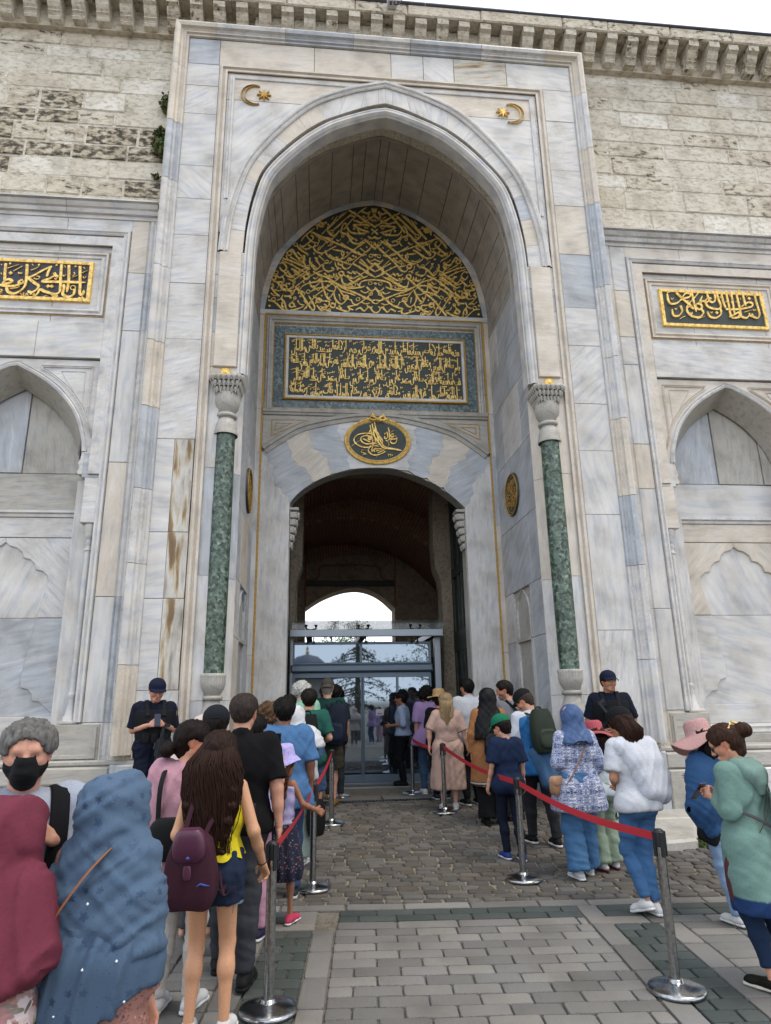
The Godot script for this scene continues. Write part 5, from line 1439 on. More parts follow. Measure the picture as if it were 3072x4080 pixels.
const TRACE_OVAL := ["-16 37 -14 23 -12 7 -10 -9;-12 40 -10 29 -8 16 -4 -1;-7 43 -5 32 -3 22 1 2;-18 21 -16 25 -11 18 -3 6 5 -6 13 -13 28 -14 48 -17",
	"-11 28 -6 23 1 11 7 -1 14 -10 30 -13 46 -16;-5 32 -8 28 -1 21 3 13 9 3 8 -4;-11 18 -23 19 -40 16 -49 6 -45 -4 -32 -11 -18 -11 -10 -7",
	"-12 11 -23 14 -33 11 -35 4 -28 -3 -18 -4 -12 -1;n -54 -10 -45 -2 -35 4;-31 7 -23 3 -16 0;n -22 17 -18 12 -15 8 -20 7",
	"-12 -2 -18 -12 -20 -19 -14 -26 -4 -28 9 -23 15 -19;-12 -21 -13 -15 -10 -9;-1 -23 5 -20 13 -16;n -5 -33 -1 -28;n -12 6 -7 3;-11 -2 -3 1;-10 -4 2 -1",
	"-8 -8 3 -5;n -5 -10 5 -8;-7 -15 8 -13;-4 -19 10 -15;-7 -21 -9 -16 -5 -12;21 33 23 22 23 6;18 23 20 13 16 8 13 10 14 14;n 33 27 24 21",
	"32 19 26 18 27 13 33 15 28 10 18 4 16 5;38 11 38 5 35 -1 29 -2 25 2 28 7 37 8;n 21 -1 22 -4 21 -8;n -34 -17 -25 -18;n -33 -18 -34 -22 -28 -24 -24 -26",
	"n -32 -28 -25 -26 -31 -24;n 20 -25 21 -31;n 20 -26 22 -26 23 -25;n 24 -25 24 -27 26 -25;n 24 -26 25 -31;d 28 -27;d 20 1;o -17 8 3;o 36 14 1;o 14 19 1",
	"o -18 10 2"]
const TRACE_MORE := ["-203 1079 -179 1068 -156 1054 -140 1049;-194 1092 -190 1083 -181 1080;-180 1102 -164 1081 -152 1073;-165 1121 -153 1110 -138 1117",
	"-152 1150 -144 1135 -130 1127;-136 1154 -125 1143 -112 1137 -104 1128;-157 1119 -165 1112 -159 1103;-120 1137 -112 1143 -101 1142 -93 1138",
	"-112 1134 -104 1141;-124 1139 -123 1133 -125 1127;-96 1192 -91 1199;-85 1170 -75 1181 -71 1187;-61 1198 -53 1204 -42 1202;-80 1199 -69 1212",
	"-46 1215 -31 1199 -18 1186;-39 1173 -34 1161 -26 1157 -18 1162;-61 1131 -53 1141 -42 1144;-58 1103 -42 1119 -32 1132 -21 1136",
	"-75 1142 -80 1136 -85 1139;-91 1132 -96 1125 -104 1122;-120 1121 -125 1114 -124 1108;-101 1100 -90 1092 -80 1095;-72 1114 -74 1102 -69 1099",
	"-58 1093 -51 1088 -42 1097;-37 1110 -29 1101 -18 1105;-32 1120 -21 1111 -10 1118;-53 1078 -61 1078 -69 1083;-88 1082 -85 1070 -74 1065",
	"-101 1076 -96 1082 -93 1085;-130 1083 -122 1074 -119 1068;-138 1073 -127 1062 -130 1056;-151 1067 -140 1073 -138 1080;-163 1036 -153 1045 -143 1049",
	"-176 1053 -169 1044 -158 1042;-189 1034 -179 1029 -173 1023;-202 1040 -197 1031 -199 1022;-209 1027 -207 1018 -212 1009;-217 1006 -206 1003 -199 1010",
	"-224 997 -216 991 -211 994;-211 980 -203 983 -198 995;-188 1004 -178 1005 -168 1011 -163 1018;-178 1023 -176 1014 -181 1008",
	"-160 1006 -152 1000 -155 994;-167 982 -162 973 -152 971;-154 982 -147 974 -139 974;-142 989 -136 983 -139 974;-126 972 -118 960 -110 961",
	"-111 976 -105 970 -108 961;-103 1003 -105 991 -95 985;-95 979 -87 977 -85 986;-85 1022 -74 1010 -59 1005 -43 1000;-72 1028 -59 1023 -48 1021",
	"-80 1016 -69 998 -53 987;-53 990 -48 979 -38 976;-61 972 -53 966 -48 964;-32 985 -22 980 -12 983;-43 1060 -32 1052 -24 1043;-59 1041 -48 1033 -37 1036",
	"-69 1050 -59 1044 -51 1048;-24 1061 -13 1053 -6 1050;-19 1068 -11 1074 1 1081;-40 1030 -32 1021 -22 1025;-32 1012 -22 1007 -14 1013",
	"-11 992 -6 984 0 981;-19 977 -12 971 -6 975;-101 1030 -90 1024 -85 1016;-111 1017 -100 1009 -90 1009;-132 1016 -124 1008 -119 1014",
	"-135 1055 -124 1047 -114 1041;-111 1063 -106 1057 -101 1054;-143 1055 -148 1049 -153 1045;-124 1044 -129 1037 -135 1040;-4 1198 3 1192",
	"-15 1204 -9 1198 -4 1192;-26 1206 -18 1200;-7 1128 -2 1122 2 1125;-5 1106 2 1100;-13 1087 -5 1090 2 1094;o -134 1016 3;o -176 1029 3;o -163 1054 3",
	"o -96 1129 3;o -61 1084 3;o -85 1043 3;o -53 1029 3;o -25 995 3;o -100 961 3;o -118 966 3;o -173 987 3;d -156 1094;d -117 1099;d -95 1045;d -69 1108",
	"d -80 1161;d -58 1153;d -29 1145;d -18 1124;d -35 1073;d -16 1062;d -61 1011;d -74 968;d -116 996;d -149 965;d -172 967;d -209 991;d -191 1022",
	"d -155 1027;d -127 1089"]
# ------------------------------------------------------------------ ground
const PA := 0.075                      # the paving lies a little askew to the gate
const PO := Vector2(0.0, 3.37)

func pave(u: float, w: float) -> Vector3:
	var d := Vector2(u, w).rotated(PA)
	var z := PO.y + d.y
	return Vector3(PO.x + d.x, gy(z), z)

# a paving stone: four corners in the paving's own frame, rounded top edges
func sett(parent: Node3D, called: String, u0: float, w0: float, u1: float, w1: float, ma: Material, h := 0.0, ch := 0.006, jit := 0.003) -> void:
	var mb := MB.new()
	stone_top(mb, [Vector2(u0, w0), Vector2(u1, w0), Vector2(u1, w1), Vector2(u0, w1)], h, ch, jit)
	put(called, mb, ma, parent)

func stone_top(mb: MB, q: Array, h: float, ch: float, jit: float, cutl := 0.012) -> void:
	mb.uo = Vector2(rng.randf(), rng.randf())
	mb.us = Vector2(1.6, 1.6)
	var p := []
	for t in q: p.append(t + Vector2(rng.randf_range(-jit, jit), rng.randf_range(-jit, jit)))
	var c: Vector2 = (p[0] + p[1] + p[2] + p[3]) * 0.25
	var out := []
	for i in 4:
		var a: Vector2 = p[i]
		var b: Vector2 = p[(i + 1) % 4]
		var cut: float = minf(0.2, cutl / (b - a).length())
		out.append(a.lerp(b, cut)); out.append(b.lerp(a, cut))
	var lo := []
	var mid := []
	var top := []
	var tilt := Vector2(rng.randf_range(-1, 1), rng.randf_range(-1, 1)) * ch * 0.4
	for t in out:
		var e: Vector2 = c + (t - c) * (1.0 - ch * 1.3 / (t - c).length())
		var g := pave(t.x, t.y)
		lo.append(g + Vector3(0, -0.04, 0))
		mid.append(g + Vector3(0, h - ch, 0))
		var s: Vector2 = (t - c) / 0.2
		top.append(pave(e.x, e.y) + Vector3(0, h + tilt.dot(s), 0))
	for r in [lo, mid, top]: r.reverse()
	mb.grid([lo, mid, top], true, false, Vector2.ONE)
	var b0 := mb.v.size()
	mb.v.append(pave(c.x, c.y) + Vector3(0, h + ch * 0.25, 0)); mb.n.append(Vector3.UP); mb.c.append(mb.col); mb.uv.append(Vector2(c.x, c.y) * mb.us + mb.uo)
	for i in 8:
		mb.v.append(top[i]); mb.n.append((Vector3.UP + (top[i] - mb.v[b0]).normalized() * 0.18).normalized()); mb.c.append(mb.col); mb.uv.append(Vector2(top[i].x, top[i].z) * mb.us + mb.uo)
	for i in 8: mb.ix.append_array([b0, b0 + 1 + (i + 1) % 8, b0 + 1 + i])

func pick(a: Array): return a[rng.randi() % a.size()]

func build_ground() -> void:
	var mb := MB.new()
	mb.us = Vector2(0.5, 0.5)
	var rows := []
	for z in [60.0, 30.0, 15.0, 9.0, 6.0, 4.5, 3.0, 1.5, -0.3, -3.0, -12.0, -200.0]:
		rows.append([Vector3(-90, gy(z) - 0.018, z), Vector3(90, gy(z) - 0.018, z)])
	mb.grid(rows, false, false)
	put("ground", mb, M.joint_grey, self).set_meta("kind", "structure")
	var pv := Node3D.new()
	pv.name = "pavement"
	pv.set_meta("kind", "structure")
	add_child(pv)
	# pale kerb row, two green rows, the frame of pale slabs and the field of granite setts
	var u := -6.0
	while u < 6.0:
		var l := rng.randf_range(0.42, 0.62)
		sett(pv, "kerb_stone", u, 0.0, u + l - 0.012, 0.15, pick(M.granite), 0.0, 0.006)
		u += l
	for s: int in [-1, 1]:
		var a: float = -1.13 if s < 0 else 1.13
		sett(pv, "border_slab", minf(a, a + s * -0.17 * -1.0), 0.16, maxf(a, a + s * 0.17), 0.44, pick(M.granite))
	for row in 2:
		u = -0.955 - 0.15 * row
		u = -0.94
		var first := true
		while u < 1.08:
			var l := 0.32 if not (first and row == 1) else 0.17
			first = false
			sett(pv, "green_sett", u, 0.16 + row * 0.142, minf(u + l, 1.12) - 0.01, 0.16 + (row + 1) * 0.142 - 0.01, pick(M.greensett))
			u += l
		for side: int in [-1, 1]:
			u = 1.31
			while u < 4.0:
				sett(pv, "green_sett", minf(side * u, side * (u + 0.31)), 0.16 + row * 0.142, maxf(side * u, side * (u + 0.31)), 0.16 + (row + 1) * 0.142 - 0.01, pick(M.greensett))
				u += 0.32
	u = -0.95
	while u < 1.1:
		sett(pv, "border_slab", u, 0.45, minf(u + 0.5, 1.12) - 0.012, 0.6, pick(M.granite), 0.0, 0.006)
		u += 0.5
	for side: int in [-1, 1]:
		u = 1.13
		while u < 4.6:
			sett(pv, "border_slab", minf(side * u, side * (u + 0.488)), 0.45, maxf(side * u, side * (u + 0.488)), 0.6, pick(M.granite), 0.0, 0.006)
			u += 0.5
	for j in 17:
		var w := 0.612 + j * 0.146
		u = -0.955 + (0.0 if j % 2 == 0 else -0.16)
		while u < 1.1:
			var u0 := maxf(u, -0.955)
			var u1 := minf(u + 0.325, 1.12)
			if u1 - u0 > 0.06: sett(pv, "granite_sett", u0, w, u1 - 0.007, w + 0.139, pick(M.granite), rng.randf_range(-0.003, 0.002), 0.006)
			u += 0.325
		for side: int in [-1, 1]:
			# pale strip, green band, and the setts beyond
			var e := 1.13 if side > 0 else 0.967
			if j % 3 == 0: sett(pv, "border_slab", minf(side * e, side * (e + 0.165)), w, maxf(side * e, side * (e + 0.165)), w + 0.146 * 3 - 0.012, pick(M.granite), 0.0, 0.006)
			var g := e + 0.178
			var h := g + 0.2 - 0.1 * (j % 2)
			sett(pv, "green_sett", minf(side * g, side * h), w, maxf(side * g, side * h), w + 0.139, pick(M.greensett), 0.0, 0.006)
			sett(pv, "green_sett", minf(side * (h + 0.012), side * (e + 0.53)), w, maxf(side * (h + 0.012), side * (e + 0.53)), w + 0.139, pick(M.greensett), 0.0, 0.006)
			if j % 3 == 0: sett(pv, "border_slab", minf(side * (e + 0.542), side * (e + 0.72)), w, maxf(side * (e + 0.542), side * (e + 0.72)), w + 0.146 * 3 - 0.012, pick(M.granite), 0.0, 0.006)
			u = e + 0.732
			while u < 3.6 and j < 14:
				sett(pv, "granite_sett", minf(side * u, side * (u + 0.365)), w, maxf(side * u, side * (u + 0.365)), w + 0.139, pick(M.granite), rng.randf_range(-0.003, 0.002), 0.006)
				u += 0.372
	# cobbles from the kerb up to the threshold: rows of uneven stones; the nearest are parts, the rest one mass
	var rest := []
	for t in 6: rest.append(MB.new())
	var w2 := -0.005
	var n := 0
	var row2 := 0
	while w2 > -4.85:
		var d := rng.randf_range(0.105, 0.135)
		u = -5.3 - rng.randf() * 0.2
		while u < 5.4:
			var l := rng.randf_range(0.13, 0.24)
			var g := rng.randf_range(0.008, 0.018)
			var p := pave(u + l * 0.5, w2 - d * 0.5)
			if absf(p.x) < (5.6 if p.z > 0.25 else 2.4):
				var sk := rng.randf_range(-0.02, 0.02)
				var q := [Vector2(u + g, w2 - d + sk), Vector2(u + l, w2 - d + g + sk), Vector2(u + l, w2 + sk * 0.5), Vector2(u + g, w2 - 0.002 - sk * 0.5)]
				var near: bool = n < 296 and p.x > -1.6 and p.x < 2.9 and row2 < 17
				var m: MB = MB.new() if near else rest[rng.randi() % 6]
				stone_top(m, q, rng.randf_range(0.0, 0.012), 0.012, 0.012, 0.022)
				if near:
					put("cobblestone", m, pick(M.cobble), pv)
					n += 1
			u += l
		w2 -= d
		row2 += 1
	for t in 6:
		var o := put("cobblestones", rest[t], M.cobble[t], pv)
		o.set_meta("kind", "stuff")
	var bed := MB.new()
	bed.us = Vector2(0.7, 0.7)
	var r2 := []
	for i in 12:
		var w := 0.0 - i * 0.44
		r2.append([pave(-6.5, w) + Vector3(0, -0.012, 0), pave(6.5, w) + Vector3(0, -0.012, 0)])
	bed.grid(r2, false, false)
	put("sandy_joints", bed, M.joint, pv)
	# drain grating and plate across the threshold
	var gr := MB.new()
	for k in 36: gr.box(Vector3(-1.0 + k * 0.055, -0.01, -1.66), Vector3(-1.0 + k * 0.055 + 0.032, 0.012, -1.56))
	gr.box(Vector3(-1.05, -0.01, -1.68), Vector3(1.0, 0.015, -1.66))
	gr.box(Vector3(-1.05, -0.01, -1.56), Vector3(1.0, 0.015, -1.54))
	put("drain_grating", gr, M.dark_metal, pv).set_meta("kind", "stuff")
	for x in [[-1.05, -0.1], [-0.06, 1.1]]:
		var pl := MB.new()
		pl.us = Vector2(0.8, 0.8)
		pl.box(Vector3(x[0], -0.02, -2.2), Vector3(x[1], 0.014, -1.7), 0.004)
		put("threshold_slab", pl, M.granite[3], pv)
	# worn steps at the foot of the right flank
	var steps := thing("stone_steps", "worn low stone steps at the foot of the right side of the gate", "steps")
	for st in [[2.9, -0.25, 0.05, 5.6, -0.035, 0.75], [2.75, -0.3, 0.7, 3.95, -0.1, 2.05], [3.0, -0.3, 0.75, 6.2, -0.07, 1.05]]:
		var b := MB.new()
		b.us = Vector2(0.7, 0.7)
		b.uo = Vector2(rng.randf(), rng.randf())
		if st[5] > 2.0:
			b.prism(PackedVector2Array([Vector2(2.72, -2.1), Vector2(3.2, -2.0), Vector2(3.75, -1.0), Vector2(3.9, -0.6), Vector2(2.72, -0.6)]), -0.3, -0.02, 0.03)
			b.turn(Transform3D(Basis(Vector3.RIGHT, -PI / 2), Vector3.ZERO))
		else:
			b.box(Vector3(st[0], st[1], st[2]), Vector3(st[3], st[4] + 0.03, st[5]), 0.03)
		put("step", b, M.marble_niche, steps)
	weeds()

func leaf_clump(called: String, at: Vector3, size: Vector3, count: int, leaf: float, cols: Array, label: String, category: String, droop := 0.0) -> Node3D:
	var o := thing(called, label, category, at)
	var r := RandomNumberGenerator.new()
	r.seed = hash(label)
	var mb := MB.new()
	for i in count:
		var d := Vector3(r.randfn(0, 1), r.randfn(0, 1), r.randfn(0, 1)).normalized()
		var rad := pow(r.randf(), 0.4)
		var p := Vector3(d.x * size.x, d.y * size.y + size.y, d.z * size.z) * Vector3(rad, 1, rad)
		p.y = size.y + d.y * size.y * rad
		var n := (d + Vector3(r.randfn(0, 0.5), r.randfn(0, 0.5) + 0.3, r.randfn(0, 0.5))).normalized()
		var t := n.cross(Vector3(r.randfn(0, 1), r.randfn(0, 1), r.randfn(0, 1))).normalized()
		var b := n.cross(t)
		var c: Color = cols[r.randi() % cols.size()]
		mb.col = c * r.randf_range(0.75, 1.2)
		var l := leaf * r.randf_range(0.7, 1.3)
		var tip := p + t * l + n * -l * droop
		mb.face([p, p + t * l * 0.5 + b * l * 0.3, tip, p + t * l * 0.5 - b * l * 0.3])
	var lm := mat(Color.WHITE, 0.6)
	lm.vertex_color_use_as_albedo = true
	lm.backlight_enabled = true
	lm.backlight = Color(0.25, 0.3, 0.1)
	put("leaves", mb, lm, o).set_meta("kind", "stuff")
	var st := MB.new()
	for i in 7:
		var a := r.randf() * TAU
		st.tube([Vector3(cos(a) * 0.02, 0, sin(a) * 0.02), Vector3(cos(a) * size.x * 0.4, size.y * 0.9, sin(a) * size.z * 0.4), Vector3(cos(a) * size.x * 0.75, size.y * 1.5, sin(a) * size.z * 0.75)], [0.012, 0.008, 0.003], 5)
	put("stems", st, mat(hexc("5b4a38"), 0.9), o)
	return o

func weeds() -> void:
	var g1 := Color(0.045, 0.075, 0.012)
	var g2 := Color(0.09, 0.13, 0.02)
	var g3 := Color(0.2, 0.19, 0.03)
	leaf_clump("clipped_shrub", Vector3(-3.3, gy(3.6) - 0.02, 3.6), Vector3(0.34, 0.36, 0.34), 5200, 0.035, [g1, g1, g2, g3, Color(0.25, 0.22, 0.02)], "rounded green and yellow clipped shrub by the wall behind the masked man", "shrub")
	leaf_clump("wall_weed", Vector3(-4.02, 12.05, -0.22), Vector3(0.16, 0.24, 0.12), 420, 0.07, [g1, g2, Color(0.1, 0.1, 0.03)], "upper green weed growing from the joint beside the left edge of the marble frame", "weed")
	leaf_clump("wall_weed", Vector3(-4.1, 11.1, -0.22), Vector3(0.17, 0.32, 0.12), 560, 0.07, [g1, g2, Color(0.1, 0.1, 0.03)], "larger green weed hanging below another at the left edge of the marble frame", "weed")
	leaf_clump("wall_weed", Vector3(-4.15, 10.62, -0.24), Vector3(0.07, 0.06, 0.06), 90, 0.05, [g1, g2], "smallest weed tuft lowest on the stained wall left of the marble frame", "weed")
	leaf_clump("grass_tuft", Vector3(3.35, gy(1.75) - 0.01, 1.95), Vector3(0.16, 0.05, 0.1), 300, 0.05, [g1, g2], "low tuft of grass between cobbles at the corner of the stone steps", "grass")
# ------------------------------------------------------------------ queue barrier posts and belts
var post_proto: Node3D
func make_post() -> Node3D:
	var o := Node3D.new()
	var b := MB.new()
	b.lathe(P([0.178, 0.0, 0.18, 0.012, 0.172, 0.026, 0.12, 0.04, 0.06, 0.05, 0.045, 0.056, 0.045, 0.07, 0.03, 0.072]), Vector3.ZERO, 48)
	put("base", b, M.chrome, o)
	var p := MB.new()
	p.lathe(P([0.032, 0.05, 0.032, 0.86]), Vector3.ZERO, 24)
	put("pole", p, M.chrome, o)
	var h := MB.new()
	h.lathe(P([0.0335, 0.84, 0.036, 0.85, 0.036, 0.925, 0.033, 0.94, 0.02, 0.95, 0.0, 0.952]), Vector3.ZERO, 24)
	put("belt_head", h, M.dark_metal, o)
	for k in 4:
		var c := MB.new()
		c.box(Vector3(-0.012, 0.78, 0.033), Vector3(0.012, 0.935, 0.043), 0.003)
		c.turn(Transform3D(Basis(Vector3.UP, PI / 2 * k + 0.5), Vector3.ZERO))
		put("belt_slot", c, M.dark_metal, o)
	return o

const LP := [Vector2(-1.445, 5.22), Vector2(-1.19, 2.83), Vector2(-0.955, 0.22), Vector2(-0.76, -2.2)]
const RP := [Vector2(1.14, 5.28), Vector2(0.885, 2.84), Vector2(0.68, -0.25), Vector2(0.5, -2.3)]

func build_barriers() -> void:
	var first := true
	var lab := {0: ["nearest post of the left barrier, held by the woman in yellow", "second post of the left barrier from the front", "third post of the left barrier from the front", "last post of the left barrier, closest to the glass doors"], 1: ["nearest post of the right barrier, on granite paving", "second post of the right barrier, beside the boy", "third post of the right barrier, beside the pink dress", "last post of the right barrier, in front of the security guard"]}
	var proto := make_post()
	for side in 2:
		var pts: Array = LP if side == 0 else RP
		for i in 4:
			var o: Node3D = proto if first else proto.duplicate()
			first = false
			o.name = numbered("barrier_post")
			add_child(o)
			o.position = Vector3(pts[i].x, gy(pts[i].y) + 0.004, pts[i].y)
			o.rotation.y = 0.1 * i + side
			tag(o, "chrome belt barrier post: " + lab[side][i], "barrier post", "chrome posts along the queue")
	var red := triplanar(mat(hexc("b3202c"), 0.7), M.weave, 8.0)
	var bl := [["red barrier belt between the first and second posts of the left barrier", "red barrier belt between the second and third posts of the left barrier", ""], ["red barrier belt between the first and second posts of the right barrier", "red barrier belt between the second and third posts of the right barrier", "red barrier belt between the third and last posts of the right barrier"]]
	for side in 2:
		var pts: Array = LP if side == 0 else RP
		for i in 3:
			if bl[side][i] == "": continue
			var a := Vector3(pts[i].x, gy(pts[i].y) + 0.9, pts[i].y)
			var b := Vector3(pts[i + 1].x, gy(pts[i + 1].y) + 0.9, pts[i + 1].y)
			var mb := MB.new()
			var rows := []
			var side_v := (b - a).cross(Vector3.UP).normalized()
			for k in 19:
				var t := k / 18.0
				var p := a.lerp(b, t) + Vector3(0, -0.06 * sin(PI * t) * (1.0 if side == 1 else 0.7), 0)
				var tw := sin(t * PI) * 0.22 * (1.0 if i != 1 else -0.6)
				var up := Vector3.UP.rotated((b - a).normalized(), tw) * 0.026
				var th := side_v * 0.0015
				rows.append([p - up - th, p - up + th, p + up + th, p + up - th])
			mb.grid(rows, true)
			tag(put("barrier_belt", mb, red, self), bl[side][i], "barrier belt", "red belts along the queue")
# ------------------------------------------------------------------ people: bodies and clothes as blended capsules, meshed as surface nets
# a bone is [a, b, radius at a, radius at b, blend, mode]; mode 1 carves; mode 2 ends flat at b
func sdf(bones: Array, cell: float, planes: Array = [], uvs := 1.0) -> MB:
	var lo := Vector3.ONE * 99.0
	var hi := Vector3.ONE * -99.0
	for b in bones:
		if b[5] == 1: continue
		for e in 2:
			var r: float = b[2 + e] + cell * 2.0
			lo = lo.min(b[e] - Vector3.ONE * r)
			hi = hi.max(b[e] + Vector3.ONE * r)
	var nx := int((hi.x - lo.x) / cell) + 2
	var ny := int((hi.y - lo.y) / cell) + 2
	var nz := int((hi.z - lo.z) / cell) + 2
	var D := PackedFloat32Array()
	D.resize(nx * ny * nz)
	D.fill(9.0)
	for b in bones:
		var a: Vector3 = b[0]
		var e: Vector3 = b[1]
		var ra: float = b[2]
		var rb: float = b[3]
		var k: float = maxf(b[4], 0.0005)
		var mode: int = b[5]
		var m := maxf(ra, rb) + k + cell * 1.5
		var p0 := (a.min(e) - Vector3.ONE * m - lo) / cell
		var p1 := (a.max(e) + Vector3.ONE * m - lo) / cell
		var ba := e - a
		var bx := ba.x
		var by := ba.y
		var bz := ba.z
		var bb := maxf(ba.length_squared(), 1e-9)
		var bl := sqrt(bb)
		var dr := rb - ra
		for iz in range(maxi(int(p0.z), 0), mini(int(p1.z) + 2, nz)):
			var qz := lo.z + iz * cell - a.z
			for iy in range(maxi(int(p0.y), 0), mini(int(p1.y) + 2, ny)):
				var qy := lo.y + iy * cell - a.y
				var i := (iz * ny + iy) * nx + maxi(int(p0.x), 0)
				var yz := qy * by + qz * bz
				for ix in range(maxi(int(p0.x), 0), mini(int(p1.x) + 2, nx)):
					var qx := lo.x + ix * cell - a.x
					var h := (qx * bx + yz) / bb
					var hc := clampf(h, 0.0, 1.0)
					var ex := qx - bx * hc
					var ey := qy - by * hc
					var ez := qz - bz * hc
					var d := sqrt(ex * ex + ey * ey + ez * ez) - (ra + dr * hc)
					if mode == 2: d = maxf(d, (h - 1.0) * bl)
					var o := D[i]
					if mode == 1:
						d = -d
						var f := absf(d - o)
						if f < k: D[i] = maxf(d, o) + (k - f) * (k - f) / (4.0 * k)
						elif d > o: D[i] = d
					else:
						var f := absf(d - o)
						if f < k: D[i] = minf(d, o) - (k - f) * (k - f) / (4.0 * k)
						elif d < o: D[i] = d
					i += 1
	for pl in planes:
		var pt: Vector3 = pl[0]
		var nn: Vector3 = pl[1]
		for iz in nz:
			for iy in ny:
				var i := (iz * ny + iy) * nx
				var base := (lo.y + iy * cell - pt.y) * nn.y + (lo.z + iz * cell - pt.z) * nn.z + (lo.x - pt.x) * nn.x
				var step := nn.x * cell
				for ix in nx:
					if base > D[i]: D[i] = base
					base += step
					i += 1
	var mb := MB.new()
	var ids := PackedInt32Array()
	ids.resize(nx * ny * nz)
	ids.fill(-1)
	var sx := 1
	var sy := nx
	var sz := nx * ny
	var off := [0, sx, sy, sx + sy, sz, sz + sx, sz + sy, sz + sx + sy]
	var far := cell * 1.8
	for iz in nz - 1:
		for iy in ny - 1:
			var i := (iz * ny + iy) * nx - 1
			for ix in nx - 1:
				i += 1
				var d0 := D[i]
				if d0 > far or d0 < -far: continue
				var d1 := D[i + 1]
				var d2 := D[i + sy]
				var d3 := D[i + sy + 1]
				var d4 := D[i + sz]
				var d5 := D[i + sz + 1]
				var d6 := D[i + sz + sy]
				var d7 := D[i + sz + sy + 1]
				var s := int(d0 < 0) + int(d1 < 0) + int(d2 < 0) + int(d3 < 0) + int(d4 < 0) + int(d5 < 0) + int(d6 < 0) + int(d7 < 0)
				if s == 0 or s == 8: continue
				var v := Vector3.ZERO
				var n := 0
				if (d0 < 0) != (d1 < 0): v += Vector3(d0 / (d0 - d1), 0, 0); n += 1
				if (d2 < 0) != (d3 < 0): v += Vector3(d2 / (d2 - d3), 1, 0); n += 1
				if (d4 < 0) != (d5 < 0): v += Vector3(d4 / (d4 - d5), 0, 1); n += 1
				if (d6 < 0) != (d7 < 0): v += Vector3(d6 / (d6 - d7), 1, 1); n += 1
				if (d0 < 0) != (d2 < 0): v += Vector3(0, d0 / (d0 - d2), 0); n += 1
				if (d1 < 0) != (d3 < 0): v += Vector3(1, d1 / (d1 - d3), 0); n += 1
				if (d4 < 0) != (d6 < 0): v += Vector3(0, d4 / (d4 - d6), 1); n += 1
				if (d5 < 0) != (d7 < 0): v += Vector3(1, d5 / (d5 - d7), 1); n += 1
				if (d0 < 0) != (d4 < 0): v += Vector3(0, 0, d0 / (d0 - d4)); n += 1
				if (d1 < 0) != (d5 < 0): v += Vector3(1, 0, d1 / (d1 - d5)); n += 1
				if (d2 < 0) != (d6 < 0): v += Vector3(0, 1, d2 / (d2 - d6)); n += 1
				if (d3 < 0) != (d7 < 0): v += Vector3(1, 1, d3 / (d3 - d7)); n += 1
				ids[i] = mb.v.size()
				mb.v.append(lo + (Vector3(ix, iy, iz) + v / n) * cell)
	var V := mb.v
	var N := PackedVector3Array()
	N.resize(V.size())
	var ix2 := PackedInt32Array()
	for iz in range(1, nz - 1):
		for iy in range(1, ny - 1):
			for ix in range(1, nx - 1):
				var i := (iz * ny + iy) * nx + ix
				if ids[i] < 0: continue
				var d := D[i] < 0
				if (D[i + sx] < 0) != d: net(V, N, ix2, ids[i - sy - sz], ids[i - sz], ids[i], ids[i - sy], d)
				if (D[i + sy] < 0) != d: net(V, N, ix2, ids[i - sx - sz], ids[i - sx], ids[i], ids[i - sz], d)
				if (D[i + sz] < 0) != d: net(V, N, ix2, ids[i - sx - sy], ids[i - sy], ids[i], ids[i - sx], d)
	mb.ix = ix2
	for i in N.size(): N[i] = N[i].normalized()
	mb.n = N
	mb.uv.resize(V.size())
	for i in V.size(): mb.uv[i] = Vector2(V[i].x, V[i].y) * uvs
	mb.c.resize(V.size())
	mb.c.fill(Color.WHITE)
	return mb

func net(V: PackedVector3Array, N: PackedVector3Array, ix: PackedInt32Array, a: int, b: int, c: int, d: int, solid: bool) -> void:
	if a < 0 or b < 0 or c < 0 or d < 0: return
	if not solid:
		var t := b
		b = d
		d = t
	# counter-clockwise a b c d seen from outside
	var e := (V[c] - V[a]).cross(V[d] - V[b])
	N[a] += e; N[b] += e; N[c] += e; N[d] += e
	ix.append_array([a, c, b, a, d, c])

func renormal(mb: MB) -> void:
	mb.n.fill(Vector3.ZERO)
	for i in range(0, mb.ix.size(), 3):
		var a := mb.ix[i]
		var b := mb.ix[i + 2]
		var c := mb.ix[i + 1]
		var e := (mb.v[b] - mb.v[a]).cross(mb.v[c] - mb.v[a])
		mb.n[a] += e; mb.n[b] += e; mb.n[c] += e
	for i in mb.n.size(): mb.n[i] = mb.n[i].normalized()

var folds := FastNoiseLite.new()
# creases: ridged noise stretched along the way the cloth hangs
func crease(mb: MB, amp: float, freq: Vector3, turn := Basis.IDENTITY, sd := 0.0) -> void:
	for i in mb.v.size():
		var p := turn * mb.v[i] * freq + Vector3(sd, sd * 2.3, sd * 0.7)
		var q := maxf(0.8 - 2.4 * absf(folds.get_noise_3dv(p)), -0.35)
		mb.v[i] += mb.n[i] * amp * q
	renormal(mb)

func bone(a: Vector3, b: Vector3, ra: float, rb := -1.0, k := 0.03, mode := 0) -> Array:
	return [a, b, ra, ra if rb < 0 else rb, k, mode]

func merge(a: MB, b: MB) -> void:
	var o := a.v.size()
	a.v.append_array(b.v); a.n.append_array(b.n); a.uv.append_array(b.uv); a.c.append_array(b.c)
	var t := b.ix.duplicate()
	for i in t.size(): t[i] += o
	a.ix.append_array(t)

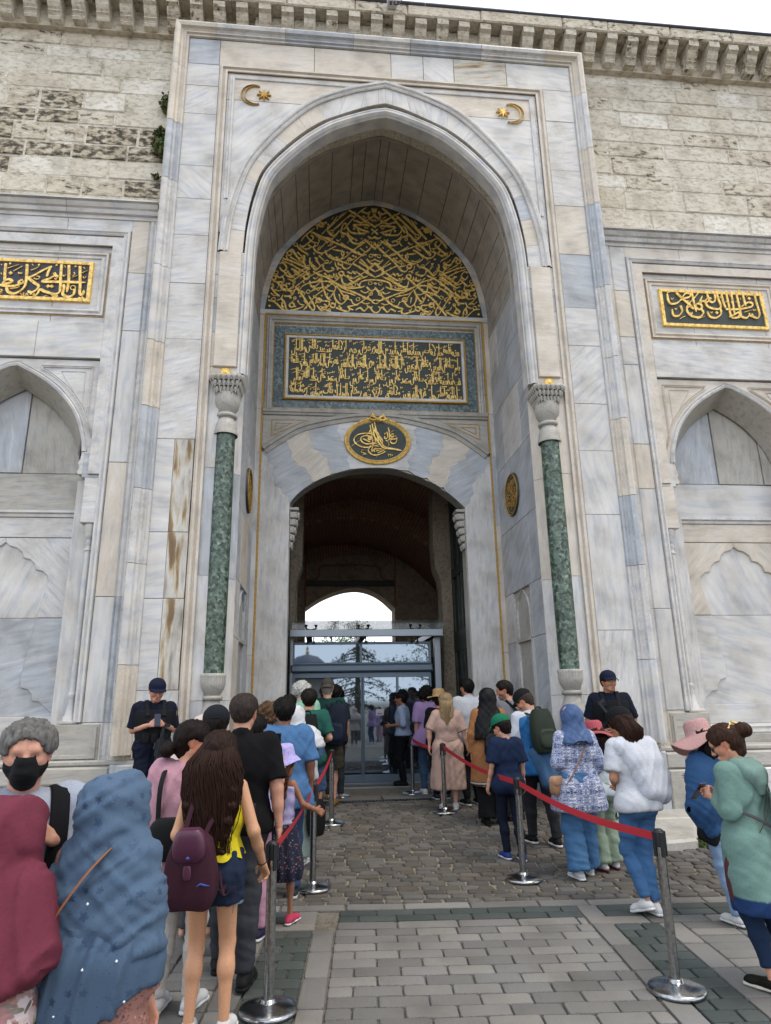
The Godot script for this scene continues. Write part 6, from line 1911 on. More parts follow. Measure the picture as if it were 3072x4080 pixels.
# ---- the figure
class Fig:
	var s := 1.0
	var w := 1.0
	var g := "m"
	var T := Transform3D()      # torso: turned about the hips
	var Hd := Transform3D()     # head: its middle, y up, face towards -z
	var hs := 1.0               # head size
	var S := []                 # shoulders, elbows, wrists, hand directions
	var E := []
	var W := []
	var A := []                 # hips, knees, ankles
	var K := []
	var F := []
	var yaw_f := [0.0, 0.0]
	var sh := 0.175
	var node: Node3D
	var cell := 0.014
	var spec := {}
	func t(x: float, y: float, z: float) -> Vector3: return T * (Vector3(x, y, z) * s)
	func h(x: float, y: float, z: float) -> Vector3: return Hd * (Vector3(x, y, z) * hs)

const ARMS := {
	"down": [Vector3(0.045, -0.28, 0.02), Vector3(0.055, -0.53, -0.03)], "slack": [Vector3(0.06, -0.28, 0.04), Vector3(0.1, -0.52, 0.0)],
	"bent": [Vector3(0.05, -0.27, 0.05), Vector3(-0.03, -0.3, -0.22)], "phone": [Vector3(0.05, -0.26, 0.02), Vector3(-0.11, -0.2, -0.24)],
	"belly": [Vector3(0.07, -0.27, 0.03), Vector3(-0.1, -0.36, -0.17)], "raised": [Vector3(0.1, -0.24, -0.1), Vector3(0.0, 0.02, -0.2)],
	"side": [Vector3(0.12, -0.24, 0.03), Vector3(0.13, -0.48, -0.02)], "strap": [Vector3(0.1, -0.26, 0.03), Vector3(-0.06, -0.12, -0.16)]}

func ik(a: Vector3, c: Vector3, l1: float, l2: float, fwd: Vector3) -> Vector3:
	var d := c - a
	var l := minf(d.length(), (l1 + l2) * 0.999)
	var x := (l1 * l1 - l2 * l2 + l * l) / (2.0 * l)
	var y := sqrt(maxf(l1 * l1 - x * x, 0.0))
	var n := d.normalized()
	return a + n * x + (fwd - n * fwd.dot(n)).normalized() * y

func figure(spec: Dictionary) -> Fig:
	var f := Fig.new()
	f.spec = spec
	f.s = spec.H / 1.75
	f.w = spec.get("w", 1.0)
	f.g = spec.get("g", "m")
	f.cell = spec.get("cell", 0.018)
	f.hs = lerpf(f.s, 1.0, 0.6 if f.g != "c" else 0.75) * 1.05
	f.sh = (0.178 if f.g == "m" else 0.155 if f.g == "f" else 0.15) * (0.5 + 0.5 * f.w)
	var at := Vector3(spec.p[0], gy(spec.p[1]) + spec.get("up", 0.005), spec.p[1])
	f.node = thing("person", spec.label, "person", at, deg_to_rad(spec.get("yaw", 0.0)), spec.get("group", ""))
	var hip := Vector3(0, 0.93 * f.s, 0)
	var lean := deg_to_rad(spec.get("lean", 0.0))
	f.T = Transform3D(Basis(Vector3.RIGHT, -lean) * Basis(Vector3.UP, deg_to_rad(spec.get("twist", 0.0))), Vector3.ZERO)
	f.T.origin = hip - f.T.basis * hip
	var hd: Array = spec.get("head", [0.0, 0.0])
	var hb := Basis(Vector3.UP, deg_to_rad(hd[0])) * Basis(Vector3.RIGHT, -deg_to_rad(hd[1])) * Basis(Vector3(0, 0, 1), deg_to_rad(hd[2] if hd.size() > 2 else 0.0))
	var nb := f.t(0, 1.49, 0.0)
	f.Hd = Transform3D(hb, nb + (Vector3.UP * 0.6 + hb.y * 0.4).normalized() * (0.135 * f.s) + hb * Vector3(0, 0, -0.022) * f.s)
	var feet: Array = spec.get("feet", [-0.1, 0.03, 0.1, -0.03])
	for i in 2:
		var sd: float = -1.0 if i == 0 else 1.0
		f.S.append(f.t(sd * f.sh / f.s * f.s, 1.425, 0.01))
		var arm = spec.get("la" if i == 0 else "ra", "down")
		var pr: Array = ARMS[arm] if arm is String else arm
		var ev: Vector3 = pr[0] * Vector3(sd, 1, 1) * f.s
		var wv: Vector3 = pr[1] * Vector3(sd, 1, 1) * f.s
		f.E.append(f.S[i] + ev)
		f.W.append(f.S[i] + wv)
		var ank := Vector3(feet[i * 2] * f.s, 0.085 * f.s + (feet[4 + i] if feet.size() > 4 else 0.0), feet[i * 2 + 1] * f.s)
		f.A.append(Vector3(sd * 0.088 * f.s, 0.92 * f.s, 0.0))
		f.K.append(ik(f.A[i], ank, 0.43 * f.s, 0.42 * f.s, Vector3(0, 0, -1)))
		f.F.append(ank)
	return f

func torso_bones(f: Fig, grow: float, bottom: float) -> Array:
	var m := f.g == "m"
	var w := f.w
	var b := []
	var lat := [[0.94, 0.075 if m else 0.085, 0.112], [1.09, 0.062 if m else 0.05, 0.1 if m else 0.092], [1.25, 0.085 if m else 0.07, 0.108 if m else 0.1], [1.36, 0.105 if m else 0.085, 0.088 if m else 0.08]]
	if f.g == "c": lat = [[0.94, 0.06, 0.095], [1.09, 0.055, 0.088], [1.25, 0.065, 0.09], [1.36, 0.08, 0.075]]
	for r in lat:
		if r[0] >= bottom: b.append(bone(f.t(-r[1] * w, r[0], 0.0), f.t(r[1] * w, r[0], 0.0), (r[2] * (0.5 + 0.5 * w) + grow) * f.s, -1, 0.06 * f.s))
	b.append(bone(f.t(-f.sh * 0.8 / f.s * f.s, 1.415, 0.015), f.t(f.sh * 0.8 / f.s * f.s, 1.415, 0.015), (0.055 + grow * 0.7) * f.s, -1, 0.05 * f.s))
	if bottom < 0.95:
		for i in 2: b.append(bone(f.t((i - 0.5) * 0.14 * w, 0.93, 0.05), f.t((i - 0.5) * 0.14 * w, 0.91, 0.05), (0.085 + grow) * f.s, -1, 0.05 * f.s))
	if f.g == "f" and bottom < 1.3:
		for i in 2: b.append(bone(f.t((i - 0.5) * 0.14, 1.27, -0.07), f.t((i - 0.5) * 0.13, 1.25, -0.075), (0.058 + grow * 0.7) * f.s, -1, 0.04 * f.s))
	return b

func hand_bones(f: Fig, i: int, curl: float) -> Array:
	var d: Vector3 = (f.W[i] - f.E[i]).normalized()
	var sd := -1.0 if i == 0 else 1.0
	var n: Vector3 = (Vector3(-sd, 0, 0) - d * Vector3(-sd, 0, 0).dot(d))
	var hn = f.spec.get("lhand" if i == 0 else "rhand", null)
	if hn != null: n = hn - d * (hn as Vector3).dot(d)
	if n.length() < 0.1: n = Vector3(0, -1, 0) - d * Vector3(0, -1, 0).dot(d)
	n = n.normalized()
	var t := d.cross(n) * sd
	var k := f.hs * (0.94 if f.g == "m" else 0.86)
	var w: Vector3 = f.W[i]
	var b := [bone(w - d * 0.05 * k, w + d * 0.02 * k, 0.026 * k, 0.024 * k, 0.01)]
	var lens := [0.066, 0.075, 0.069, 0.053]
	for q in 4:
		var o := (1.5 - q) * 0.019 * k
		var kn := w + d * (0.092 - absf(q - 1) * 0.004) * k + t * o
		b.append(bone(w + d * 0.015 * k + t * o * 0.6, kn, 0.0135 * k, 0.012 * k, 0.01))
		var a1 := curl * 0.8 + 0.1 * q
		var d1 := d * cos(a1) + n * sin(a1)
		var m: Vector3 = kn + d1 * lens[q] * 0.55 * k
		var a2 := curl * 2.0 + 0.15 * q
		var d2 := d * cos(a2) + n * sin(a2)
		b.append(bone(kn, m, 0.0098 * k, 0.0088 * k, 0.004))
		b.append(bone(m, m + d2 * lens[q] * 0.5 * k, 0.0088 * k, 0.0072 * k, 0.003))
	var th := w + d * 0.025 * k + t * 0.028 * k
	var t1 := th + (d * 0.7 + t * 0.6 + n * 0.35).normalized() * 0.045 * k
	b.append(bone(w + d * 0.01 * k, th, 0.015 * k, 0.013 * k, 0.008))
	b.append(bone(th, t1, 0.0125 * k, 0.0105 * k, 0.006))
	b.append(bone(t1, t1 + (d * 0.9 + t * 0.1 + n * 0.4).normalized() * 0.034 * k, 0.0105 * k, 0.008 * k, 0.003))
	return b

func head_bones(f: Fig) -> Array:
	var k := f.hs
	var b := []
	b.append(bone(f.h(0, 0.032, 0.028), f.h(0, 0.036, -0.028), 0.083 * k, 0.078 * k, 0.03 * k))
	b.append(bone(f.h(-0.012, 0.05, 0.0), f.h(0.012, 0.05, 0.0), 0.08 * k, -1, 0.03 * k))
	b.append(bone(f.h(0, -0.03, -0.03), f.h(0, -0.078, -0.062), 0.06 * k, 0.034 * k, 0.03 * k))
	for i in 2:
		var x := (i - 0.5) * 2.0
		b.append(bone(f.h(x * 0.045, -0.055, -0.01), f.h(x * 0.02, -0.085, -0.055), 0.026 * k, 0.024 * k, 0.03 * k))
		b.append(bone(f.h(x * 0.035, -0.012, -0.062), f.h(x * 0.045, -0.02, -0.045), 0.03 * k, -1, 0.02 * k))
		b.append(bone(f.h(x * 0.032, 0.008, -0.112), f.h(x * 0.036, 0.008, -0.108), 0.018 * k, -1, 0.012 * k, 1))
		b.append(bone(f.h(x * 0.078, 0.02, 0.012), f.h(x * 0.074, -0.022, 0.002), 0.016 * k, 0.011 * k, 0.006 * k))
	b.append(bone(f.h(-0.034, 0.03, -0.088), f.h(0.034, 0.03, -0.088), 0.017 * k, -1, 0.014 * k))
	b.append(bone(f.h(0, 0.014, -0.1), f.h(0, -0.024, -0.117), 0.0095 * k, 0.0135 * k, 0.012 * k))
	b.append(bone(f.h(-0.012, -0.03, -0.105), f.h(0.012, -0.03, -0.105), 0.009 * k, -1, 0.008 * k))
	b.append(bone(f.h(-0.02, -0.058, -0.094), f.h(0.02, -0.058, -0.094), 0.009 * k, -1, 0.008 * k))
	b.append(bone(f.h(-0.016, -0.07, -0.092), f.h(0.016, -0.07, -0.092), 0.009 * k, -1, 0.008 * k))
	b.append(bone(f.h(0, -0.05, 0.02), f.t(0, 1.46, 0.012), 0.056 * k * (1.0 if f.g == "m" else 0.86), 0.062 * k * (1.0 if f.g == "m" else 0.88), 0.03 * k))
	return b

func skin_mat(c: Color) -> StandardMaterial3D:
	var key := "skin" + c.to_html()
	if not M.has(key):
		var m := triplanar(mat(c, 0.55), M.weave, 9.0)
		m.vertex_color_use_as_albedo = true
		m.subsurf_scatter_enabled = true
		m.subsurf_scatter_strength = 0.08
		M[key] = m
	return M[key]

func cloth(c: Color, rough := 0.92, scale := 6.0) -> StandardMaterial3D:
	var key := "cloth%s_%.2f" % [c.to_html(), rough]
	if not M.has(key):
		var g := c.get_luminance()
		var m := triplanar(mat(c.lerp(Color(g, g, g), 0.12).darkened(0.1), rough), M.weave, scale)
		m.metallic_specular = 0.3
		m.vertex_color_use_as_albedo = true
		m.normal_enabled = true
		m.normal_texture = M.knit
		m.normal_scale = 0.08
		M[key] = m
	return M[key]

func build_body(f: Fig) -> void:
	var sp := f.spec
	var skin: Color = sp.skin
	var m := f.g == "m"
	var th := 1.0 if m else 0.92 if f.g == "f" else 0.8
	var b := torso_bones(f, -0.014, 0.9)
	var lg: float = 1.0 if sp.has("legs") else 0.84
	for i in 2:
		b.append(bone(f.S[i], f.E[i], 0.05 * f.s * th * f.w, 0.04 * f.s * th * f.w, 0.03))
		b.append(bone(f.E[i], f.E[i].lerp(f.W[i], 0.45), 0.04 * f.s * th * f.w, 0.037 * f.s * th * f.w, 0.02))
		b.append(bone(f.E[i].lerp(f.W[i], 0.4), f.W[i], 0.037 * f.s * th, 0.026 * f.s * th, 0.02))
		b.append(bone(f.A[i], f.K[i], (0.082 if m else 0.086) * f.s * th * f.w * lg, 0.053 * f.s * th * f.w * lg, 0.04))
		b.append(bone(f.K[i], f.K[i].lerp(f.F[i], 0.35) + Vector3(0, 0, 0.014 * f.s), 0.052 * f.s * th * f.w * lg, 0.052 * f.s * th * f.w * lg, 0.02))
		b.append(bone(f.K[i].lerp(f.F[i], 0.3) + Vector3(0, 0, 0.012 * f.s), f.F[i], 0.05 * f.s * th * f.w * lg, 0.034 * f.s * th, 0.03))
		b.append(bone(f.F[i] + Vector3(0, -0.04 * f.s, 0.01), f.F[i] + Vector3(0, -0.055 * f.s, -0.1 * f.s), 0.03 * f.s, 0.026 * f.s, 0.02))
	b.append(bone(f.t(0, 1.4, 0.01), f.Hd.origin, 0.058 * f.s * th, 0.05 * f.s * th, 0.04))
	var body := sdf(b, f.cell * (1.0 if sp.get("bare", false) else 1.3))
	var hc: float = sp.get("hcell", 0.0115)
	var head := sdf(head_bones(f), hc)
	# lips, ears and stubble are a little redder or darker than the rest
	var stub: float = sp.get("stubble", 0.0)
	var inv := f.Hd.affine_inverse()
	for i in head.v.size():
		var p := inv * head.v[i] / f.hs
		var c := Color.WHITE
		if absf(p.x) < 0.024 and p.y < -0.05 and p.y > -0.078 and p.z < -0.085: c = Color(0.85, 0.55, 0.52)
		elif stub > 0 and p.y < -0.035 and p.y > -0.11 and p.z < 0.0: c = Color.WHITE.lerp(Color(0.35, 0.32, 0.32), stub)
		elif absf(p.x) > 0.07: c = Color(1.0, 0.8, 0.76)
		head.c[i] = c
	merge(body, head)
	for i in 2:
		var cu: float = (sp.get("curl", [0.35, 0.35]) as Array)[i]
		merge(body, sdf(hand_bones(f, i, cu), sp.get("fcell", 0.0085)))
	put("body", body, skin_mat(skin), f.node)
	if sp.get("face", false):
		var ey := MB.new()
		var ir := MB.new()
		for x: float in [-0.032, 0.032]:
			for q in [[ey, Vector3(x, 0.008, -0.0815), 0.0118], [ir, Vector3(x, 0.008, -0.0885), 0.0064]]:
				(q[0] as MB).lathe([Vector2(0, -1), Vector2(0.5, -0.85), Vector2(0.87, -0.5), Vector2(1, 0), Vector2(0.87, 0.5), Vector2(0.5, 0.85), Vector2(0, 1)].map(func(v): return v * q[2] * f.hs), f.h(q[1].x, q[1].y, q[1].z), 12, 0, 0, f.Hd.basis)
		put("eye", ey, mat(hexc("b9aea6"), 0.35), f.node)
		put("iris", ir, mat(hexc("2a1a10"), 0.15), f.node)
		var br := MB.new()
		for x: float in [-1.0, 1.0]:
			br.tube([f.h(x * 0.014, 0.026, -0.104), f.h(x * 0.032, 0.034, -0.1), f.h(x * 0.052, 0.026, -0.085)], [0.004, 0.005, 0.002], 5)
			br.tube([f.h(x * 0.016, 0.014, -0.093), f.h(x * 0.032, 0.019, -0.0945), f.h(x * 0.047, 0.012, -0.086)], [0.0018, 0.0022, 0.0015], 4)
		put("eyebrow", br, mat(sp.get("brow", hexc("2a201a")), 0.9), f.node)

# ---- clothes
func spread(mb: MB, y0: float, y1: float, n: int, amp: float, sd := 0.0) -> void:
	# soft vertical folds that deepen towards the hem (y1 below y0)
	for i in mb.v.size():
		var p := mb.v[i]
		if p.y > y0: continue
		var t := clampf((y0 - p.y) / (y0 - y1), 0, 1)
		var a := atan2(p.x, p.z)
		var q := sin(a * n + sd + 1.5 * sin(a * 2.0 + sd) + p.y * 2.0)
		mb.v[i] += Vector3(mb.n[i].x, 0, mb.n[i].z) * amp * t * q
	renormal(mb)

func sleeves(f: Fig, b: Array, len_f: float, r0: float, r1: float) -> void:
	for i in 2:
		if len_f <= 1.0: b.append(bone(f.S[i], (f.S[i] as Vector3).lerp(f.E[i], len_f), r0 * f.s, r1 * f.s, 0.03, 2))
		else:
			b.append(bone(f.S[i], f.E[i], r0 * f.s, (r0 + r1) * 0.5 * f.s, 0.03))
			b.append(bone(f.E[i], (f.E[i] as Vector3).lerp(f.W[i], len_f - 1.0), (r0 + r1) * 0.5 * f.s, r1 * f.s, 0.03, 2))

func wear_top(f: Fig, kind: String, c: Color, o := {}) -> MeshInstance3D:
	var loose: float = o.get("loose", 0.018)
	var hem: float = o.get("hem", 0.86)
	var b := torso_bones(f, loose, 0.9)
	var w := f.w
	b.append(bone(f.t(-0.08 * w, 0.9, 0.01), f.t(0.08 * w, 0.9, 0.01), (0.108 * (0.5 + 0.5 * w) + loose * 1.2) * f.s, -1, 0.05))
	if hem < 0.8:
		var n := 5
		var fl: float = o.get("flare", 0.03)
		for k in n:
			var t := (k + 1.0) / n
			var y := lerpf(0.86, hem - 0.02, t)
			var cx: float = (f.K[0].x + f.K[1].x + f.F[0].x + f.F[1].x) * 0.25 * t
			var cz: float = (f.F[0].z + f.F[1].z) * 0.4 * t
			b.append(bone(Vector3(cx - 0.085 * w * f.s, y * f.s, cz), Vector3(cx + 0.085 * w * f.s, y * f.s, cz), (0.115 + loose + fl * t) * f.s, -1, 0.08))
	b.append(bone(f.t(0, 1.44, 0.012), f.t(0, 1.475 + o.get("collar", 0.0), 0.01), 0.07 * f.s, 0.064 * f.s, 0.03))
	match kind:
		"tee": sleeves(f, b, o.get("sleeve", 0.72), 0.066 + loose * 0.7, 0.062 + loose * 0.9)
		"long": sleeves(f, b, o.get("sleeve", 1.93), 0.06 + loose * 0.6, 0.036 + loose * 0.6)
		"tank": b.pop_back()
	b.append(bone(f.t(0, 1.52 + o.get("collar", 0.0), 0.0), f.t(0, 1.6, -0.01), 0.062 * f.s, 0.07 * f.s, 0.008, 1))
	if o.has("neck"): b.append(bone(f.t(0, 1.5, -0.09), f.t(0, 1.42, -0.13), 0.03, 0.04, 0.01, 1))
	var up := f.T.basis.y if hem >= 0.8 else Vector3.UP
	var planes := [[f.t(0, hem, 0) if hem >= 0.8 else Vector3(0, hem * f.s, 0), -(Basis(Vector3(0, 0, 1), o.get("tilt", 0.0)) * up)]]
	if kind == "tank": planes.append([f.t(0, o.get("top", 1.36), 0), f.T.basis.y])
	var mb := sdf(b, f.cell, planes)
	var a: float = o.get("fold", 0.009) * 0.8
	if hem < 0.8: spread(mb, 1.0 * f.s, hem * f.s, o.get("pleats", 9), o.get("drop", 0.012), f.spec.p[0] * 7.0)
	crease(mb, a, Vector3(6, 1.1, 1.6), Basis(Vector3(0, 0, 1), 0.55), f.spec.p[0] * 9.0)
	crease(mb, a * 0.6, Vector3(9, 1.5, 2.2), Basis(Vector3(0, 0, 1), -0.75), f.spec.p[1] * 5.0)
	if o.has("paint"):
		for i in mb.v.size(): mb.c[i] = (o.paint as Callable).call(mb.v[i], f)
	return put(o.get("name", "shirt"), mb, o.mat if o.has("mat") else cloth(c, o.get("rough", 0.92)), f.node)

func wear_legs(f: Fig, c: Color, o := {}) -> MeshInstance3D:
	var loose: float = o.get("loose", 0.012)
	var flare: float = o.get("flare", 0.0)
	var cutl: float = o.get("length", 1.0)   # 1 to the ankle, 0.25 shorts
	var th := 1.0 if f.g == "m" else 0.95 if f.g == "f" else 0.8
	var w := f.w
	var b := []
	b.append(bone(f.t(-0.075 * w, 0.94, 0.0), f.t(0.075 * w, 0.94, 0.0), (0.11 * (0.5 + 0.5 * w) + loose) * f.s * (th if f.g == "c" else 1.0), -1, 0.05))
	b.append(bone(f.t(-0.062 * w, 1.02, 0.0), f.t(0.062 * w, 1.02, 0.0), (0.103 * (0.5 + 0.5 * w) + loose) * f.s * (th if f.g == "c" else 1.0), -1, 0.05))
	for i in 2:
		b.append(bone(f.t((i - 0.5) * 0.14 * w, 0.92, 0.05), f.t((i - 0.5) * 0.14 * w, 0.9, 0.05), (0.088 + loose) * f.s * th, -1, 0.05))
		if cutl < 0.5: b.append(bone(f.A[i], (f.A[i] as Vector3).lerp(f.K[i], cutl * 2.0), (0.088 + loose) * f.s * th * w, (0.085 + loose + flare) * f.s * th * w, 0.04, 2))
		else:
			b.append(bone(f.A[i], f.K[i], (0.086 + loose) * f.s * th * w, (0.056 + loose + flare * 0.3) * f.s * th * w, 0.035))
			b.append(bone(f.K[i], (f.K[i] as Vector3).lerp(f.F[i], 0.4) + Vector3(0, 0, 0.01), (0.056 + loose + flare * 0.3) * f.s * th * w, (0.052 + loose + flare * 0.6) * f.s * th, 0.03))
			b.append(bone((f.K[i] as Vector3).lerp(f.F[i], 0.4) + Vector3(0, 0, 0.01), (f.K[i] as Vector3).lerp(f.F[i], minf((cutl - 0.5) * 2.0, 1.06)), (0.052 + loose + flare * 0.6) * f.s * th, (0.04 + loose + flare) * f.s * th, 0.03, 2))
	var mb := sdf(b, f.cell, [[f.t(0, o.get("waist", 1.06), 0), f.T.basis.y]])
	crease(mb, o.get("fold", 0.007), Vector3(2, 8, 2), Basis(Vector3(0, 0, 1), 0.35), f.spec.p[0] * 5.0)
	crease(mb, o.get("fold", 0.007) * 0.8, Vector3(7, 1.0, 2), Basis(Vector3(0, 0, 1), -0.2), f.spec.p[1] * 3.0)
	if o.has("paint"):
		for i in mb.v.size(): mb.c[i] = (o.paint as Callable).call(mb.v[i], f)
	return put(o.get("name", "trousers"), mb, o.mat if o.has("mat") else cloth(c, 0.9), f.node)

func wear_shoes(f: Fig, c: Color, sole: Color, o := {}) -> void:
	for i in 2:
		var a: Vector3 = f.F[i]
		var y0 := a.y - 0.085 * f.s
		var ang: float = (-0.12 if i == 1 else 0.12) + o.get("turn", 0.0)
		var d := Vector3(0, 0, -1).rotated(Vector3.UP, ang)
		var pitch: float = (o.get("pitch", [0.0, 0.0]) as Array)[i]
		d = d.rotated(d.cross(Vector3.UP), pitch)
		var n := d.cross(Vector3.UP).cross(d).normalized()
		var heel := Vector3(a.x, y0, a.z) - d * 0.045 * f.s
		var toe := heel + d * 0.25 * f.s
		var k := f.s
		var b := [bone(heel + n * 0.035 * k, heel + d * 0.07 * k + n * 0.05 * k, 0.036 * k, 0.042 * k, 0.03), bone(heel + d * 0.05 * k + n * 0.05 * k, toe - d * 0.05 * k + n * 0.03 * k, 0.042 * k, 0.036 * k, 0.03), bone(toe - d * 0.06 * k + n * 0.028 * k, toe - d * 0.028 * k + n * 0.026 * k, 0.04 * k, 0.03 * k, 0.02), bone(heel + d * 0.04 * k + n * 0.06 * k, heel + d * 0.045 * k + n * 0.1 * k, 0.038 * k, 0.036 * k, 0.02)]
		var up := sdf(b, minf(f.cell, 0.012), [[heel + n * 0.018 * k, -n], [heel + d * 0.04 * k + n * (0.1 if not o.has("low") else 0.075) * k, n]])
		var sh := put("shoe", up, cloth(c, 0.7), f.node)
		var sb := [bone(heel + n * 0.01 * k, heel + d * 0.13 * k + n * 0.01 * k, 0.041 * k, 0.038 * k, 0.02), bone(heel + d * 0.12 * k + n * 0.01 * k, toe - d * 0.035 * k + n * 0.012 * k, 0.038 * k, 0.043 * k, 0.02)]
		var so := sdf(sb, minf(f.cell, 0.011), [[heel, -n], [heel + n * 0.024 * k, n]])
		put("sole", so, cloth(sole, 0.75), sh)

func wear_hair(f: Fig, kind: String, c: Color, o := {}) -> MeshInstance3D:
	var k := f.hs
	var th: float = o.get("thick", 0.011)
	if kind == "none": return null
	var b := [bone(f.h(0, 0.035, 0.03), f.h(0, 0.04, -0.026), (0.085 + th) * k, (0.079 + th) * k, 0.03 * k), bone(f.h(-0.012, 0.053, 0.0), f.h(0.012, 0.053, 0.0), (0.08 + th) * k, -1, 0.03 * k), bone(f.h(0, -0.02, 0.045), f.h(0, -0.06, 0.045), (0.056 + th) * k, (0.045 + th * 0.6) * k, 0.03 * k)]
	var planes := []
	var ly: float = o.get("line", 0.0)
	var carve := [bone(f.h(0, 0.0 + ly, -0.12), f.h(0, -0.1, -0.12), 0.088 * k, 0.1 * k, 0.006, 1)]
	for x: float in [-1.0, 1.0]:
		carve.append(bone(f.h(x * 0.104, -0.015, -0.006), f.h(x * 0.104, -0.06, -0.03), 0.042 * k, 0.05 * k, 0.006, 1))
		carve.append(bone(f.h(x * 0.075, -0.04, -0.06), f.h(x * 0.06, -0.1, -0.05), 0.052 * k, 0.07 * k, 0.006, 1))
	var hc: float = f.spec.get("haircell", 0.013)
	var part := o.get("shape", []) as Array
	match kind:
		"short", "buzz":
			planes.append([f.h(0, o.get("nape", -0.075), 0.05), -f.Hd.basis.y])
		"bun":
			b.append(bone(f.h(o.get("bx", 0.0), o.get("by", 0.0), 0.14), f.h(o.get("bx", 0.0) + 0.015, o.get("by", 0.0) - 0.01, 0.15), o.get("br", 0.045) * k, -1, 0.012 * k))
		"long":
			var l: float = o.get("length", 0.42)
			var wd: float = o.get("width", 0.08)
			for q in 7:
				var t := q / 6.0
				var y := -0.02 - l * t
				var x := wd * (0.75 + 0.35 * sin(PI * minf(t * 1.2, 1.0)))
				var z: float = 0.055 + 0.05 * sin(PI * 0.5 * minf(t * 2.0, 1.0)) + o.get("back", 0.0) * t
				var base := f.Hd.origin + Vector3(o.get("dx", 0.0) * t, y, 0) * k
				var bz := f.Hd.basis.z
				bz.y = 0
				bz = bz.normalized()
				var bx := f.Hd.basis.x
				bx.y = 0
				bx = bx.normalized()
				b.append(bone(base - bx * x * k + bz * z * k, base + bx * x * k + bz * z * k, lerpf(0.055, 0.022, t) * k, -1, 0.04 * k))
			carve = [carve[0]]
		"curly":
			for q in 26:
				var a := q * 2.4
				var el := 1.0 - 1.5 * q / 26.0
				var p := Vector3(cos(a) * sqrt(maxf(1.0 - el * el, 0.1)), el * 0.8, absf(sin(a)) * 0.8 * sqrt(maxf(1.0 - el * el, 0.1)) - 0.25)
				b.append(bone(f.h(p.x * 0.1, p.y * 0.12 + 0.02, p.z * 0.12 + 0.02), f.h(p.x * 0.11, p.y * 0.125 + 0.01, p.z * 0.13 + 0.02), 0.042 * k, -1, 0.02 * k))
			carve = [carve[0]]
	b.append_array(carve)
	var mb := sdf(b, hc, planes)
	var amp: float = o.get("rough", 0.006 if kind != "curly" else 0.02)
	var fq := Vector3(40, 9, 40) if kind != "curly" and kind != "buzz" else Vector3(24, 24, 24)
	for i in mb.v.size(): mb.v[i] += mb.n[i] * amp * 1.6 * folds.get_noise_3dv(mb.v[i] * fq)
	renormal(mb)
	var tip: Color = o.get("tip", Color.WHITE)
	var yl := f.Hd.origin.y
	for i in mb.v.size():
		var n := 0.72 + 0.45 * folds.get_noise_3dv(mb.v[i] * Vector3(60, 10, 60))
		var t := clampf((yl - mb.v[i].y) / 0.4, 0, 1)
		mb.c[i] = Color(n, n, n) * Color.WHITE.lerp(tip, t)
	var m := mat(c, o.get("gloss", 0.6))
	m.metallic_specular = 0.25
	m.vertex_color_use_as_albedo = true
	var node := put("hair", mb, m, f.node)
	# loose locks over the mass
	var locks: int = o.get("locks", 0)
	if locks > 0:
		var r := RandomNumberGenerator.new()
		r.seed = locks + int(absf(f.spec.p[0]) * 100)
		var lm := MB.new()
		var l: float = o.get("length", 0.42)
		var wd: float = o.get("width", 0.08)
		var bz := f.Hd.basis.z
		bz.y = 0; bz = bz.normalized()
		var bx := f.Hd.basis.x
		bx.y = 0; bx = bx.normalized()
		for q in locks:
			var u := r.randf_range(-1.15, 1.15)
			var pts := []
			var rad := []
			var ph := r.randf() * TAU
			var wave: float = o.get("wave", 0.01)
			var ll := l * r.randf_range(0.7, 1.12)
			var lift := r.randf_range(0.0, 0.012)
			for t in 9:
				var v := t / 8.0
				var p: Vector3
				if t == 0: p = f.h(u * 0.05, 0.105, 0.03 + 0.03 * r.randf())
				elif t == 1: p = f.h(u * 0.088, 0.04, 0.075 * (1.0 - 0.35 * u * u) + 0.03)
				else:
					var vv := (t - 1.0) / 7.0
					var x := wd * (0.95 + 0.4 * sin(PI * minf(vv * 1.2, 1.0)))
					p = f.Hd.origin + Vector3(o.get("dx", 0.0) * vv, 0.04 - ll * vv - 0.02, 0) * k + bx * (u * x + wave * sin(vv * 9.0 + ph)) * k + bz * (0.062 + (0.055 + lerpf(0.05, 0.02, vv)) * (1.0 - 0.5 * u * u) + lift + o.get("back", 0.0) * vv + wave * 0.6 * cos(vv * 9.0 + ph)) * k
				pts.append(p)
				rad.append(lerpf(0.0052, 0.0016, v) * k)
			var n := r.randf_range(0.5, 1.15)
			lm.col = Color(n, n, n) * Color.WHITE.lerp(tip, r.randf_range(0.2, 0.9))
			lm.tube(pts, rad, 4)
		put("hair_locks", lm, m, f.node).set_meta("kind", "stuff")
	return node

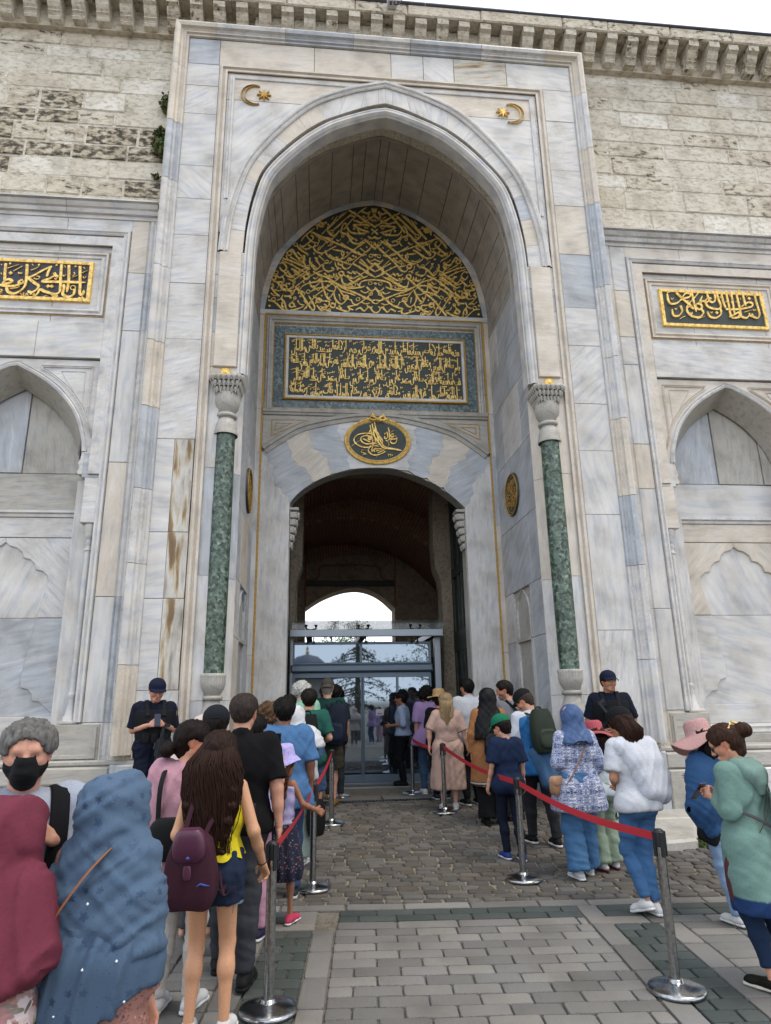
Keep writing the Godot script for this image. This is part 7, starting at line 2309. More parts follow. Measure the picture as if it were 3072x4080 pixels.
func wear_cap(f: Fig, c: Color, o := {}) -> MeshInstance3D:
	var k := f.hs
	var mb := MB.new()
	var rows := []
	var bas := f.Hd.basis
	var y0 := 0.056
	for r in 9:
		var a := PI * 0.5 * r / 8.0
		var row := []
		for i in 24:
			var t := TAU * i / 24
			var x := cos(t) * 0.104 * cos(a)
			var z := sin(t) * 0.119 * cos(a) + 0.002
			row.append(f.h(x, y0 + (-0.012 * sin(t) if r == 0 else 0.0) + sin(a) * 0.1 + (0.014 if r > 0 else 0.0), -z))
		rows.append(row)
	mb.grid(rows, true)
	var inner := []
	for q in [rows[0]]:
		var row := []
		for p in q: row.append(f.Hd.origin + (p - f.Hd.origin) * 0.96)
		inner.append(row)
	mb.grid([inner[0], rows[0]], true)
	var cap := put("cap", mb, cloth(c, 0.85), f.node)
	var br := MB.new()
	var fr := -1.0 if o.get("back", false) else 1.0
	var bro := []
	for r in 4:
		var row := []
		for i in 13:
			var t := lerpf(0.5, PI - 0.5, i / 12.0)
			var e := r / 3.0
			row.append(f.h(cos(t) * (0.104 + 0.004 * e), y0 + 0.004 - 0.02 * e - 0.018 * absf(cos(t)) * e, fr * -(sin(t) * 0.117 + e * 0.064 * sin(t))))
		bro.append(row)
	br.grid(bro)
	var n0 := br.v.size()
	var low := []
	for row in bro:
		var l2 := []
		for p in row: l2.append(p - bas.y * 0.005)
		low.append(l2)
	br.grid(low, false, true)
	put("peak", br, cloth(o.get("peak", c), 0.85), cap)
	return cap

func wear_hat(f: Fig, prof: Array, m: Material, o := {}) -> MeshInstance3D:
	# brimmed hat: rows of a turned profile, the brim waving
	var k := f.hs * 1.1
	var mb := MB.new()
	var rows := []
	for p in prof:
		var row := []
		for i in 40:
			var t := TAU * i / 40
			var wv: float = o.get("wave", 0.0) * maxf(p.x - 0.1, 0.0) * 10.0 * sin(t * 3.0 + 1.0)
			row.append(f.Hd * ((Basis(Vector3.RIGHT, o.get("tip", 0.0)) * Vector3(cos(t) * p.x * 0.92, p.y + wv, -sin(t) * p.x * 1.04)) * k))
		rows.append(row)
	mb.grid(rows, true)
	var hat := put(o.get("name", "hat"), mb, m, f.node)
	if o.has("band"):
		var bm := MB.new()
		var br := []
		for y in [[0.0, 0.098], [0.03, 0.096]]:
			var row := []
			for i in 40:
				var t := TAU * i / 40
				row.append(f.Hd * ((Basis(Vector3.RIGHT, o.get("tip", 0.0)) * Vector3(cos(t) * (y[1] + 0.004) * 0.92 * o.get("bandr", 1.0), o.get("bandy", 0.05) + y[0], -sin(t) * (y[1] + 0.004) * 1.04 * o.get("bandr", 1.0))) * k))
			br.append(row)
		bm.grid(br, true)
		put("hat_band", bm, cloth(o.band, 0.8), hat)
	return hat

# head scarf: a close hood that falls over the shoulders to a hem
func wear_scarf(f: Fig, m: Material, o := {}) -> MeshInstance3D:
	var k := f.hs
	var loose: float = o.get("loose", 0.02)
	var b := [bone(f.h(0, 0.035, 0.034), f.h(0, 0.042, -0.03), (0.087 + loose) * k, (0.08 + loose) * k, 0.03), bone(f.h(0, -0.05, -0.02), f.h(0, -0.08, 0.02), (0.072 + loose) * k, (0.075 + loose) * k, 0.05), bone(f.h(0, -0.02, 0.04), f.h(0, -0.1, 0.05), (0.078 + loose) * k, (0.078 + loose) * k, 0.04)]
	var dr: float = o.get("drop", 0.0)
	b.append(bone(f.t(-f.sh * 0.55, 1.42, 0.02), f.t(f.sh * 0.55, 1.42, 0.02), 0.085 * f.s, -1, 0.09))
	b.append(bone(f.t(0, 1.5, 0.02), f.t(0, 1.44, 0.03), 0.085 * f.s, 0.1 * f.s, 0.06))
	if dr > 0:
		var wd: float = o.get("width", 0.16)
		for q in 5:
			var t := (q + 1) / 5.0
			b.append(bone(f.t(-wd * (0.8 + 0.3 * t), 1.4 - dr * t, 0.03 + o.get("out", 0.02) * t), f.t(wd * (0.8 + 0.3 * t), 1.4 - dr * t, 0.03 + o.get("out", 0.02) * t), (o.get("thick", 0.13) + 0.03 * t) * f.s, -1, 0.1))
		if o.get("cape", false):
			for i in 2: b.append(bone(f.S[i], f.E[i], 0.078 * f.s, 0.09 * f.s, 0.08))
	if o.get("face", true): b.append(bone(f.h(0, -0.005, -0.13), f.h(0, -0.03, -0.135), 0.062 * k, 0.055 * k, 0.015, 1))
	var planes := []
	if o.has("hem"): planes.append([f.t(0, o.hem, 0), (Vector3(0, -1, 0) + (o.get("slope", Vector3.ZERO) as Vector3)).normalized()])
	var mb := sdf(b, o.get("cell", f.cell), planes)
	crease(mb, o.get("fold", 0.012), o.get("freq", Vector3(7, 1.2, 1.8)), Basis(Vector3(0, 0, 1), o.get("bias", 0.6)), f.spec.p[0] * 3.0)
	crease(mb, o.get("fold", 0.012) * 0.6, (o.get("freq", Vector3(7, 1.2, 1.8)) as Vector3) * 1.7, Basis(Vector3(0, 0, 1), -o.get("bias", 0.6)), f.spec.p[1] * 3.0)
	if o.has("paint"):
		for i in mb.v.size(): mb.c[i] = (o.paint as Callable).call(mb.v[i], f)
	return put("head_scarf", mb, m, f.node)
# ------------------------------------------------------------------ printed cloths
func print_tex(size: int, base: Color, marks: Array, sd: int) -> ImageTexture:
	var im := Image.create(size, size, false, Image.FORMAT_RGB8)
	im.fill(base)
	var r := RandomNumberGenerator.new()
	r.seed = sd
	for m in marks:
		for k in int(m[0]):
			var c: Color = m[1][r.randi() % m[1].size()]
			c = c * r.randf_range(0.85, 1.1)
			var rx := r.randf_range(m[2], m[3])
			var ry: float = rx * (m[4] if m.size() > 4 else 1.0)
			var a := r.randf() * TAU
			var cx := r.randi() % size
			var cy := r.randi() % size
			var ph := r.randf() * TAU
			var R := int(maxf(rx, ry)) + 1
			for y in range(-R, R + 1):
				for x in range(-R, R + 1):
					var p := Vector2(x, y).rotated(a)
					var w := 1.0 + 0.25 * sin(p.angle() * 5.0 + ph) * (1.0 if m.size() > 5 else 0.0)
					var d := Vector2(p.x / rx, p.y / ry).length() / w
					if d < 1.0: im.set_pixel((cx + x + size) % size, (cy + y + size) % size, c if d < 0.6 or m.size() < 6 else c.lerp(m[5], 0.5))
	return ImageTexture.create_from_image(im)

func damask_tex() -> ImageTexture:
	var n := 256
	var im := Image.create(n, n, false, Image.FORMAT_RGB8)
	var f := FastNoiseLite.new()
	f.seed = 4
	f.frequency = 0.03
	f.fractal_octaves = 2
	for y in n:
		for x in n / 2:
			var u := x / float(n / 2)
			var v := absf(fmod(y / float(n) * 2.0, 1.0) - 0.5) * 2.0
			var q := f.get_noise_2d(u * 128.0, v * 128.0) + 0.3 * sin(u * 9.0 + 4.0 * sin(v * 6.0)) + 0.2 * cos(v * 16.0) * sin(u * 14.0)
			var c := hexc("1d2f6b") if q < 0.0 else hexc("e8ebf2") if fmod(q * 7.0, 1.0) > 0.5 else hexc("3a4f96")
			if q < -0.35: c = hexc("e1e5ee")
			im.set_pixel(x, y, c)
			im.set_pixel(n - 1 - x, y, c)
	return ImageTexture.create_from_image(im)

func printed(t: Texture2D, scale: float, tint := Color.WHITE) -> StandardMaterial3D:
	var m := triplanar(mat(tint.darkened(0.1), 0.9), t, scale)
	m.vertex_color_use_as_albedo = true
	m.normal_enabled = true
	m.normal_texture = M.knit
	m.normal_scale = 0.2
	return m

# ------------------------------------------------------------------ bags
func bag(called: String, label: String, category: String, f: Fig, base: Vector3) -> Node3D:
	# a thing of its own, set where the wearer carries it; its parts are written in the wearer's axes
	var o := thing(called, label, category)
	o.transform = f.node.transform * Transform3D(Basis.IDENTITY, base)
	return o

func bput(called: String, mb: MB, ma: Material, o: Node3D, base: Vector3) -> MeshInstance3D:
	for i in mb.v.size(): mb.v[i] -= base
	return put(called, mb, ma, o)

func pouch(w: float, h: float, d: float, t: Transform3D, top := 0.85, round_ := 3.0) -> MB:
	var mb := MB.new()
	var rows := []
	for r in 13:
		var v := r / 12.0
		var e := pow(sin(PI * clampf(v * 0.94 + 0.03, 0, 1)), 0.17)
		var k := e * lerpf(1.0, top, v)
		var row := []
		for i in 24:
			var a := TAU * i / 24
			var cx := signf(cos(a)) * pow(absf(cos(a)), 2.0 / round_)
			var cz := signf(sin(a)) * pow(absf(sin(a)), 2.0 / round_)
			row.append(t * Vector3(cx * w * 0.5 * k, v * h, -cz * d * 0.5 * k))
		rows.append(row)
	mb.grid(rows, true)
	for e in [0, 12]:
		var q: Array = rows[e].duplicate()
		if e == 0: q.reverse()
		mb.face(q)
	return mb

func strap(pts: Array, w: float, side := Vector3.ZERO) -> MB:
	var mb := MB.new()
	var sp := []
	for i in pts.size() - 1:
		for k in 4: sp.append(pts[i].cubic_interpolate(pts[i + 1], pts[maxi(i - 1, 0)], pts[mini(i + 2, pts.size() - 1)], k / 4.0))
	sp.append(pts[pts.size() - 1])
	mb.tube(sp, w * 0.5, 8, 0.18, side)
	return mb

func backpack(f: Fig, label: String, c: Color, o := {}) -> Node3D:
	var w: float = o.get("w", 0.3)
	var h: float = o.get("h", 0.45)
	var d: float = o.get("d", 0.16)
	var y0: float = o.get("y", 0.98)
	var x0: float = o.get("x", 0.0)
	var base := f.t(x0, y0, 0.14 + d * 0.5)
	var n := bag("backpack", label, "backpack", f, base)
	var m := cloth(c, o.get("rough", 0.75))
	var tt := f.T * Transform3D(Basis.from_scale(Vector3.ONE * f.s) * Basis(Vector3(0, 0, 1), o.get("tilt", 0.0)), Vector3(x0, y0, 0.14 + d * 0.5 + o.get("out", 0.0)) * f.s)
	var body := pouch(w, h, d, tt, o.get("top", 0.86))
	crease(body, 0.006, Vector3(4, 4, 4), Basis.IDENTITY, w * 20)
	bput("body", body, m, n, base)
	var pk := pouch(w * 0.72, h * 0.42, d * 0.42, tt * Transform3D(Basis.IDENTITY, Vector3(0, h * 0.1, d * 0.42)), 0.9)
	var lighter := cloth(c * 1.25, o.get("rough", 0.75))
	bput("front_pocket", pk, lighter, n, base)
	var zp := MB.new()
	zp.tube([tt * Vector3(-w * 0.3, h * 0.42, d * 0.6), tt * Vector3(-w * 0.1, h * 0.46, d * 0.66), tt * Vector3(w * 0.1, h * 0.46, d * 0.66), tt * Vector3(w * 0.3, h * 0.42, d * 0.6)], 0.004, 5)
	bput("zip", zp, M.dark_metal, n, base)
	bput("grab_handle", strap([tt * Vector3(-0.04, h * 0.96, -d * 0.2), tt * Vector3(-0.03, h * 1.06, -d * 0.15), tt * Vector3(0.03, h * 1.06, -d * 0.15), tt * Vector3(0.04, h * 0.96, -d * 0.2)], 0.02), m, n, base)
	if not o.get("no_straps", false):
		for s: int in [-1, 1]:
			bput("shoulder_strap", strap([f.t(s * 0.07 + x0, y0 + h * 0.9, 0.14), f.t(s * 0.1, 1.475, 0.06), f.t(s * 0.115, 1.47, -0.03), f.t(s * 0.12, 1.36, -0.125), f.t(s * 0.13, 1.2, -0.13), f.t(s * 0.165, 1.1, 0.0), f.t(s * 0.12, y0 + 0.08, 0.13)], o.get("sw", 0.055), Vector3(1, 0, 0)), m, n, base)
	return n

func phone(label: String, f: Fig, at: Vector3, face: Vector3, c: Color) -> void:
	var o := bag("phone", label, "phone", f, at)
	var b := MB.new()
	b.box(Vector3(-0.037, -0.075, -0.0045), Vector3(0.037, 0.075, 0.0045), 0.003)
	b.turn(Transform3D(Basis.looking_at(face, Vector3.UP), Vector3.ZERO))
	put("case", b, mat(c, 0.35), o)
	var g := MB.new()
	g.box(Vector3(-0.034, -0.07, 0.0046), Vector3(0.034, 0.07, 0.0052))
	g.turn(Transform3D(Basis.looking_at(face, Vector3.UP), Vector3.ZERO))
	put("screen", g, mat(hexc("1a1d24"), 0.1), o)

func rifle(label: String, f: Fig, t: Transform3D) -> void:
	# short carbine hung on the chest, muzzle along -y of t
	var o := bag("rifle", label, "rifle", f, t.origin)
	var tb := Transform3D(t.basis, Vector3.ZERO)
	var parts := {
		"receiver": [[Vector3(-0.02, -0.12, -0.035), Vector3(0.02, 0.12, 0.035)], [Vector3(-0.012, -0.1, 0.035), Vector3(0.012, 0.1, 0.055)]],
		"handguard": [[Vector3(-0.022, -0.32, -0.028), Vector3(0.022, -0.12, 0.028)]],
		"stock": [[Vector3(-0.014, 0.12, -0.02), Vector3(0.014, 0.27, 0.02)], [Vector3(-0.018, 0.26, -0.085), Vector3(0.018, 0.3, 0.025)]],
		"magazine": [[Vector3(-0.013, -0.06, -0.19), Vector3(0.013, -0.005, -0.03)]],
		"grip": [[Vector3(-0.016, 0.05, -0.13), Vector3(0.016, 0.095, -0.03)]],
		"sight": [[Vector3(-0.012, -0.02, 0.055), Vector3(0.012, 0.06, 0.085)]]}
	for k in parts:
		var mb := MB.new()
		for b in parts[k]: mb.box(b[0], b[1], 0.005)
		mb.turn(tb)
		put(k, mb, M.dark_metal, o)
	var br := MB.new()
	br.tube([tb * Vector3(0, -0.32, 0), tb * Vector3(0, -0.46, 0)], 0.01, 8)
	br.tube([tb * Vector3(0, -0.42, 0), tb * Vector3(0, -0.47, 0)], 0.014, 8)
	put("barrel", br, M.dark_metal, o)

# ------------------------------------------------------------------ the crowd
func C(s: String) -> Color: return Color.html(s)

func build_people() -> void:
	folds.seed = 9
	folds.frequency = 1.0
	folds.fractal_type = FastNoiseLite.FRACTAL_FBM
	folds.fractal_octaves = 2
	var fair := C("cf9f84")
	var tan_ := C("b9835f")
	var brown := C("8a5a40")
	var olive := C("c2916f")
	var jeans := C("4a78a8")
	var dark_hair := C("17120f")
	near_left(fair, tan_, brown, olive)
	left_queue(fair, tan_, brown, olive)
	doorway(fair, tan_, brown, olive)
	right_queue(fair, tan_, brown, olive)
	right_front(fair, tan_, brown, olive)
	guards(fair, tan_)

func near_left(fair: Color, tan_: Color, brown: Color, olive: Color) -> void:
	# man in a black mask
	var f := figure({"label": "grey-haired man in black face mask and pale grey t-shirt facing the camera", "p": [-2.42, 6.8], "H": 1.79, "w": 1.1, "yaw": 203, "cell": 0.014, "hcell": 0.006, "haircell": 0.007, "fcell": 0.006, "skin": C("c4907a"), "face": true, "brow": C("5a5450"), "la": "strap", "ra": [Vector3(0.06, -0.27, 0.05), Vector3(0.02, -0.38, -0.2)], "head": [-4, 2], "curl": [0.9, 0.5]})
	build_body(f)
	wear_top(f, "tee", C("a9b2c4"), {"loose": 0.026, "sleeve": 0.85, "fold": 0.011})
	wear_legs(f, C("3c4a5e"))
	wear_shoes(f, C("555555"), C("d8d8d8"))
	wear_hair(f, "short", C("6e6c6a"), {"rough": 0.009, "thick": 0.012, "nape": -0.05, "line": -0.012})
	var k := f.hs
	var mk := sdf([bone(f.h(0, -0.03, -0.03), f.h(0, -0.075, -0.066), 0.068 * k, 0.05 * k, 0.03), bone(f.h(0, -0.01, -0.1), f.h(0, -0.05, -0.098), 0.036 * k, 0.042 * k, 0.03), bone(f.h(-0.045, -0.035, -0.035), f.h(0.045, -0.035, -0.035), 0.034 * k, -1, 0.03)], 0.006, [[f.h(0, 0.004, -0.1), f.Hd.basis.y], [f.h(0, 0, -0.022), f.Hd.basis.z]])
	crease(mk, 0.003, Vector3(3, 22, 3))
	put("face_mask", mk, cloth(C("121316"), 0.8), f.node)
	var lp := MB.new()
	for s: int in [-1, 1]:
		lp.tube([f.h(s * 0.066, -0.008, -0.045), f.h(s * 0.079, 0.01, -0.01), f.h(s * 0.086, 0.012, 0.016)], 0.0022, 4)
		lp.tube([f.h(s * 0.06, -0.07, -0.035), f.h(s * 0.077, -0.03, 0.0), f.h(s * 0.084, -0.012, 0.014)], 0.0022, 4)
	put("mask_loop", lp, mat(C("151515"), 0.8), f.node)
	var ch := MB.new()
	ch.tube([f.t(-0.075, 1.49, 0.0), f.t(-0.068, 1.47, -0.05), f.t(-0.03, 1.445, -0.082)], 0.004, 6)
	put("neck_chain", ch, M.gold, f.node)
	var tm := TextMesh.new()
	var fo := SystemFont.new()
	fo.font_names = PackedStringArray(["Droid Serif"])
	fo.font_weight = 700
	tm.font = fo
	tm.text = "INOI"
	tm.font_size = 32
	tm.pixel_size = 0.0034
	tm.depth = 0.004
	tm.material = mat(C("2c2c62"), 0.8)
	var to := obj("lettering", tm, f.node)
	to.transform = f.T * Transform3D(Basis(Vector3.UP, PI + 0.12) * Basis(Vector3.RIGHT, -0.1), Vector3(0.01, 1.245, -0.157))
	var base := f.t(-0.08, 0.95, 0.2)
	var bk := bag("backpack", "black backpack on one shoulder of the man in a black mask", "backpack", f, base)
	bput("body", pouch(0.3, 0.44, 0.16, f.T * Transform3D(Basis.IDENTITY, Vector3(-0.06, 0.95, 0.24))), cloth(C("15161a")), bk, base)
	bput("shoulder_strap", strap([f.t(-0.13, 1.42, 0.13), f.t(-0.135, 1.495, 0.03), f.t(-0.14, 1.47, -0.07), f.t(-0.14, 1.33, -0.15), f.t(-0.13, 1.15, -0.165), f.t(-0.12, 1.0, -0.15)], 0.075, Vector3(1, 0, 0)), cloth(C("15161a")), bk, base)
	# maroon scarf, flowered trousers
	f = figure({"label": "woman in plain maroon head scarf and flowered trousers seen from behind", "p": [-2.34, 7.12], "H": 1.5, "w": 1.0, "g": "f", "yaw": -18, "cell": 0.014, "skin": fair, "la": "belly", "ra": "belly", "head": [-25, 0]})
	build_body(f)
	var floral := print_tex(256, C("e0cfd0"), [[26, [C("b9ad9a"), C("e9dcd9"), C("cdb3b5")], 12, 26], [10, [C("c85b52"), C("d98072"), C("b9473f"), C("e09a6a")], 14, 24, 0.9, C("7d2f2c")], [22, [C("d26a6a"), C("c24f5c")], 4, 8, 1.0, C("8a2d3a")], [26, [C("6a6a34"), C("4c4f26"), C("8a8350"), C("33371f")], 9, 20, 0.34]], 3)
	wear_legs(f, Color.WHITE, {"mat": printed(floral, 2.6), "loose": 0.035, "flare": 0.05, "fold": 0.014})
	wear_top(f, "long", C("7a3644"), {"loose": 0.02})
	wear_shoes(f, C("333333"), C("222222"))
	wear_scarf(f, cloth(C("7d3346"), 0.9), {"drop": 0.42, "width": 0.1, "thick": 0.12, "cape": true, "hem": 1.0, "slope": Vector3(0.5, 0, 0), "loose": 0.026, "fold": 0.016, "freq": Vector3(6, 0.9, 1.5), "bias": 0.3, "cell": 0.012, "out": 0.0})
	base = f.t(0.1, 0.7, 0.2)
	var cb := bag("crossbody_bag", "bag on a bright red strap below the maroon scarf", "bag", f, base)
	bput("strap", strap([f.t(-0.16, 0.98, 0.2), f.t(-0.06, 0.84, 0.215), f.t(0.05, 0.66, 0.215), f.t(0.07, 0.58, 0.2)], 0.045, Vector3(0.8, 0.6, 0)), mat(C("b5382c"), 0.5), cb, base)
	bput("pouch", pouch(0.2, 0.14, 0.07, f.T * Transform3D(Basis.IDENTITY, Vector3(0.12, 0.42, 0.16))), cloth(C("1a1a1c"), 0.5), cb, base)
	var bu := MB.new()
	bu.lathe([Vector2(0, -0.012), Vector2(0.012, -0.008), Vector2(0.014, 0.0), Vector2(0.012, 0.008), Vector2(0, 0.012)], f.t(0.085, 0.57, 0.215), 10)
	bput("buckle", bu, M.gold, cb, base)
	# blue embroidered scarf
	f = figure({"label": "woman wrapped in blue embroidered head scarf and pink print dress seen from behind", "p": [-1.99, 6.98], "H": 1.57, "w": 0.95, "g": "f", "yaw": -12, "cell": 0.014, "fcell": 0.006, "skin": C("b5806a"), "la": "belly", "ra": [Vector3(0.03, -0.28, 0.03), Vector3(0.07, -0.52, -0.01)], "head": [-38, -4, 10], "rhand": Vector3(0, 0, 1), "curl": [0.3, 0.3]})
	build_body(f)
	var dress := print_tex(128, C("a8776c"), [[90, [C("7a3a40"), C("3a3550"), C("d7b9a8"), C("8d4a44")], 1.2, 2.6], [40, [C("5a2430"), C("2e2a3e")], 2, 3.4, 0.7]], 8)
	var dm := printed(dress, 5.0)
	wear_top(f, "long", Color.WHITE, {"mat": dm, "loose": 0.03, "hem": 0.12, "flare": 0.1, "pleats": 7, "drop": 0.02, "name": "dress", "sleeve": 1.9})
	wear_shoes(f, C("333333"), C("222222"))
	var emb := print_tex(256, C("ffffff"), [[9, [C("a9bcd6"), C("9fb4d2")], 9, 14, 0.9, C("c9d6e6")], [60, [C("b9c9de")], 1.5, 3.0, 0.7]], 12)
	wear_scarf(f, printed(emb, 3.2, C("4a617b")), {"drop": 0.5, "width": 0.1, "thick": 0.115, "cape": true, "hem": 0.96, "slope": Vector3(0.5, 0, 0), "loose": 0.024, "fold": 0.015, "freq": Vector3(7, 1.0, 1.5), "bias": 0.95, "cell": 0.012, "out": 0.0})
	var lower := sdf([bone(f.t(-0.06, 1.05, 0.04), f.t(-0.1, 0.55, 0.06), 0.17, 0.15, 0.08), bone(f.t(0.1, 1.05, 0.04), f.t(0.09, 0.6, 0.05), 0.16, 0.14, 0.08)], 0.013, [[f.t(0, 0.8, 0), (Vector3(0.66, -1, 0)).normalized()]])
	crease(lower, 0.02, Vector3(8, 0.6, 1.5), Basis(Vector3(0, 0, 1), 0.2), 3.0)
	put("scarf_end", lower, printed(emb, 3.2, C("465d77")), f.node)
	var be := MB.new()
	for q in [[0.02, 1.3, 0.19], [0.13, 1.25, 0.17], [-0.12, 1.34, 0.14], [-0.09, 1.1, 0.225], [0.05, 1.08, 0.24], [0.17, 1.1, 0.2], [-0.05, 0.92, 0.24], [0.2, 0.95, 0.17], [-0.08, 1.56, 0.1], [0.1, 0.88, 0.24]]:
		be.lathe([Vector2(0, -0.006), Vector2(0.006, 0), Vector2(0, 0.006)], f.t(q[0], q[1], q[2]), 8)
	put("bead", be, mat(C("dfe6ee"), 0.2), f.node).set_meta("kind", "stuff")
	base = f.t(-0.1, 1.1, 0.25)
	cb = bag("crossbody_bag", "tan leather strap across the back of the blue head scarf", "bag", f, base)
	bput("strap", strap([f.t(0.07, 1.5, 0.13), f.t(0.0, 1.4, 0.21), f.t(-0.1, 1.24, 0.245), f.t(-0.2, 1.06, 0.22)], 0.024, Vector3(0.8, 0.5, 0)), mat(C("8a5a38"), 0.5), cb, base)
	# yellow top, long hair, maroon rucksack
	f = figure({"label": "woman with long dark hair, yellow ruffled top and denim shorts holding the barrier post", "p": [-1.78, 5.5], "H": 1.63, "g": "f", "w": 1.04, "yaw": -4, "bare": true, "legs": 1, "cell": 0.012, "hcell": 0.008, "haircell": 0.009, "fcell": 0.005, "skin": C("c99572"), "la": [Vector3(0.07, -0.28, 0.04), Vector3(0.0, -0.42, -0.15)], "ra": [Vector3(0.1, -0.27, 0.02), Vector3(0.14, -0.5, -0.16)], "head": [-6, 4], "feet": [-0.1, 0.02, 0.11, 0.0], "curl": [0.3, 0.8], "rhand": Vector3(-0.3, -0.9, 0.1)})
	build_body(f)
	wear_top(f, "tank", C("e6cf12"), {"loose": 0.014, "hem": 1.03, "top": 1.32, "fold": 0.012})
	var ruf := MB.new()
	var rows := []
	for r in 5:
		var row := []
		for i in 64:
			var a := TAU * i / 64
			var e := r / 4.0
			var q := 1.0 + 0.09 * e * sin(a * 11.0 + sin(a * 3.0)) 
			row.append(f.t(cos(a) * (0.155 + 0.035 * e) * q, 1.14 - 0.13 * e + 0.012 * e * sin(a * 7.0), -sin(a) * (0.125 + 0.05 * e) * q))
		rows.append(row)
	rows.reverse()
	ruf.grid(rows, true)
	put("ruffle", ruf, cloth(C("e6cf12"), 0.8), f.node)
	var rs := MB.new()
	for s: int in [-1, 1]:
		var pr := []
		for i in 22:
			var t := i / 21.0
			var a := lerpf(-0.5, 3.4, t)
			var wv := 0.012 * sin(t * 40.0)
			pr.append([f.t(s * (0.115 + 0.0), 1.36 + 0.1 * sin(clampf(a, 0, PI)), 0.12 * cos(a)), f.t(s * (0.15 + wv), 1.37 + 0.1 * sin(clampf(a, 0, PI)) + wv * 0.4, 0.13 * cos(a))])
		if s > 0:
			for p in pr: p.reverse()
		rs.grid(pr)
	put("shoulder_ruffle", rs, cloth(C("e6cf12"), 0.8), f.node)
	var dn := C("22304a")
	wear_legs(f, dn, {"length": 0.2, "loose": 0.014, "flare": 0.012, "waist": 1.05, "name": "shorts"})
	var cf := MB.new()
	for i in 2:
		var a: Vector3 = (f.A[i] as Vector3).lerp(f.K[i], 0.36)
		var d: Vector3 = ((f.K[i] as Vector3) - f.A[i]).normalized()
		var ring := []
		for q in [[0.0, 0.106], [0.0, 0.112], [0.035, 0.111], [0.04, 0.104]]:
			var row := []
			for e in 24: row.append(a + d * (0.035 - q[0]) + (Vector3(cos(TAU * e / 24), 0, -sin(TAU * e / 24)) * q[1] * 0.93 * f.s))
			ring.append(row)
		cf.grid(ring, true)
	put("rolled_cuff", cf, cloth(C("8296a6"), 0.9), f.node)
	var pocket := MB.new()
	for s: int in [-1, 1]:
		var q := [f.t(s * 0.04, 0.97, 0.133), f.t(s * 0.125, 0.97, 0.108), f.t(s * 0.125, 0.87, 0.128), f.t(s * 0.083, 0.84, 0.148), f.t(s * 0.04, 0.87, 0.15), f.t(s * 0.04, 0.97, 0.133)]
		pocket.tube(q, 0.0016, 4)
	put("pocket_seam", pocket, mat(C("5a6a80"), 0.9), f.node).set_meta("kind", "stuff")
	var tg := MB.new()
	tg.box(Vector3(-0.03, -0.015, -0.002), Vector3(0.03, 0.015, 0.002))
	tg.turn(f.T * Transform3D(Basis(Vector3.UP, 0.25), Vector3(0.075, 1.0, 0.128) * f.s))
	put("waist_label", tg, mat(C("9a6a3c"), 0.7), f.node)
	wear_shoes(f, C("dddddd"), C("eeeeee"))
	wear_hair(f, "long", C("2b1b14"), {"length": 0.5, "width": 0.115, "locks": 620, "tip": Color(1.9, 1.35, 1.05), "wave": 0.014, "back": 0.03})
	var hbnd := MB.new()
	hbnd.tube([f.h(0.09, 0.05, -0.01), f.h(0.075, 0.1, -0.02), f.h(0.03, 0.128, -0.025), f.h(-0.03, 0.128, -0.025)], 0.006, 6)
	put("hair_band", hbnd, mat(C("8e2a60"), 0.6), f.node)
	var tie := MB.new()
	var wq: Vector3 = f.W[1]
	var dq: Vector3 = ((f.W[1] as Vector3) - f.E[1]).normalized()
	var tp := []
	for i in 13:
		var u := dq.cross(Vector3.UP).normalized()
		tp.append(wq - dq * 0.02 + (u * cos(TAU * i / 12) + u.cross(dq) * sin(TAU * i / 12)) * 0.029)
	tie.tube(tp, 0.003, 5)
	put("hair_tie", tie, mat(C("111111"), 0.8), f.node)
	var plum := C("45202f")
	base = f.t(-0.03, 0.8, 0.2)
	var rk := bag("backpack", "maroon rucksack with leather flap on the back of the woman in yellow", "backpack", f, base)
	var tt := f.T * Transform3D(Basis(Vector3(0, 0, 1), 0.03), Vector3(-0.075, 0.77, 0.235) * f.s)
	var body := pouch(0.33, 0.38, 0.18, tt, 0.74, 4.5)
	crease(body, 0.012, Vector3(4, 2, 4))
	bput("body", body, cloth(plum, 0.8), rk, base)
	var fl := pouch(0.2, 0.17, 0.12, tt * Transform3D(Basis(Vector3.RIGHT, 0.12), Vector3(0.0, 0.25, 0.045)), 0.86, 4.0)
	bput("flap", fl, mat(C("4a2238"), 0.45), rk, base)
	var sn := MB.new()
	sn.lathe([Vector2(0.011, 0.0), Vector2(0.009, 0.006), Vector2(0, 0.007)], tt * Vector3(0.005, 0.275, 0.118), 10, 0, 0, Basis(Vector3.RIGHT, PI / 2))
	bput("snap", sn, mat(C("27377a"), 0.4), rk, base)
	var cl := pouch(0.045, 0.07, 0.015, tt * Transform3D(Basis(Vector3(0, 0, 1), PI), Vector3(0.0, 0.235, 0.105)), 1.0)
	bput("closing_tab", cl, mat(C("4a2238"), 0.45), rk, base)
	var hook := MB.new()
	hook.tube([tt * Vector3(-0.15, 0.3, 0.07), tt * Vector3(-0.15, 0.26, 0.085), tt * Vector3(-0.14, 0.22, 0.09), tt * Vector3(-0.155, 0.21, 0.09), tt * Vector3(-0.152, 0.25, 0.088)], 0.005, 6)
	bput("clip", hook, M.steel, rk, base)
	var stp := TextMesh.new()
	var mk2 := MB.new()
	mk2.tube([tt * Vector3(0.055, 0.13, 0.1), tt * Vector3(0.075, 0.14, 0.1), tt * Vector3(0.1, 0.132, 0.099), tt * Vector3(0.125, 0.128, 0.097)], [0.004, 0.007, 0.006, 0.002], 5)
	bput("stitched_mark", mk2, mat(C("27408c"), 0.6), rk, base)
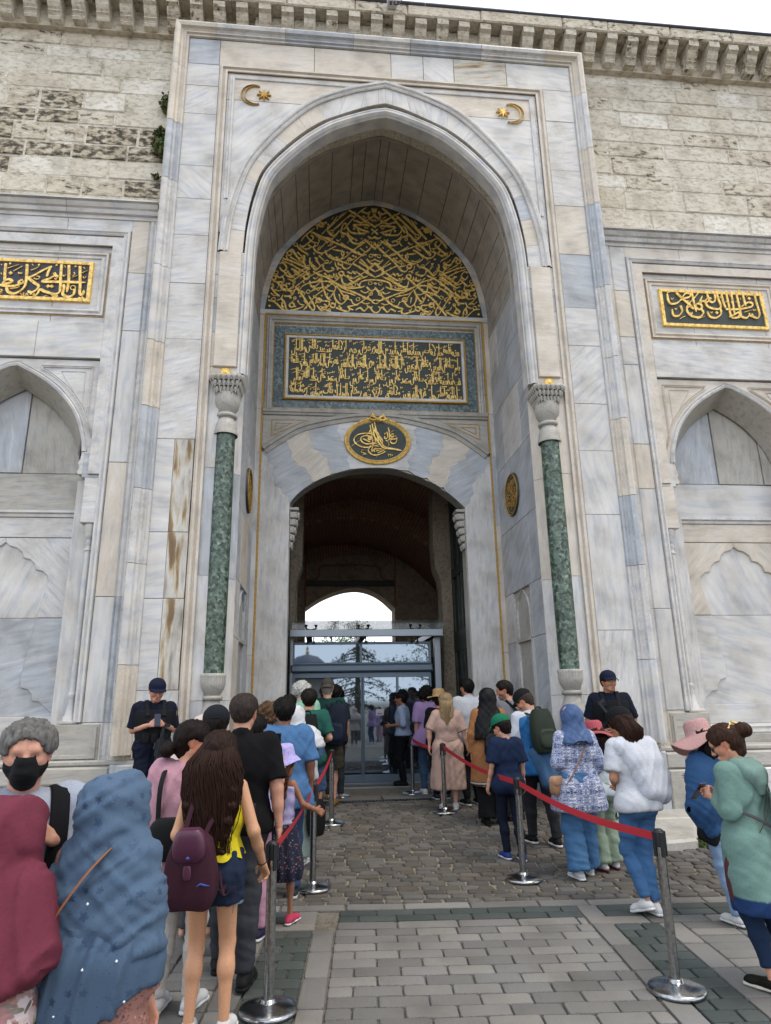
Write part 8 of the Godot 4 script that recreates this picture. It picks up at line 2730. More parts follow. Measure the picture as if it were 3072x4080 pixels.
	for s: int in [-1, 1]:
		bput("shoulder_strap", strap([tt * Vector3(s * 0.06, 0.36, -0.03), f.t(s * 0.1, 1.44, 0.1), f.t(s * 0.115, 1.47, -0.01), f.t(s * 0.12, 1.36, -0.125), f.t(s * 0.15, 1.15, -0.06), tt * Vector3(s * 0.16, 0.05, -0.06)], 0.03, Vector3(1, 0, 0)), cloth(plum, 0.8), rk, base)
	bput("loose_cord", strap([tt * Vector3(0.16, 0.18, 0.0), tt * Vector3(0.19, 0.06, 0.02), tt * Vector3(0.25, 0.1, 0.02), tt * Vector3(0.24, -0.03, 0.02)], 0.014), cloth(plum, 0.8), rk, base)
	# pink top, sunglasses, low bun
	f = figure({"label": "woman in loose pink top and sunglasses with dark hair in a low bun", "p": [-2.03, 5.15], "H": 1.68, "g": "f", "yaw": -15, "cell": 0.014, "hcell": 0.008, "haircell": 0.009, "skin": C("cf9a7e"), "face": true, "la": "slack", "ra": "bent", "head": [-62, 6]})
	build_body(f)
	wear_top(f, "tee", C("cf96a6"), {"loose": 0.045, "sleeve": 1.25, "hem": 0.82, "fold": 0.014})
	wear_legs(f, C("c9c3bb"))
	wear_shoes(f, C("dddddd"), C("eeeeee"))
	wear_hair(f, "bun", C("1d1411"), {"by": -0.05, "br": 0.046, "rough": 0.005})
	glasses(f, C("1a1416"))
	base = f.t(-0.12, 0.85, 0.18)
	cb = bag("shoulder_bag", "boxy black shoulder bag of the woman in the pink top", "bag", f, base)
	bput("pouch", pouch(0.3, 0.24, 0.13, f.T * Transform3D(Basis(Vector3.UP, 0.3), Vector3(0.02, 0.88, 0.2)), 0.95, 4.5), cloth(C("17181b"), 0.7), cb, base)
	bput("strap", strap([f.t(-0.1, 1.1, 0.17), f.t(-0.1, 1.35, 0.17), f.t(-0.11, 1.485, 0.05), f.t(-0.12, 1.43, -0.1)], 0.034, Vector3(1, 0, 0)), cloth(C("17181b"), 0.7), cb, base)
	# black polo shirt, shaved head
	f = figure({"label": "tall man in black polo shirt and dark jeans with shaved dark hair", "p": [-1.72, 4.72], "H": 1.85, "w": 1.12, "yaw": -4, "cell": 0.014, "hcell": 0.008, "haircell": 0.008, "fcell": 0.006, "skin": C("c08c74"), "la": "bent", "ra": [Vector3(0.07, -0.29, 0.03), Vector3(0.09, -0.54, 0.03)], "feet": [-0.12, -0.12, 0.1, 0.16], "head": [-8, 0], "stubble": 0.4})
	build_body(f)
	wear_top(f, "tee", C("101013"), {"loose": 0.022, "sleeve": 0.82, "collar": 0.03, "hem": 0.86})
	wear_legs(f, C("3b3e45"), {"loose": 0.012, "fold": 0.01})
	wear_shoes(f, C("161616"), C("1c1c1c"))
	wear_hair(f, "buzz", C("352c28"), {"thick": 0.005, "rough": 0.002, "nape": -0.06, "line": 0.0})
	glasses(f, C("151515"))

func glasses(f: Fig, c: Color) -> void:
	var mb := MB.new()
	for s: int in [-1, 1]:
		var ring := []
		for i in 11: ring.append(f.h(s * 0.034 + cos(TAU * i / 10) * 0.026, 0.008 + sin(TAU * i / 10) * 0.021, -0.107 + 0.008 * absf(s * 0.034 + cos(TAU * i / 10) * 0.026) / 0.06))
		mb.tube(ring, 0.0028, 4)
		mb.tube([f.h(s * 0.06, 0.012, -0.1), f.h(s * 0.08, 0.016, -0.04), f.h(s * 0.086, 0.014, 0.015)], 0.003, 4)
		var b0 := []
		for i in 10: b0.append(f.h(s * 0.034 + cos(TAU * i / 10) * 0.025, 0.008 + sin(TAU * i / 10) * 0.02, -0.1045))
		mb.face(b0)
	put("sunglasses", mb, mat(c, 0.2), f.node)

func left_queue(fair: Color, tan_: Color, brown: Color, olive: Color) -> void:
	var f := figure({"label": "man in dark baseball cap and maroon shirt behind the woman in pink", "p": [-1.97, 4.32], "H": 1.72, "yaw": 5, "skin": C("b57f66"), "cell": 0.017})
	build_body(f)
	wear_top(f, "tee", C("4a1a28"), {"collar": 0.02})
	wear_legs(f, C("30343c"))
	wear_hair(f, "short", C("1a1512"), {"thick": 0.005})
	wear_cap(f, C("1b2027"))
	f = figure({"label": "person in cream head scarf beside the man in dark cap", "p": [-2.1, 3.95], "H": 1.66, "g": "f", "yaw": -8, "skin": fair, "cell": 0.018})
	build_body(f)
	wear_top(f, "long", C("c9b9b0"), {"hem": 0.7})
	wear_legs(f, C("555555"))
	wear_scarf(f, cloth(C("d3c0b6"), 0.8), {"loose": 0.018, "drop": 0.2, "hem": 1.2})
	# girl with the bucket hat
	f = figure({"label": "girl in tie-dye bucket hat and butterfly print skirt with long brown hair", "p": [-1.47, 3.72], "H": 1.33, "g": "c", "yaw": -20, "cell": 0.013, "haircell": 0.01, "fcell": 0.006, "skin": C("96644a"), "legs": 1, "la": "down", "ra": [Vector3(0.1, -0.22, -0.04), Vector3(0.2, -0.3, -0.2)], "head": [-25, 0], "feet": [-0.13, 0.05, 0.13, -0.02]})
	build_body(f)
	wear_top(f, "tank", C("b9b0e0"), {"loose": 0.016, "hem": 1.0, "top": 1.4})
	var bfly := print_tex(256, C("10152e"), [[46, [C("e0664f"), C("e8a24a"), C("4aa7b5"), C("d9607a"), C("9a8ad0")], 3, 5.5, 0.75, C("f0b0a0")], [30, [C("3f9fae"), C("d8b060")], 2, 3, 0.7]], 5)
	var sk := []
	for q in 7:
		var t := q / 6.0
		sk.append(bone(Vector3(-0.06, lerpf(1.0, 0.5, t), 0) * f.s, Vector3(0.06, lerpf(1.0, 0.5, t), 0) * f.s, (0.105 + 0.085 * t) * f.s, -1, 0.08))
	var skm := sdf(sk, 0.013, [[Vector3(0, 0.44 * f.s, 0), Vector3.DOWN], [Vector3(0, 1.06 * f.s, 0), Vector3.UP]])
	spread(skm, 0.95 * f.s, 0.44 * f.s, 13, 0.016)
	put("skirt", skm, printed(bfly, 3.4), f.node)
	wear_shoes(f, C("d93f62"), C("f2f2f2"))
	wear_hair(f, "long", C("4a2c1a"), {"length": 0.44, "width": 0.1, "locks": 260, "tip": Color(1.5, 1.3, 1.1), "wave": 0.022})
	var dye := noise_tex(66, 0.03, [[0.0, hexc("5f86d8")], [0.35, hexc("86a6e6")], [0.5, hexc("c9b3e6")], [0.62, hexc("e3a6cf")], [0.8, hexc("9db7ee")], [1.0, hexc("7f74cf")]], 256)
	wear_hat(f, P([0.148, 0.015, 0.15, 0.02, 0.125, 0.045, 0.105, 0.062, 0.1, 0.1, 0.094, 0.14, 0.075, 0.152, 0.0, 0.155]), printed(dye, 5.0), {"name": "bucket_hat", "wave": 0.02, "tip": 0.15})
	# man in blue t-shirt
	f = figure({"label": "broad man in plain blue t-shirt and blue trousers with short black hair", "p": [-1.49, 2.98], "H": 1.76, "w": 1.2, "yaw": 4, "skin": C("7d5038"), "cell": 0.015, "haircell": 0.009, "la": "bent", "ra": [Vector3(0.06, -0.28, 0.03), Vector3(0.07, -0.53, 0.0)], "feet": [-0.12, -0.05, 0.12, 0.08]})
	build_body(f)
	wear_top(f, "tee", C("4a78ad"), {"loose": 0.036, "sleeve": 0.92, "hem": 0.76, "flare": 0.0, "fold": 0.013})
	wear_legs(f, C("34466e"), {"loose": 0.02})
	wear_shoes(f, C("2b3440"), C("c9ccd0"))
	wear_hair(f, "short", C("120e0c"), {"rough": 0.007})
	# raising a phone beside the black shirt
	f = figure({"label": "person in lavender top raising a phone behind the man in the black polo", "p": [-1.7, 4.05], "H": 1.66, "g": "f", "yaw": -12, "skin": C("bd8a70"), "cell": 0.016, "fcell": 0.006, "la": "bent", "ra": [Vector3(0.08, -0.22, -0.1), Vector3(0.03, 0.0, -0.16)], "curl": [0.4, 0.9], "rhand": Vector3(-1, 0, 0.2)})
	build_body(f)
	wear_top(f, "tee", C("b9b4e0"), {"hem": 0.84})
	wear_legs(f, C("c48fa6"), {"loose": 0.016})
	wear_shoes(f, C("2a2344"), C("d9d9d9"))
	wear_hair(f, "bun", C("14100f"), {"by": 0.0, "br": 0.03})
	phone("black phone raised by the person in lavender behind the black polo", f, f.W[1] + Vector3(-0.02, 0.09, -0.05), Vector3(0, 0, -1), C("1a1a1d"))
	# curly hair
	f = figure({"label": "woman with curly brown and blonde hair beside the man in blue", "p": [-1.69, 2.25], "H": 1.67, "g": "f", "yaw": -5, "skin": fair, "cell": 0.019})
	build_body(f)
	wear_top(f, "tee", C("c9b79a"), {})
	wear_legs(f, C("46546e"))
	wear_hair(f, "curly", C("5a4330"), {"tip": Color(1.8, 1.6, 1.3)})
	# white head scarf
	f = figure({"label": "woman in white head scarf and white blouse beside the man in blue", "p": [-1.41, 2.05], "H": 1.62, "g": "f", "yaw": -14, "skin": fair, "cell": 0.017, "ra": "slack"})
	build_body(f)
	wear_top(f, "long", C("cdd0d6"), {"loose": 0.03, "hem": 0.8, "flare": 0.0})
	wear_legs(f, C("9fb0a4"), {"loose": 0.04, "flare": 0.03})
	wear_shoes(f, C("e6e6e6"), C("f0f0f0"))
	wear_scarf(f, cloth(C("d8dae0"), 0.85), {"loose": 0.014, "drop": 0.12, "hem": 1.3})
	var base := f.t(0.26, 0.42, 0.0)
	var tb := bag("handbag", "boxy black handbag hanging beside the second left barrier post", "handbag", f, base)
	bput("pouch", pouch(0.2, 0.36, 0.15, Transform3D(Basis(Vector3.UP, 1.2), Vector3(0.26, 0.3, 0.02)), 0.95, 6.0), cloth(C("131416"), 0.6), tb, base)
	bput("strap", strap([Vector3(0.26, 0.64, -0.07), Vector3(0.25, 0.82, -0.02), Vector3(0.26, 0.64, 0.08)], 0.018), mat(C("5a3320"), 0.5), tb, base)
	# green t-shirt, black backpack
	f = figure({"label": "man in green t-shirt and long denim shorts wearing a black backpack", "p": [-1.27, 0.75], "H": 1.76, "w": 1.05, "yaw": -4, "skin": C("b98a70"), "legs": 1, "cell": 0.017, "la": "bent", "ra": [Vector3(0.09, -0.27, 0.05), Vector3(-0.04, -0.34, -0.16)]})
	build_body(f)
	wear_top(f, "tee", C("1f5c50"), {"loose": 0.026, "sleeve": 0.85, "hem": 0.8})
	wear_legs(f, C("3f5a7e"), {"length": 0.47, "loose": 0.03, "flare": 0.02, "name": "shorts"})
	wear_shoes(f, C("3a3a3a"), C("cfcfcf"))
	wear_hair(f, "short", C("191310"), {})
	backpack(f, "large black backpack on the man in green t-shirt", C("15171b"), {"w": 0.31, "h": 0.52, "d": 0.2, "y": 0.93})

func doorway(fair: Color, tan_: Color, brown: Color, olive: Color) -> void:
	var f := figure({"label": "white-haired person in mint shirt at the left of the glass doors", "p": [-1.4, -0.55], "H": 1.84, "yaw": 0, "skin": fair, "cell": 0.02})
	build_body(f)
	wear_top(f, "tee", C("8fc9ac"), {"loose": 0.03})
	wear_legs(f, C("8a8474"))
	wear_hair(f, "curly", C("b9b7b3"), {"rough": 0.012})
	f = figure({"label": "tall man in dark green t-shirt and grey cap wearing a navy backpack", "p": [-1.0, -1.2], "H": 1.88, "w": 1.14, "yaw": -8, "skin": C("c9957e"), "legs": 1, "cell": 0.018, "ra": "bent"})
	build_body(f)
	wear_top(f, "tee", C("15403a"), {"loose": 0.028, "sleeve": 0.88, "hem": 0.82})
	wear_legs(f, C("4a4436"), {"length": 0.47, "loose": 0.03, "flare": 0.02, "name": "shorts"})
	wear_shoes(f, C("8a6a30"), C("5a4a30"))
	wear_hair(f, "buzz", C("8f8a84"), {"thick": 0.005, "rough": 0.002})
	wear_cap(f, C("4a453f"), {"back": true})
	backpack(f, "navy backpack hung on the right shoulder of the man in dark green", C("1b2336"), {"w": 0.34, "h": 0.56, "d": 0.2, "x": 0.14, "y": 0.86, "tilt": -0.1})
	f = figure({"label": "curly dark-haired person behind the man in grey cap at the doors", "p": [-0.86, -1.9], "H": 1.8, "g": "f", "skin": tan_, "cell": 0.022})
	build_body(f)
	wear_top(f, "tee", C("2a2d33"), {})
	wear_legs(f, C("33363c"))
	wear_hair(f, "curly", C("14100e"), {})
	f = figure({"label": "dark-haired person mostly hidden behind the mint shirt near the doors", "p": [-1.56, 0.1], "H": 1.66, "g": "f", "skin": tan_, "cell": 0.022})
	build_body(f)
	wear_top(f, "tee", C("5c6a70"), {})
	wear_legs(f, C("33363c"))
	wear_hair(f, "bun", C("14100e"), {"by": 0.03})
	# security guard at the doors, side on
	f = figure({"label": "security guard in pale blue uniform shirt and dark trousers standing at the glass doors", "p": [0.5, -3.55], "H": 1.7, "w": 1.06, "yaw": 72, "skin": C("96684f"), "cell": 0.015, "hcell": 0.008, "haircell": 0.009, "face": true, "la": "bent", "ra": [Vector3(0.06, -0.27, 0.04), Vector3(-0.03, -0.42, -0.08)], "stubble": 0.3})
	build_body(f)
	wear_top(f, "long", C("9db0d0"), {"loose": 0.026, "sleeve": 1.2, "hem": 0.93, "collar": 0.02})
	wear_legs(f, C("15161b"), {"loose": 0.016})
	wear_shoes(f, C("121212"), C("121212"))
	wear_hair(f, "short", C("120e0c"), {"rough": 0.006})
	var ep := MB.new()
	ep.box(Vector3(-0.06, -0.004, -0.02), Vector3(0.05, 0.006, 0.02), 0.003)
	ep.turn(f.T * Transform3D(Basis(Vector3(0, 0, 1), -0.35), Vector3(0.13, 1.49, 0.0)))
	put("epaulette", ep, cloth(C("191d2c")), f.node)
	var ti := MB.new()
	ti.box(Vector3(-0.025, -0.3, -0.006), Vector3(0.025, 0.05, 0.006), 0.003)
	ti.turn(f.T * Transform3D(Basis(Vector3.RIGHT, 0.1), Vector3(0, 1.4, -0.14)))
	put("tie", ti, cloth(C("1a2036")), f.node)
	var bd := MB.new()
	bd.lathe([Vector2(0.03, 0.0), Vector2(0.03, 0.004), Vector2(0, 0.005)], f.t(0.18, 1.34, -0.05), 14, 0, 0, Basis(Vector3(0, 0, 1), -PI / 2))
	put("shoulder_badge", bd, cloth(C("28345c")), f.node)
	# inside behind the glass
	f = figure({"label": "dark silhouette of a visitor behind the glass doors", "p": [0.1, -5.6], "H": 1.72, "yaw": 170, "skin": C("8a6a58"), "cell": 0.024, "feet": [-0.16, 0.1, 0.16, -0.1]})
	build_body(f)
	wear_top(f, "long", C("101114"), {"hem": 0.72, "loose": 0.03})
	wear_legs(f, C("3a2f29"))
	wear_shoes(f, C("111111"), C("111111"))
	wear_hair(f, "curly", C("0e0b0a"), {})
	# at the right of the doors
	f = figure({"label": "person in lilac t-shirt and jeans with curly dark hair at the right of the doors", "p": [0.8, -2.3], "H": 1.77, "g": "f", "w": 1.1, "yaw": 6, "skin": C("b98a72"), "cell": 0.02})
	build_body(f)
	wear_top(f, "tee", C("a184b8"), {"loose": 0.036, "sleeve": 0.95, "hem": 0.78})
	wear_legs(f, C("3a5676"), {"loose": 0.016})
	wear_shoes(f, C("dddddd"), C("eeeeee"))
	wear_hair(f, "curly", C("120e0d"), {"thick": 0.02})
	f = figure({"label": "person in straw hat with black band, red collar and black shirt", "p": [0.89, -1.6], "H": 1.66, "g": "f", "w": 1.15, "yaw": -3, "skin": C("c49480"), "cell": 0.019, "la": "down", "ra": "slack"})
	build_body(f)
	wear_top(f, "tee", C("121215"), {"loose": 0.03, "sleeve": 0.95, "hem": 0.82})
	wear_legs(f, C("17171a"), {"loose": 0.02})
	wear_shoes(f, C("1f2836"), C("d0d0d0"))
	wear_hair(f, "short", C("2a1c14"), {})
	var rc := MB.new()
	rc.lathe(P([0.085, 0.0, 0.08, 0.03, 0.068, 0.05]), f.t(0, 1.45, 0.01), 20)
	put("red_collar", rc, cloth(C("b02a2e")), f.node)
	wear_hat(f, P([0.19, 0.05, 0.192, 0.055, 0.15, 0.062, 0.105, 0.066, 0.1, 0.1, 0.095, 0.15, 0.08, 0.175, 0.0, 0.182]), straw(C("bf9a68")), {"name": "straw_hat", "band": C("17151a"), "bandy": 0.07, "wave": 0.012})

func straw(c: Color) -> StandardMaterial3D:
	var m := triplanar(mat(c, 0.85), noise_tex(67, 0.08, [[0.0, hexc("9a9a9a")], [0.5, hexc("dedede")], [1.0, hexc("ffffff")]], 128), 8.0)
	m.normal_enabled = true
	m.normal_texture = M.knit
	m.normal_scale = 0.8
	return m

func right_queue(fair: Color, tan_: Color, brown: Color, olive: Color) -> void:
	var f := figure({"label": "woman in belted pale pink dress with long straight blonde hair", "p": [0.8, -0.5], "H": 1.63, "g": "f", "w": 1.12, "yaw": -6, "skin": C("d2a38e"), "legs": 1, "cell": 0.015, "haircell": 0.01, "la": "side", "ra": [Vector3(0.1, -0.26, 0.02), Vector3(0.16, -0.5, -0.06)]})
	build_body(f)
	wear_top(f, "tee", C("c4a091"), {"loose": 0.03, "sleeve": 0.95, "hem": 0.3, "flare": 0.035, "pleats": 11, "drop": 0.012, "name": "dress", "fold": 0.01})
	var bt := MB.new()
	bt.lathe(P([0.185, 0.0, 0.182, 0.045]), Vector3.ZERO, 32, 0, 0, Basis(Vector3(1, 0, 0), Vector3.UP, Vector3(0, 0, 0.82)))
	bt.turn(Transform3D(Basis.IDENTITY, Vector3(0, 1.04 * f.s, 0)))
	put("belt", bt, cloth(C("ba9587")), f.node)
	wear_shoes(f, C("e4e4e4"), C("f2f2f2"))
	wear_hair(f, "long", C("8f7a5c"), {"length": 0.36, "width": 0.055, "locks": 240, "tip": Color(1.45, 1.4, 1.25), "wave": 0.004, "gloss": 0.45})
	f = figure({"label": "man in white polo shirt with short black hair by the door leaf", "p": [1.24, -0.9], "H": 1.86, "w": 1.1, "yaw": 10, "skin": C("b07c62"), "cell": 0.017, "head": [16, 0], "stubble": 0.4})
	build_body(f)
	wear_top(f, "tee", C("c9cbd2"), {"loose": 0.026, "sleeve": 0.9, "collar": 0.035, "hem": 0.84})
	wear_legs(f, C("1b1c22"))
	wear_shoes(f, C("151515"), C("e0e0e0"))
	wear_hair(f, "short", C("100d0c"), {"rough": 0.007})
	var base := f.t(-0.3, 0.5, 0.1)
	var hb := bag("handbag", "small mint green handbag hanging between the pink dress and camel coat", "handbag", f, base)
	bput("pouch", pouch(0.1, 0.32, 0.2, f.T * Transform3D(Basis.IDENTITY, Vector3(-0.12, 0.52, 0.5)), 0.9, 6.0), mat(C("8fbf9d"), 0.5), hb, base)
	bput("strap", strap([f.t(-0.12, 0.82, 0.42), f.t(-0.12, 0.98, 0.48), f.t(-0.12, 0.82, 0.57)], 0.014), mat(C("8fbf9d"), 0.5), hb, base)
	# camel coat, black scarf
	f = figure({"label": "woman in long camel coat with striped hem and black head scarf", "p": [1.19, 0.55], "H": 1.72, "g": "f", "w": 1.12, "yaw": -3, "skin": C("b98a72"), "cell": 0.014, "la": [Vector3(0.08, -0.27, 0.03), Vector3(0.09, -0.52, -0.02)], "ra": "bent"})
	build_body(f)
	wear_top(f, "long", C("ffffff"), {"mat": cloth(C("ffffff"), 0.93), "loose": 0.035, "hem": 0.5, "flare": 0.03, "pleats": 3, "drop": 0.006, "name": "coat", "paint": func(p: Vector3, g: Fig) -> Color:
		var y: float = p.y / g.s
		var c := Color.html("a5714a").srgb_to_linear()
		if y < 0.56 and absf(p.x) < 0.3: c = Color.html("d8d2cc").srgb_to_linear() if fmod((y - 0.48) * 46.0, 2.0) < 1.0 else Color.html("54443a").srgb_to_linear()
		return c})
	wear_legs(f, C("121214"), {"loose": 0.03, "flare": 0.045})
	wear_shoes(f, C("101010"), C("101010"))
	wear_scarf(f, cloth(C("101014"), 0.6), {"loose": 0.022, "drop": 0.34, "width": 0.07, "thick": 0.11, "hem": 1.1, "fold": 0.013, "freq": Vector3(7, 0.8, 1.5), "out": 0.03})
	backpack(f, "small black leather backpack on the camel coat", C("101114"), {"w": 0.27, "h": 0.32, "d": 0.15, "y": 0.86, "rough": 0.35, "sw": 0.03, "out": 0.04})
	# grey t-shirt
	f = figure({"label": "man in grey t-shirt with a black strap looking to the left", "p": [1.54, 0.32], "H": 1.83, "w": 1.1, "yaw": 8, "skin": C("bf8c74"), "cell": 0.016, "hcell": 0.008, "haircell": 0.009, "head": [66, 10], "face": true, "stubble": 0.7, "ra": "slack"})
	build_body(f)
	wear_top(f, "tee", C("74777e"), {"loose": 0.026, "sleeve": 0.9, "hem": 0.84})
	wear_legs(f, C("1c1c20"))
	wear_shoes(f, C("151515"), C("222222"))
	wear_hair(f, "short", C("1c1512"), {"rough": 0.006, "thick": 0.009})
	base = f.t(0.1, 1.2, 0.2)
	var cb := bag("crossbody_bag", "black strap across the back of the man in grey", "bag", f, base)
	bput("strap", strap([f.t(-0.06, 1.5, 0.07), f.t(0.05, 1.36, 0.155), f.t(0.16, 1.15, 0.13), f.t(0.19, 1.0, 0.05)], 0.04, Vector3(0.7, 0.6, 0)), cloth(C("15161a")), cb, base)
	bput("pouch", pouch(0.2, 0.2, 0.08, f.T * Transform3D(Basis.IDENTITY, Vector3(0.2, 0.82, -0.02))), cloth(C("15161a")), cb, base)
	# black cap, green backpack, bright blue jacket
	f = figure({"label": "man in black cap and bright blue vest bending over his phone", "p": [1.5, 1.6], "H": 1.76, "w": 1.08, "yaw": 12, "lean": 10, "skin": C("bd8a70"), "cell": 0.015, "hcell": 0.008, "haircell": 0.009, "head": [38, 30], "la": "phone", "ra": "phone", "curl": [0.7, 0.7], "feet": [-0.06, -0.12, 0.1, 0.16], "stubble": 0.5})
	build_body(f)
	wear_top(f, "tee", C("c9ccd6"), {"loose": 0.02, "sleeve": 0.95, "collar": 0.02})
	var vest := wear_top(f, "tank", C("1765a8"), {"loose": 0.034, "hem": 0.78, "top": 1.42, "fold": 0.013, "name": "vest", "rough": 0.5, "flare": 0.03})
	wear_legs(f, C("2e3036"))
	wear_shoes(f, C("141414"), C("e4e4e4"))
	wear_hair(f, "buzz", C("3a302a"), {"thick": 0.004, "rough": 0.002})
	wear_cap(f, C("131417"))
	var jk := sdf([bone(f.t(-0.1, 0.98, 0.16), f.t(-0.02, 0.66, 0.2), 0.07, 0.085, 0.05), bone(f.t(0.0, 0.95, 0.18), f.t(0.06, 0.6, 0.2), 0.07, 0.06, 0.05)], 0.015)
	crease(jk, 0.02, Vector3(5, 2, 5))
	put("denim_jacket", jk, cloth(C("3f6690"), 0.9), f.node)
	backpack(f, "dark green backpack on the man in the blue vest", C("2c352a"), {"w": 0.33, "h": 0.5, "d": 0.22, "y": 0.98})
	phone("pale blue phone held by the man in the black cap", f, ((f.W[0] as Vector3) + f.W[1]) * 0.5 + Vector3(0, 0.06, -0.08), Vector3(0, 0.5, -1).normalized(), C("7f95b5"))
	# boy in the green cap
	f = figure({"label": "boy in green cap and navy t-shirt looking down to the left", "p": [0.97, 2.15], "H": 1.47, "g": "c", "yaw": 6, "skin": C("c4937a"), "cell": 0.013, "hcell": 0.008, "haircell": 0.009, "fcell": 0.006, "head": [30, 16], "face": true, "la": [Vector3(0.07, -0.27, 0.02), Vector3(0.1, -0.5, -0.06)], "ra": [Vector3(0.06, -0.27, 0.03), Vector3(0.08, -0.51, -0.02)], "feet": [-0.05, -0.04, 0.1, 0.12]})
	build_body(f)
	wear_top(f, "tee", C("18294a"), {"loose": 0.03, "sleeve": 0.9, "hem": 0.8})
	wear_legs(f, C("131c30"), {"loose": 0.02, "paint": func(p: Vector3, g: Fig) -> Color:
		return Color(3.2, 3.4, 3.0) if absf(p.x + 0.2) < 0.02 and fmod(p.y * 18.0, 1.0) < 0.5 else Color.WHITE})
	wear_shoes(f, C("24408e"), C("e4e8ee"))
	wear_hair(f, "short", C("1c1410"), {"thick": 0.005})
	wear_cap(f, C("0f7350"), {})
	glasses(f, C("2a2a2e"))

func right_front(fair: Color, tan_: Color, brown: Color, olive: Color) -> void:
	# blue satin scarf and patterned tunic
	var f := figure({"label": "woman in blue satin head scarf and blue and white patterned tunic", "p": [1.52, 2.85], "H": 1.63, "g": "f", "w": 1.18, "yaw": 4, "skin": C("c2917a"), "cell": 0.014, "fcell": 0.006, "la": "belly", "ra": [Vector3(0.09, -0.27, 0.03), Vector3(0.05, -0.46, -0.03)], "feet": [-0.1, 0.06, 0.1, -0.12]})
	build_body(f)
	wear_top(f, "long", Color.WHITE, {"mat": printed(damask_tex(), 3.4), "loose": 0.026, "sleeve": 1.5, "hem": 0.66, "flare": 0.035, "pleats": 5, "drop": 0.012, "name": "tunic"})
	wear_legs(f, C("4676a6"), {"loose": 0.022, "flare": 0.055, "fold": 0.01})
	wear_shoes(f, C("dfe3ea"), C("f0f0f0"))
	wear_scarf(f, cloth(C("4a6798"), 0.42), {"loose": 0.014, "drop": 0.1, "width": 0.04, "thick": 0.07, "hem": 1.36, "fold": 0.01, "freq": Vector3(9, 2, 3)})
	var kn := MB.new()
	kn.tube([f.t(0.0, 1.5, 0.1), f.t(0.04, 1.44, 0.15), f.t(0.07, 1.36, 0.16)], [0.03, 0.035, 0.012], 8, 0.5)
	kn.tube([f.t(-0.01, 1.5, 0.1), f.t(-0.06, 1.45, 0.14), f.t(-0.1, 1.4, 0.13)], [0.03, 0.03, 0.01], 8, 0.5)
	put("scarf_knot", kn, cloth(C("4a6798"), 0.42), f.node)
	var base := f.t(-0.22, 0.8, 0.05)
	var cb := bag("crossbody_bag", "small tan crossbody bag at the hip of the patterned tunic", "bag", f, base)
	bput("pouch", pouch(0.18, 0.17, 0.08, f.T * Transform3D(Basis(Vector3.UP, 0.5), Vector3(-0.26, 0.78, 0.06)), 0.9, 5.0), mat(C("8d6a4e"), 0.6), cb, base)
	bput("flap", pouch(0.17, 0.1, 0.09, f.T * Transform3D(Basis(Vector3.UP, 0.5), Vector3(-0.26, 0.86, 0.065)), 0.95, 5.0), mat(C("9a7557"), 0.6), cb, base)
	bput("strap", strap([f.t(0.1, 1.48, 0.06), f.t(0.06, 1.36, 0.155), f.t(-0.06, 1.15, 0.175), f.t(-0.2, 0.94, 0.14)], 0.016, Vector3(0.7, 0.6, 0)), mat(C("7a5a44"), 0.6), cb, base)
	# girl in the red hat
	f = figure({"label": "girl in red sun hat, white t-shirt and pale green wide trousers", "p": [1.86, 2.62], "H": 1.4, "g": "c", "yaw": 8, "skin": C("c4957e"), "cell": 0.015, "lean": 4, "haircell": 0.011, "feet": [-0.1, 0.05, 0.1, 0.0], "la": "belly", "ra": "bent"})
	build_body(f)
	wear_top(f, "tee", C("c2cfd8"), {"loose": 0.022, "sleeve": 0.7, "hem": 0.88})
	wear_legs(f, C("8fa28c"), {"loose": 0.035, "flare": 0.05})
	wear_shoes(f, C("e3e0dd"), C("8a3040"))
	wear_hair(f, "long", C("33221a"), {"length": 0.3, "width": 0.075, "locks": 60, "wave": 0.01})
	wear_hat(f, P([0.19, 0.0, 0.192, 0.006, 0.15, 0.028, 0.108, 0.045, 0.102, 0.08, 0.095, 0.13, 0.07, 0.152, 0.0, 0.158]), straw(C("b8505c")), {"name": "sun_hat", "band": C("c79aa6"), "bandy": 0.05, "wave": 0.02, "tip": -0.12})
	# black cap, white top
	f = figure({"label": "woman in black cap, white t-shirt and blue jeans with white jacket over her shoulders", "p": [1.63, 3.95], "H": 1.64, "g": "f", "w": 1.02, "yaw": 14, "lean": 7, "skin": C("ad7a5c"), "cell": 0.013, "hcell": 0.009, "haircell": 0.009, "fcell": 0.006, "la": "belly", "ra": "belly", "head": [22, 14], "feet": [-0.03, 0.02, 0.07, 0.0, 0.04, 0.0]})
	build_body(f)
	wear_top(f, "tee", C("d3d6de"), {"loose": 0.026, "sleeve": 0.8, "hem": 0.86, "fold": 0.008})
	wear_legs(f, C("4472a8"), {"loose": 0.01, "fold": 0.009, "length": 0.97})
	wear_shoes(f, C("e6e6e6"), C("f2f2f2"), {"pitch": [-0.3, 0.0]})
	wear_hair(f, "long", C("2c1a13"), {"length": 0.36, "width": 0.085, "locks": 260, "tip": Color(1.5, 1.2, 1.1), "wave": 0.024})
	wear_cap(f, C("131316"), {})
	var jb := [bone(f.t(-0.12, 1.42, 0.06), f.t(0.15, 1.42, 0.06), 0.09, -1, 0.06), bone(f.t(-0.03, 1.3, 0.1), f.t(0.16, 1.28, 0.1), 0.1, -1, 0.08), bone(f.t(0.02, 1.15, 0.12), f.t(0.19, 1.12, 0.1), 0.095, -1, 0.08), bone(f.t(0.05, 1.03, 0.14), f.t(0.2, 1.0, 0.11), 0.085, -1, 0.06)]
	jb.append(bone(f.t(0.2, 1.4, 0.03), f.t(0.26, 1.15, 0.05), 0.085, 0.085, 0.05))
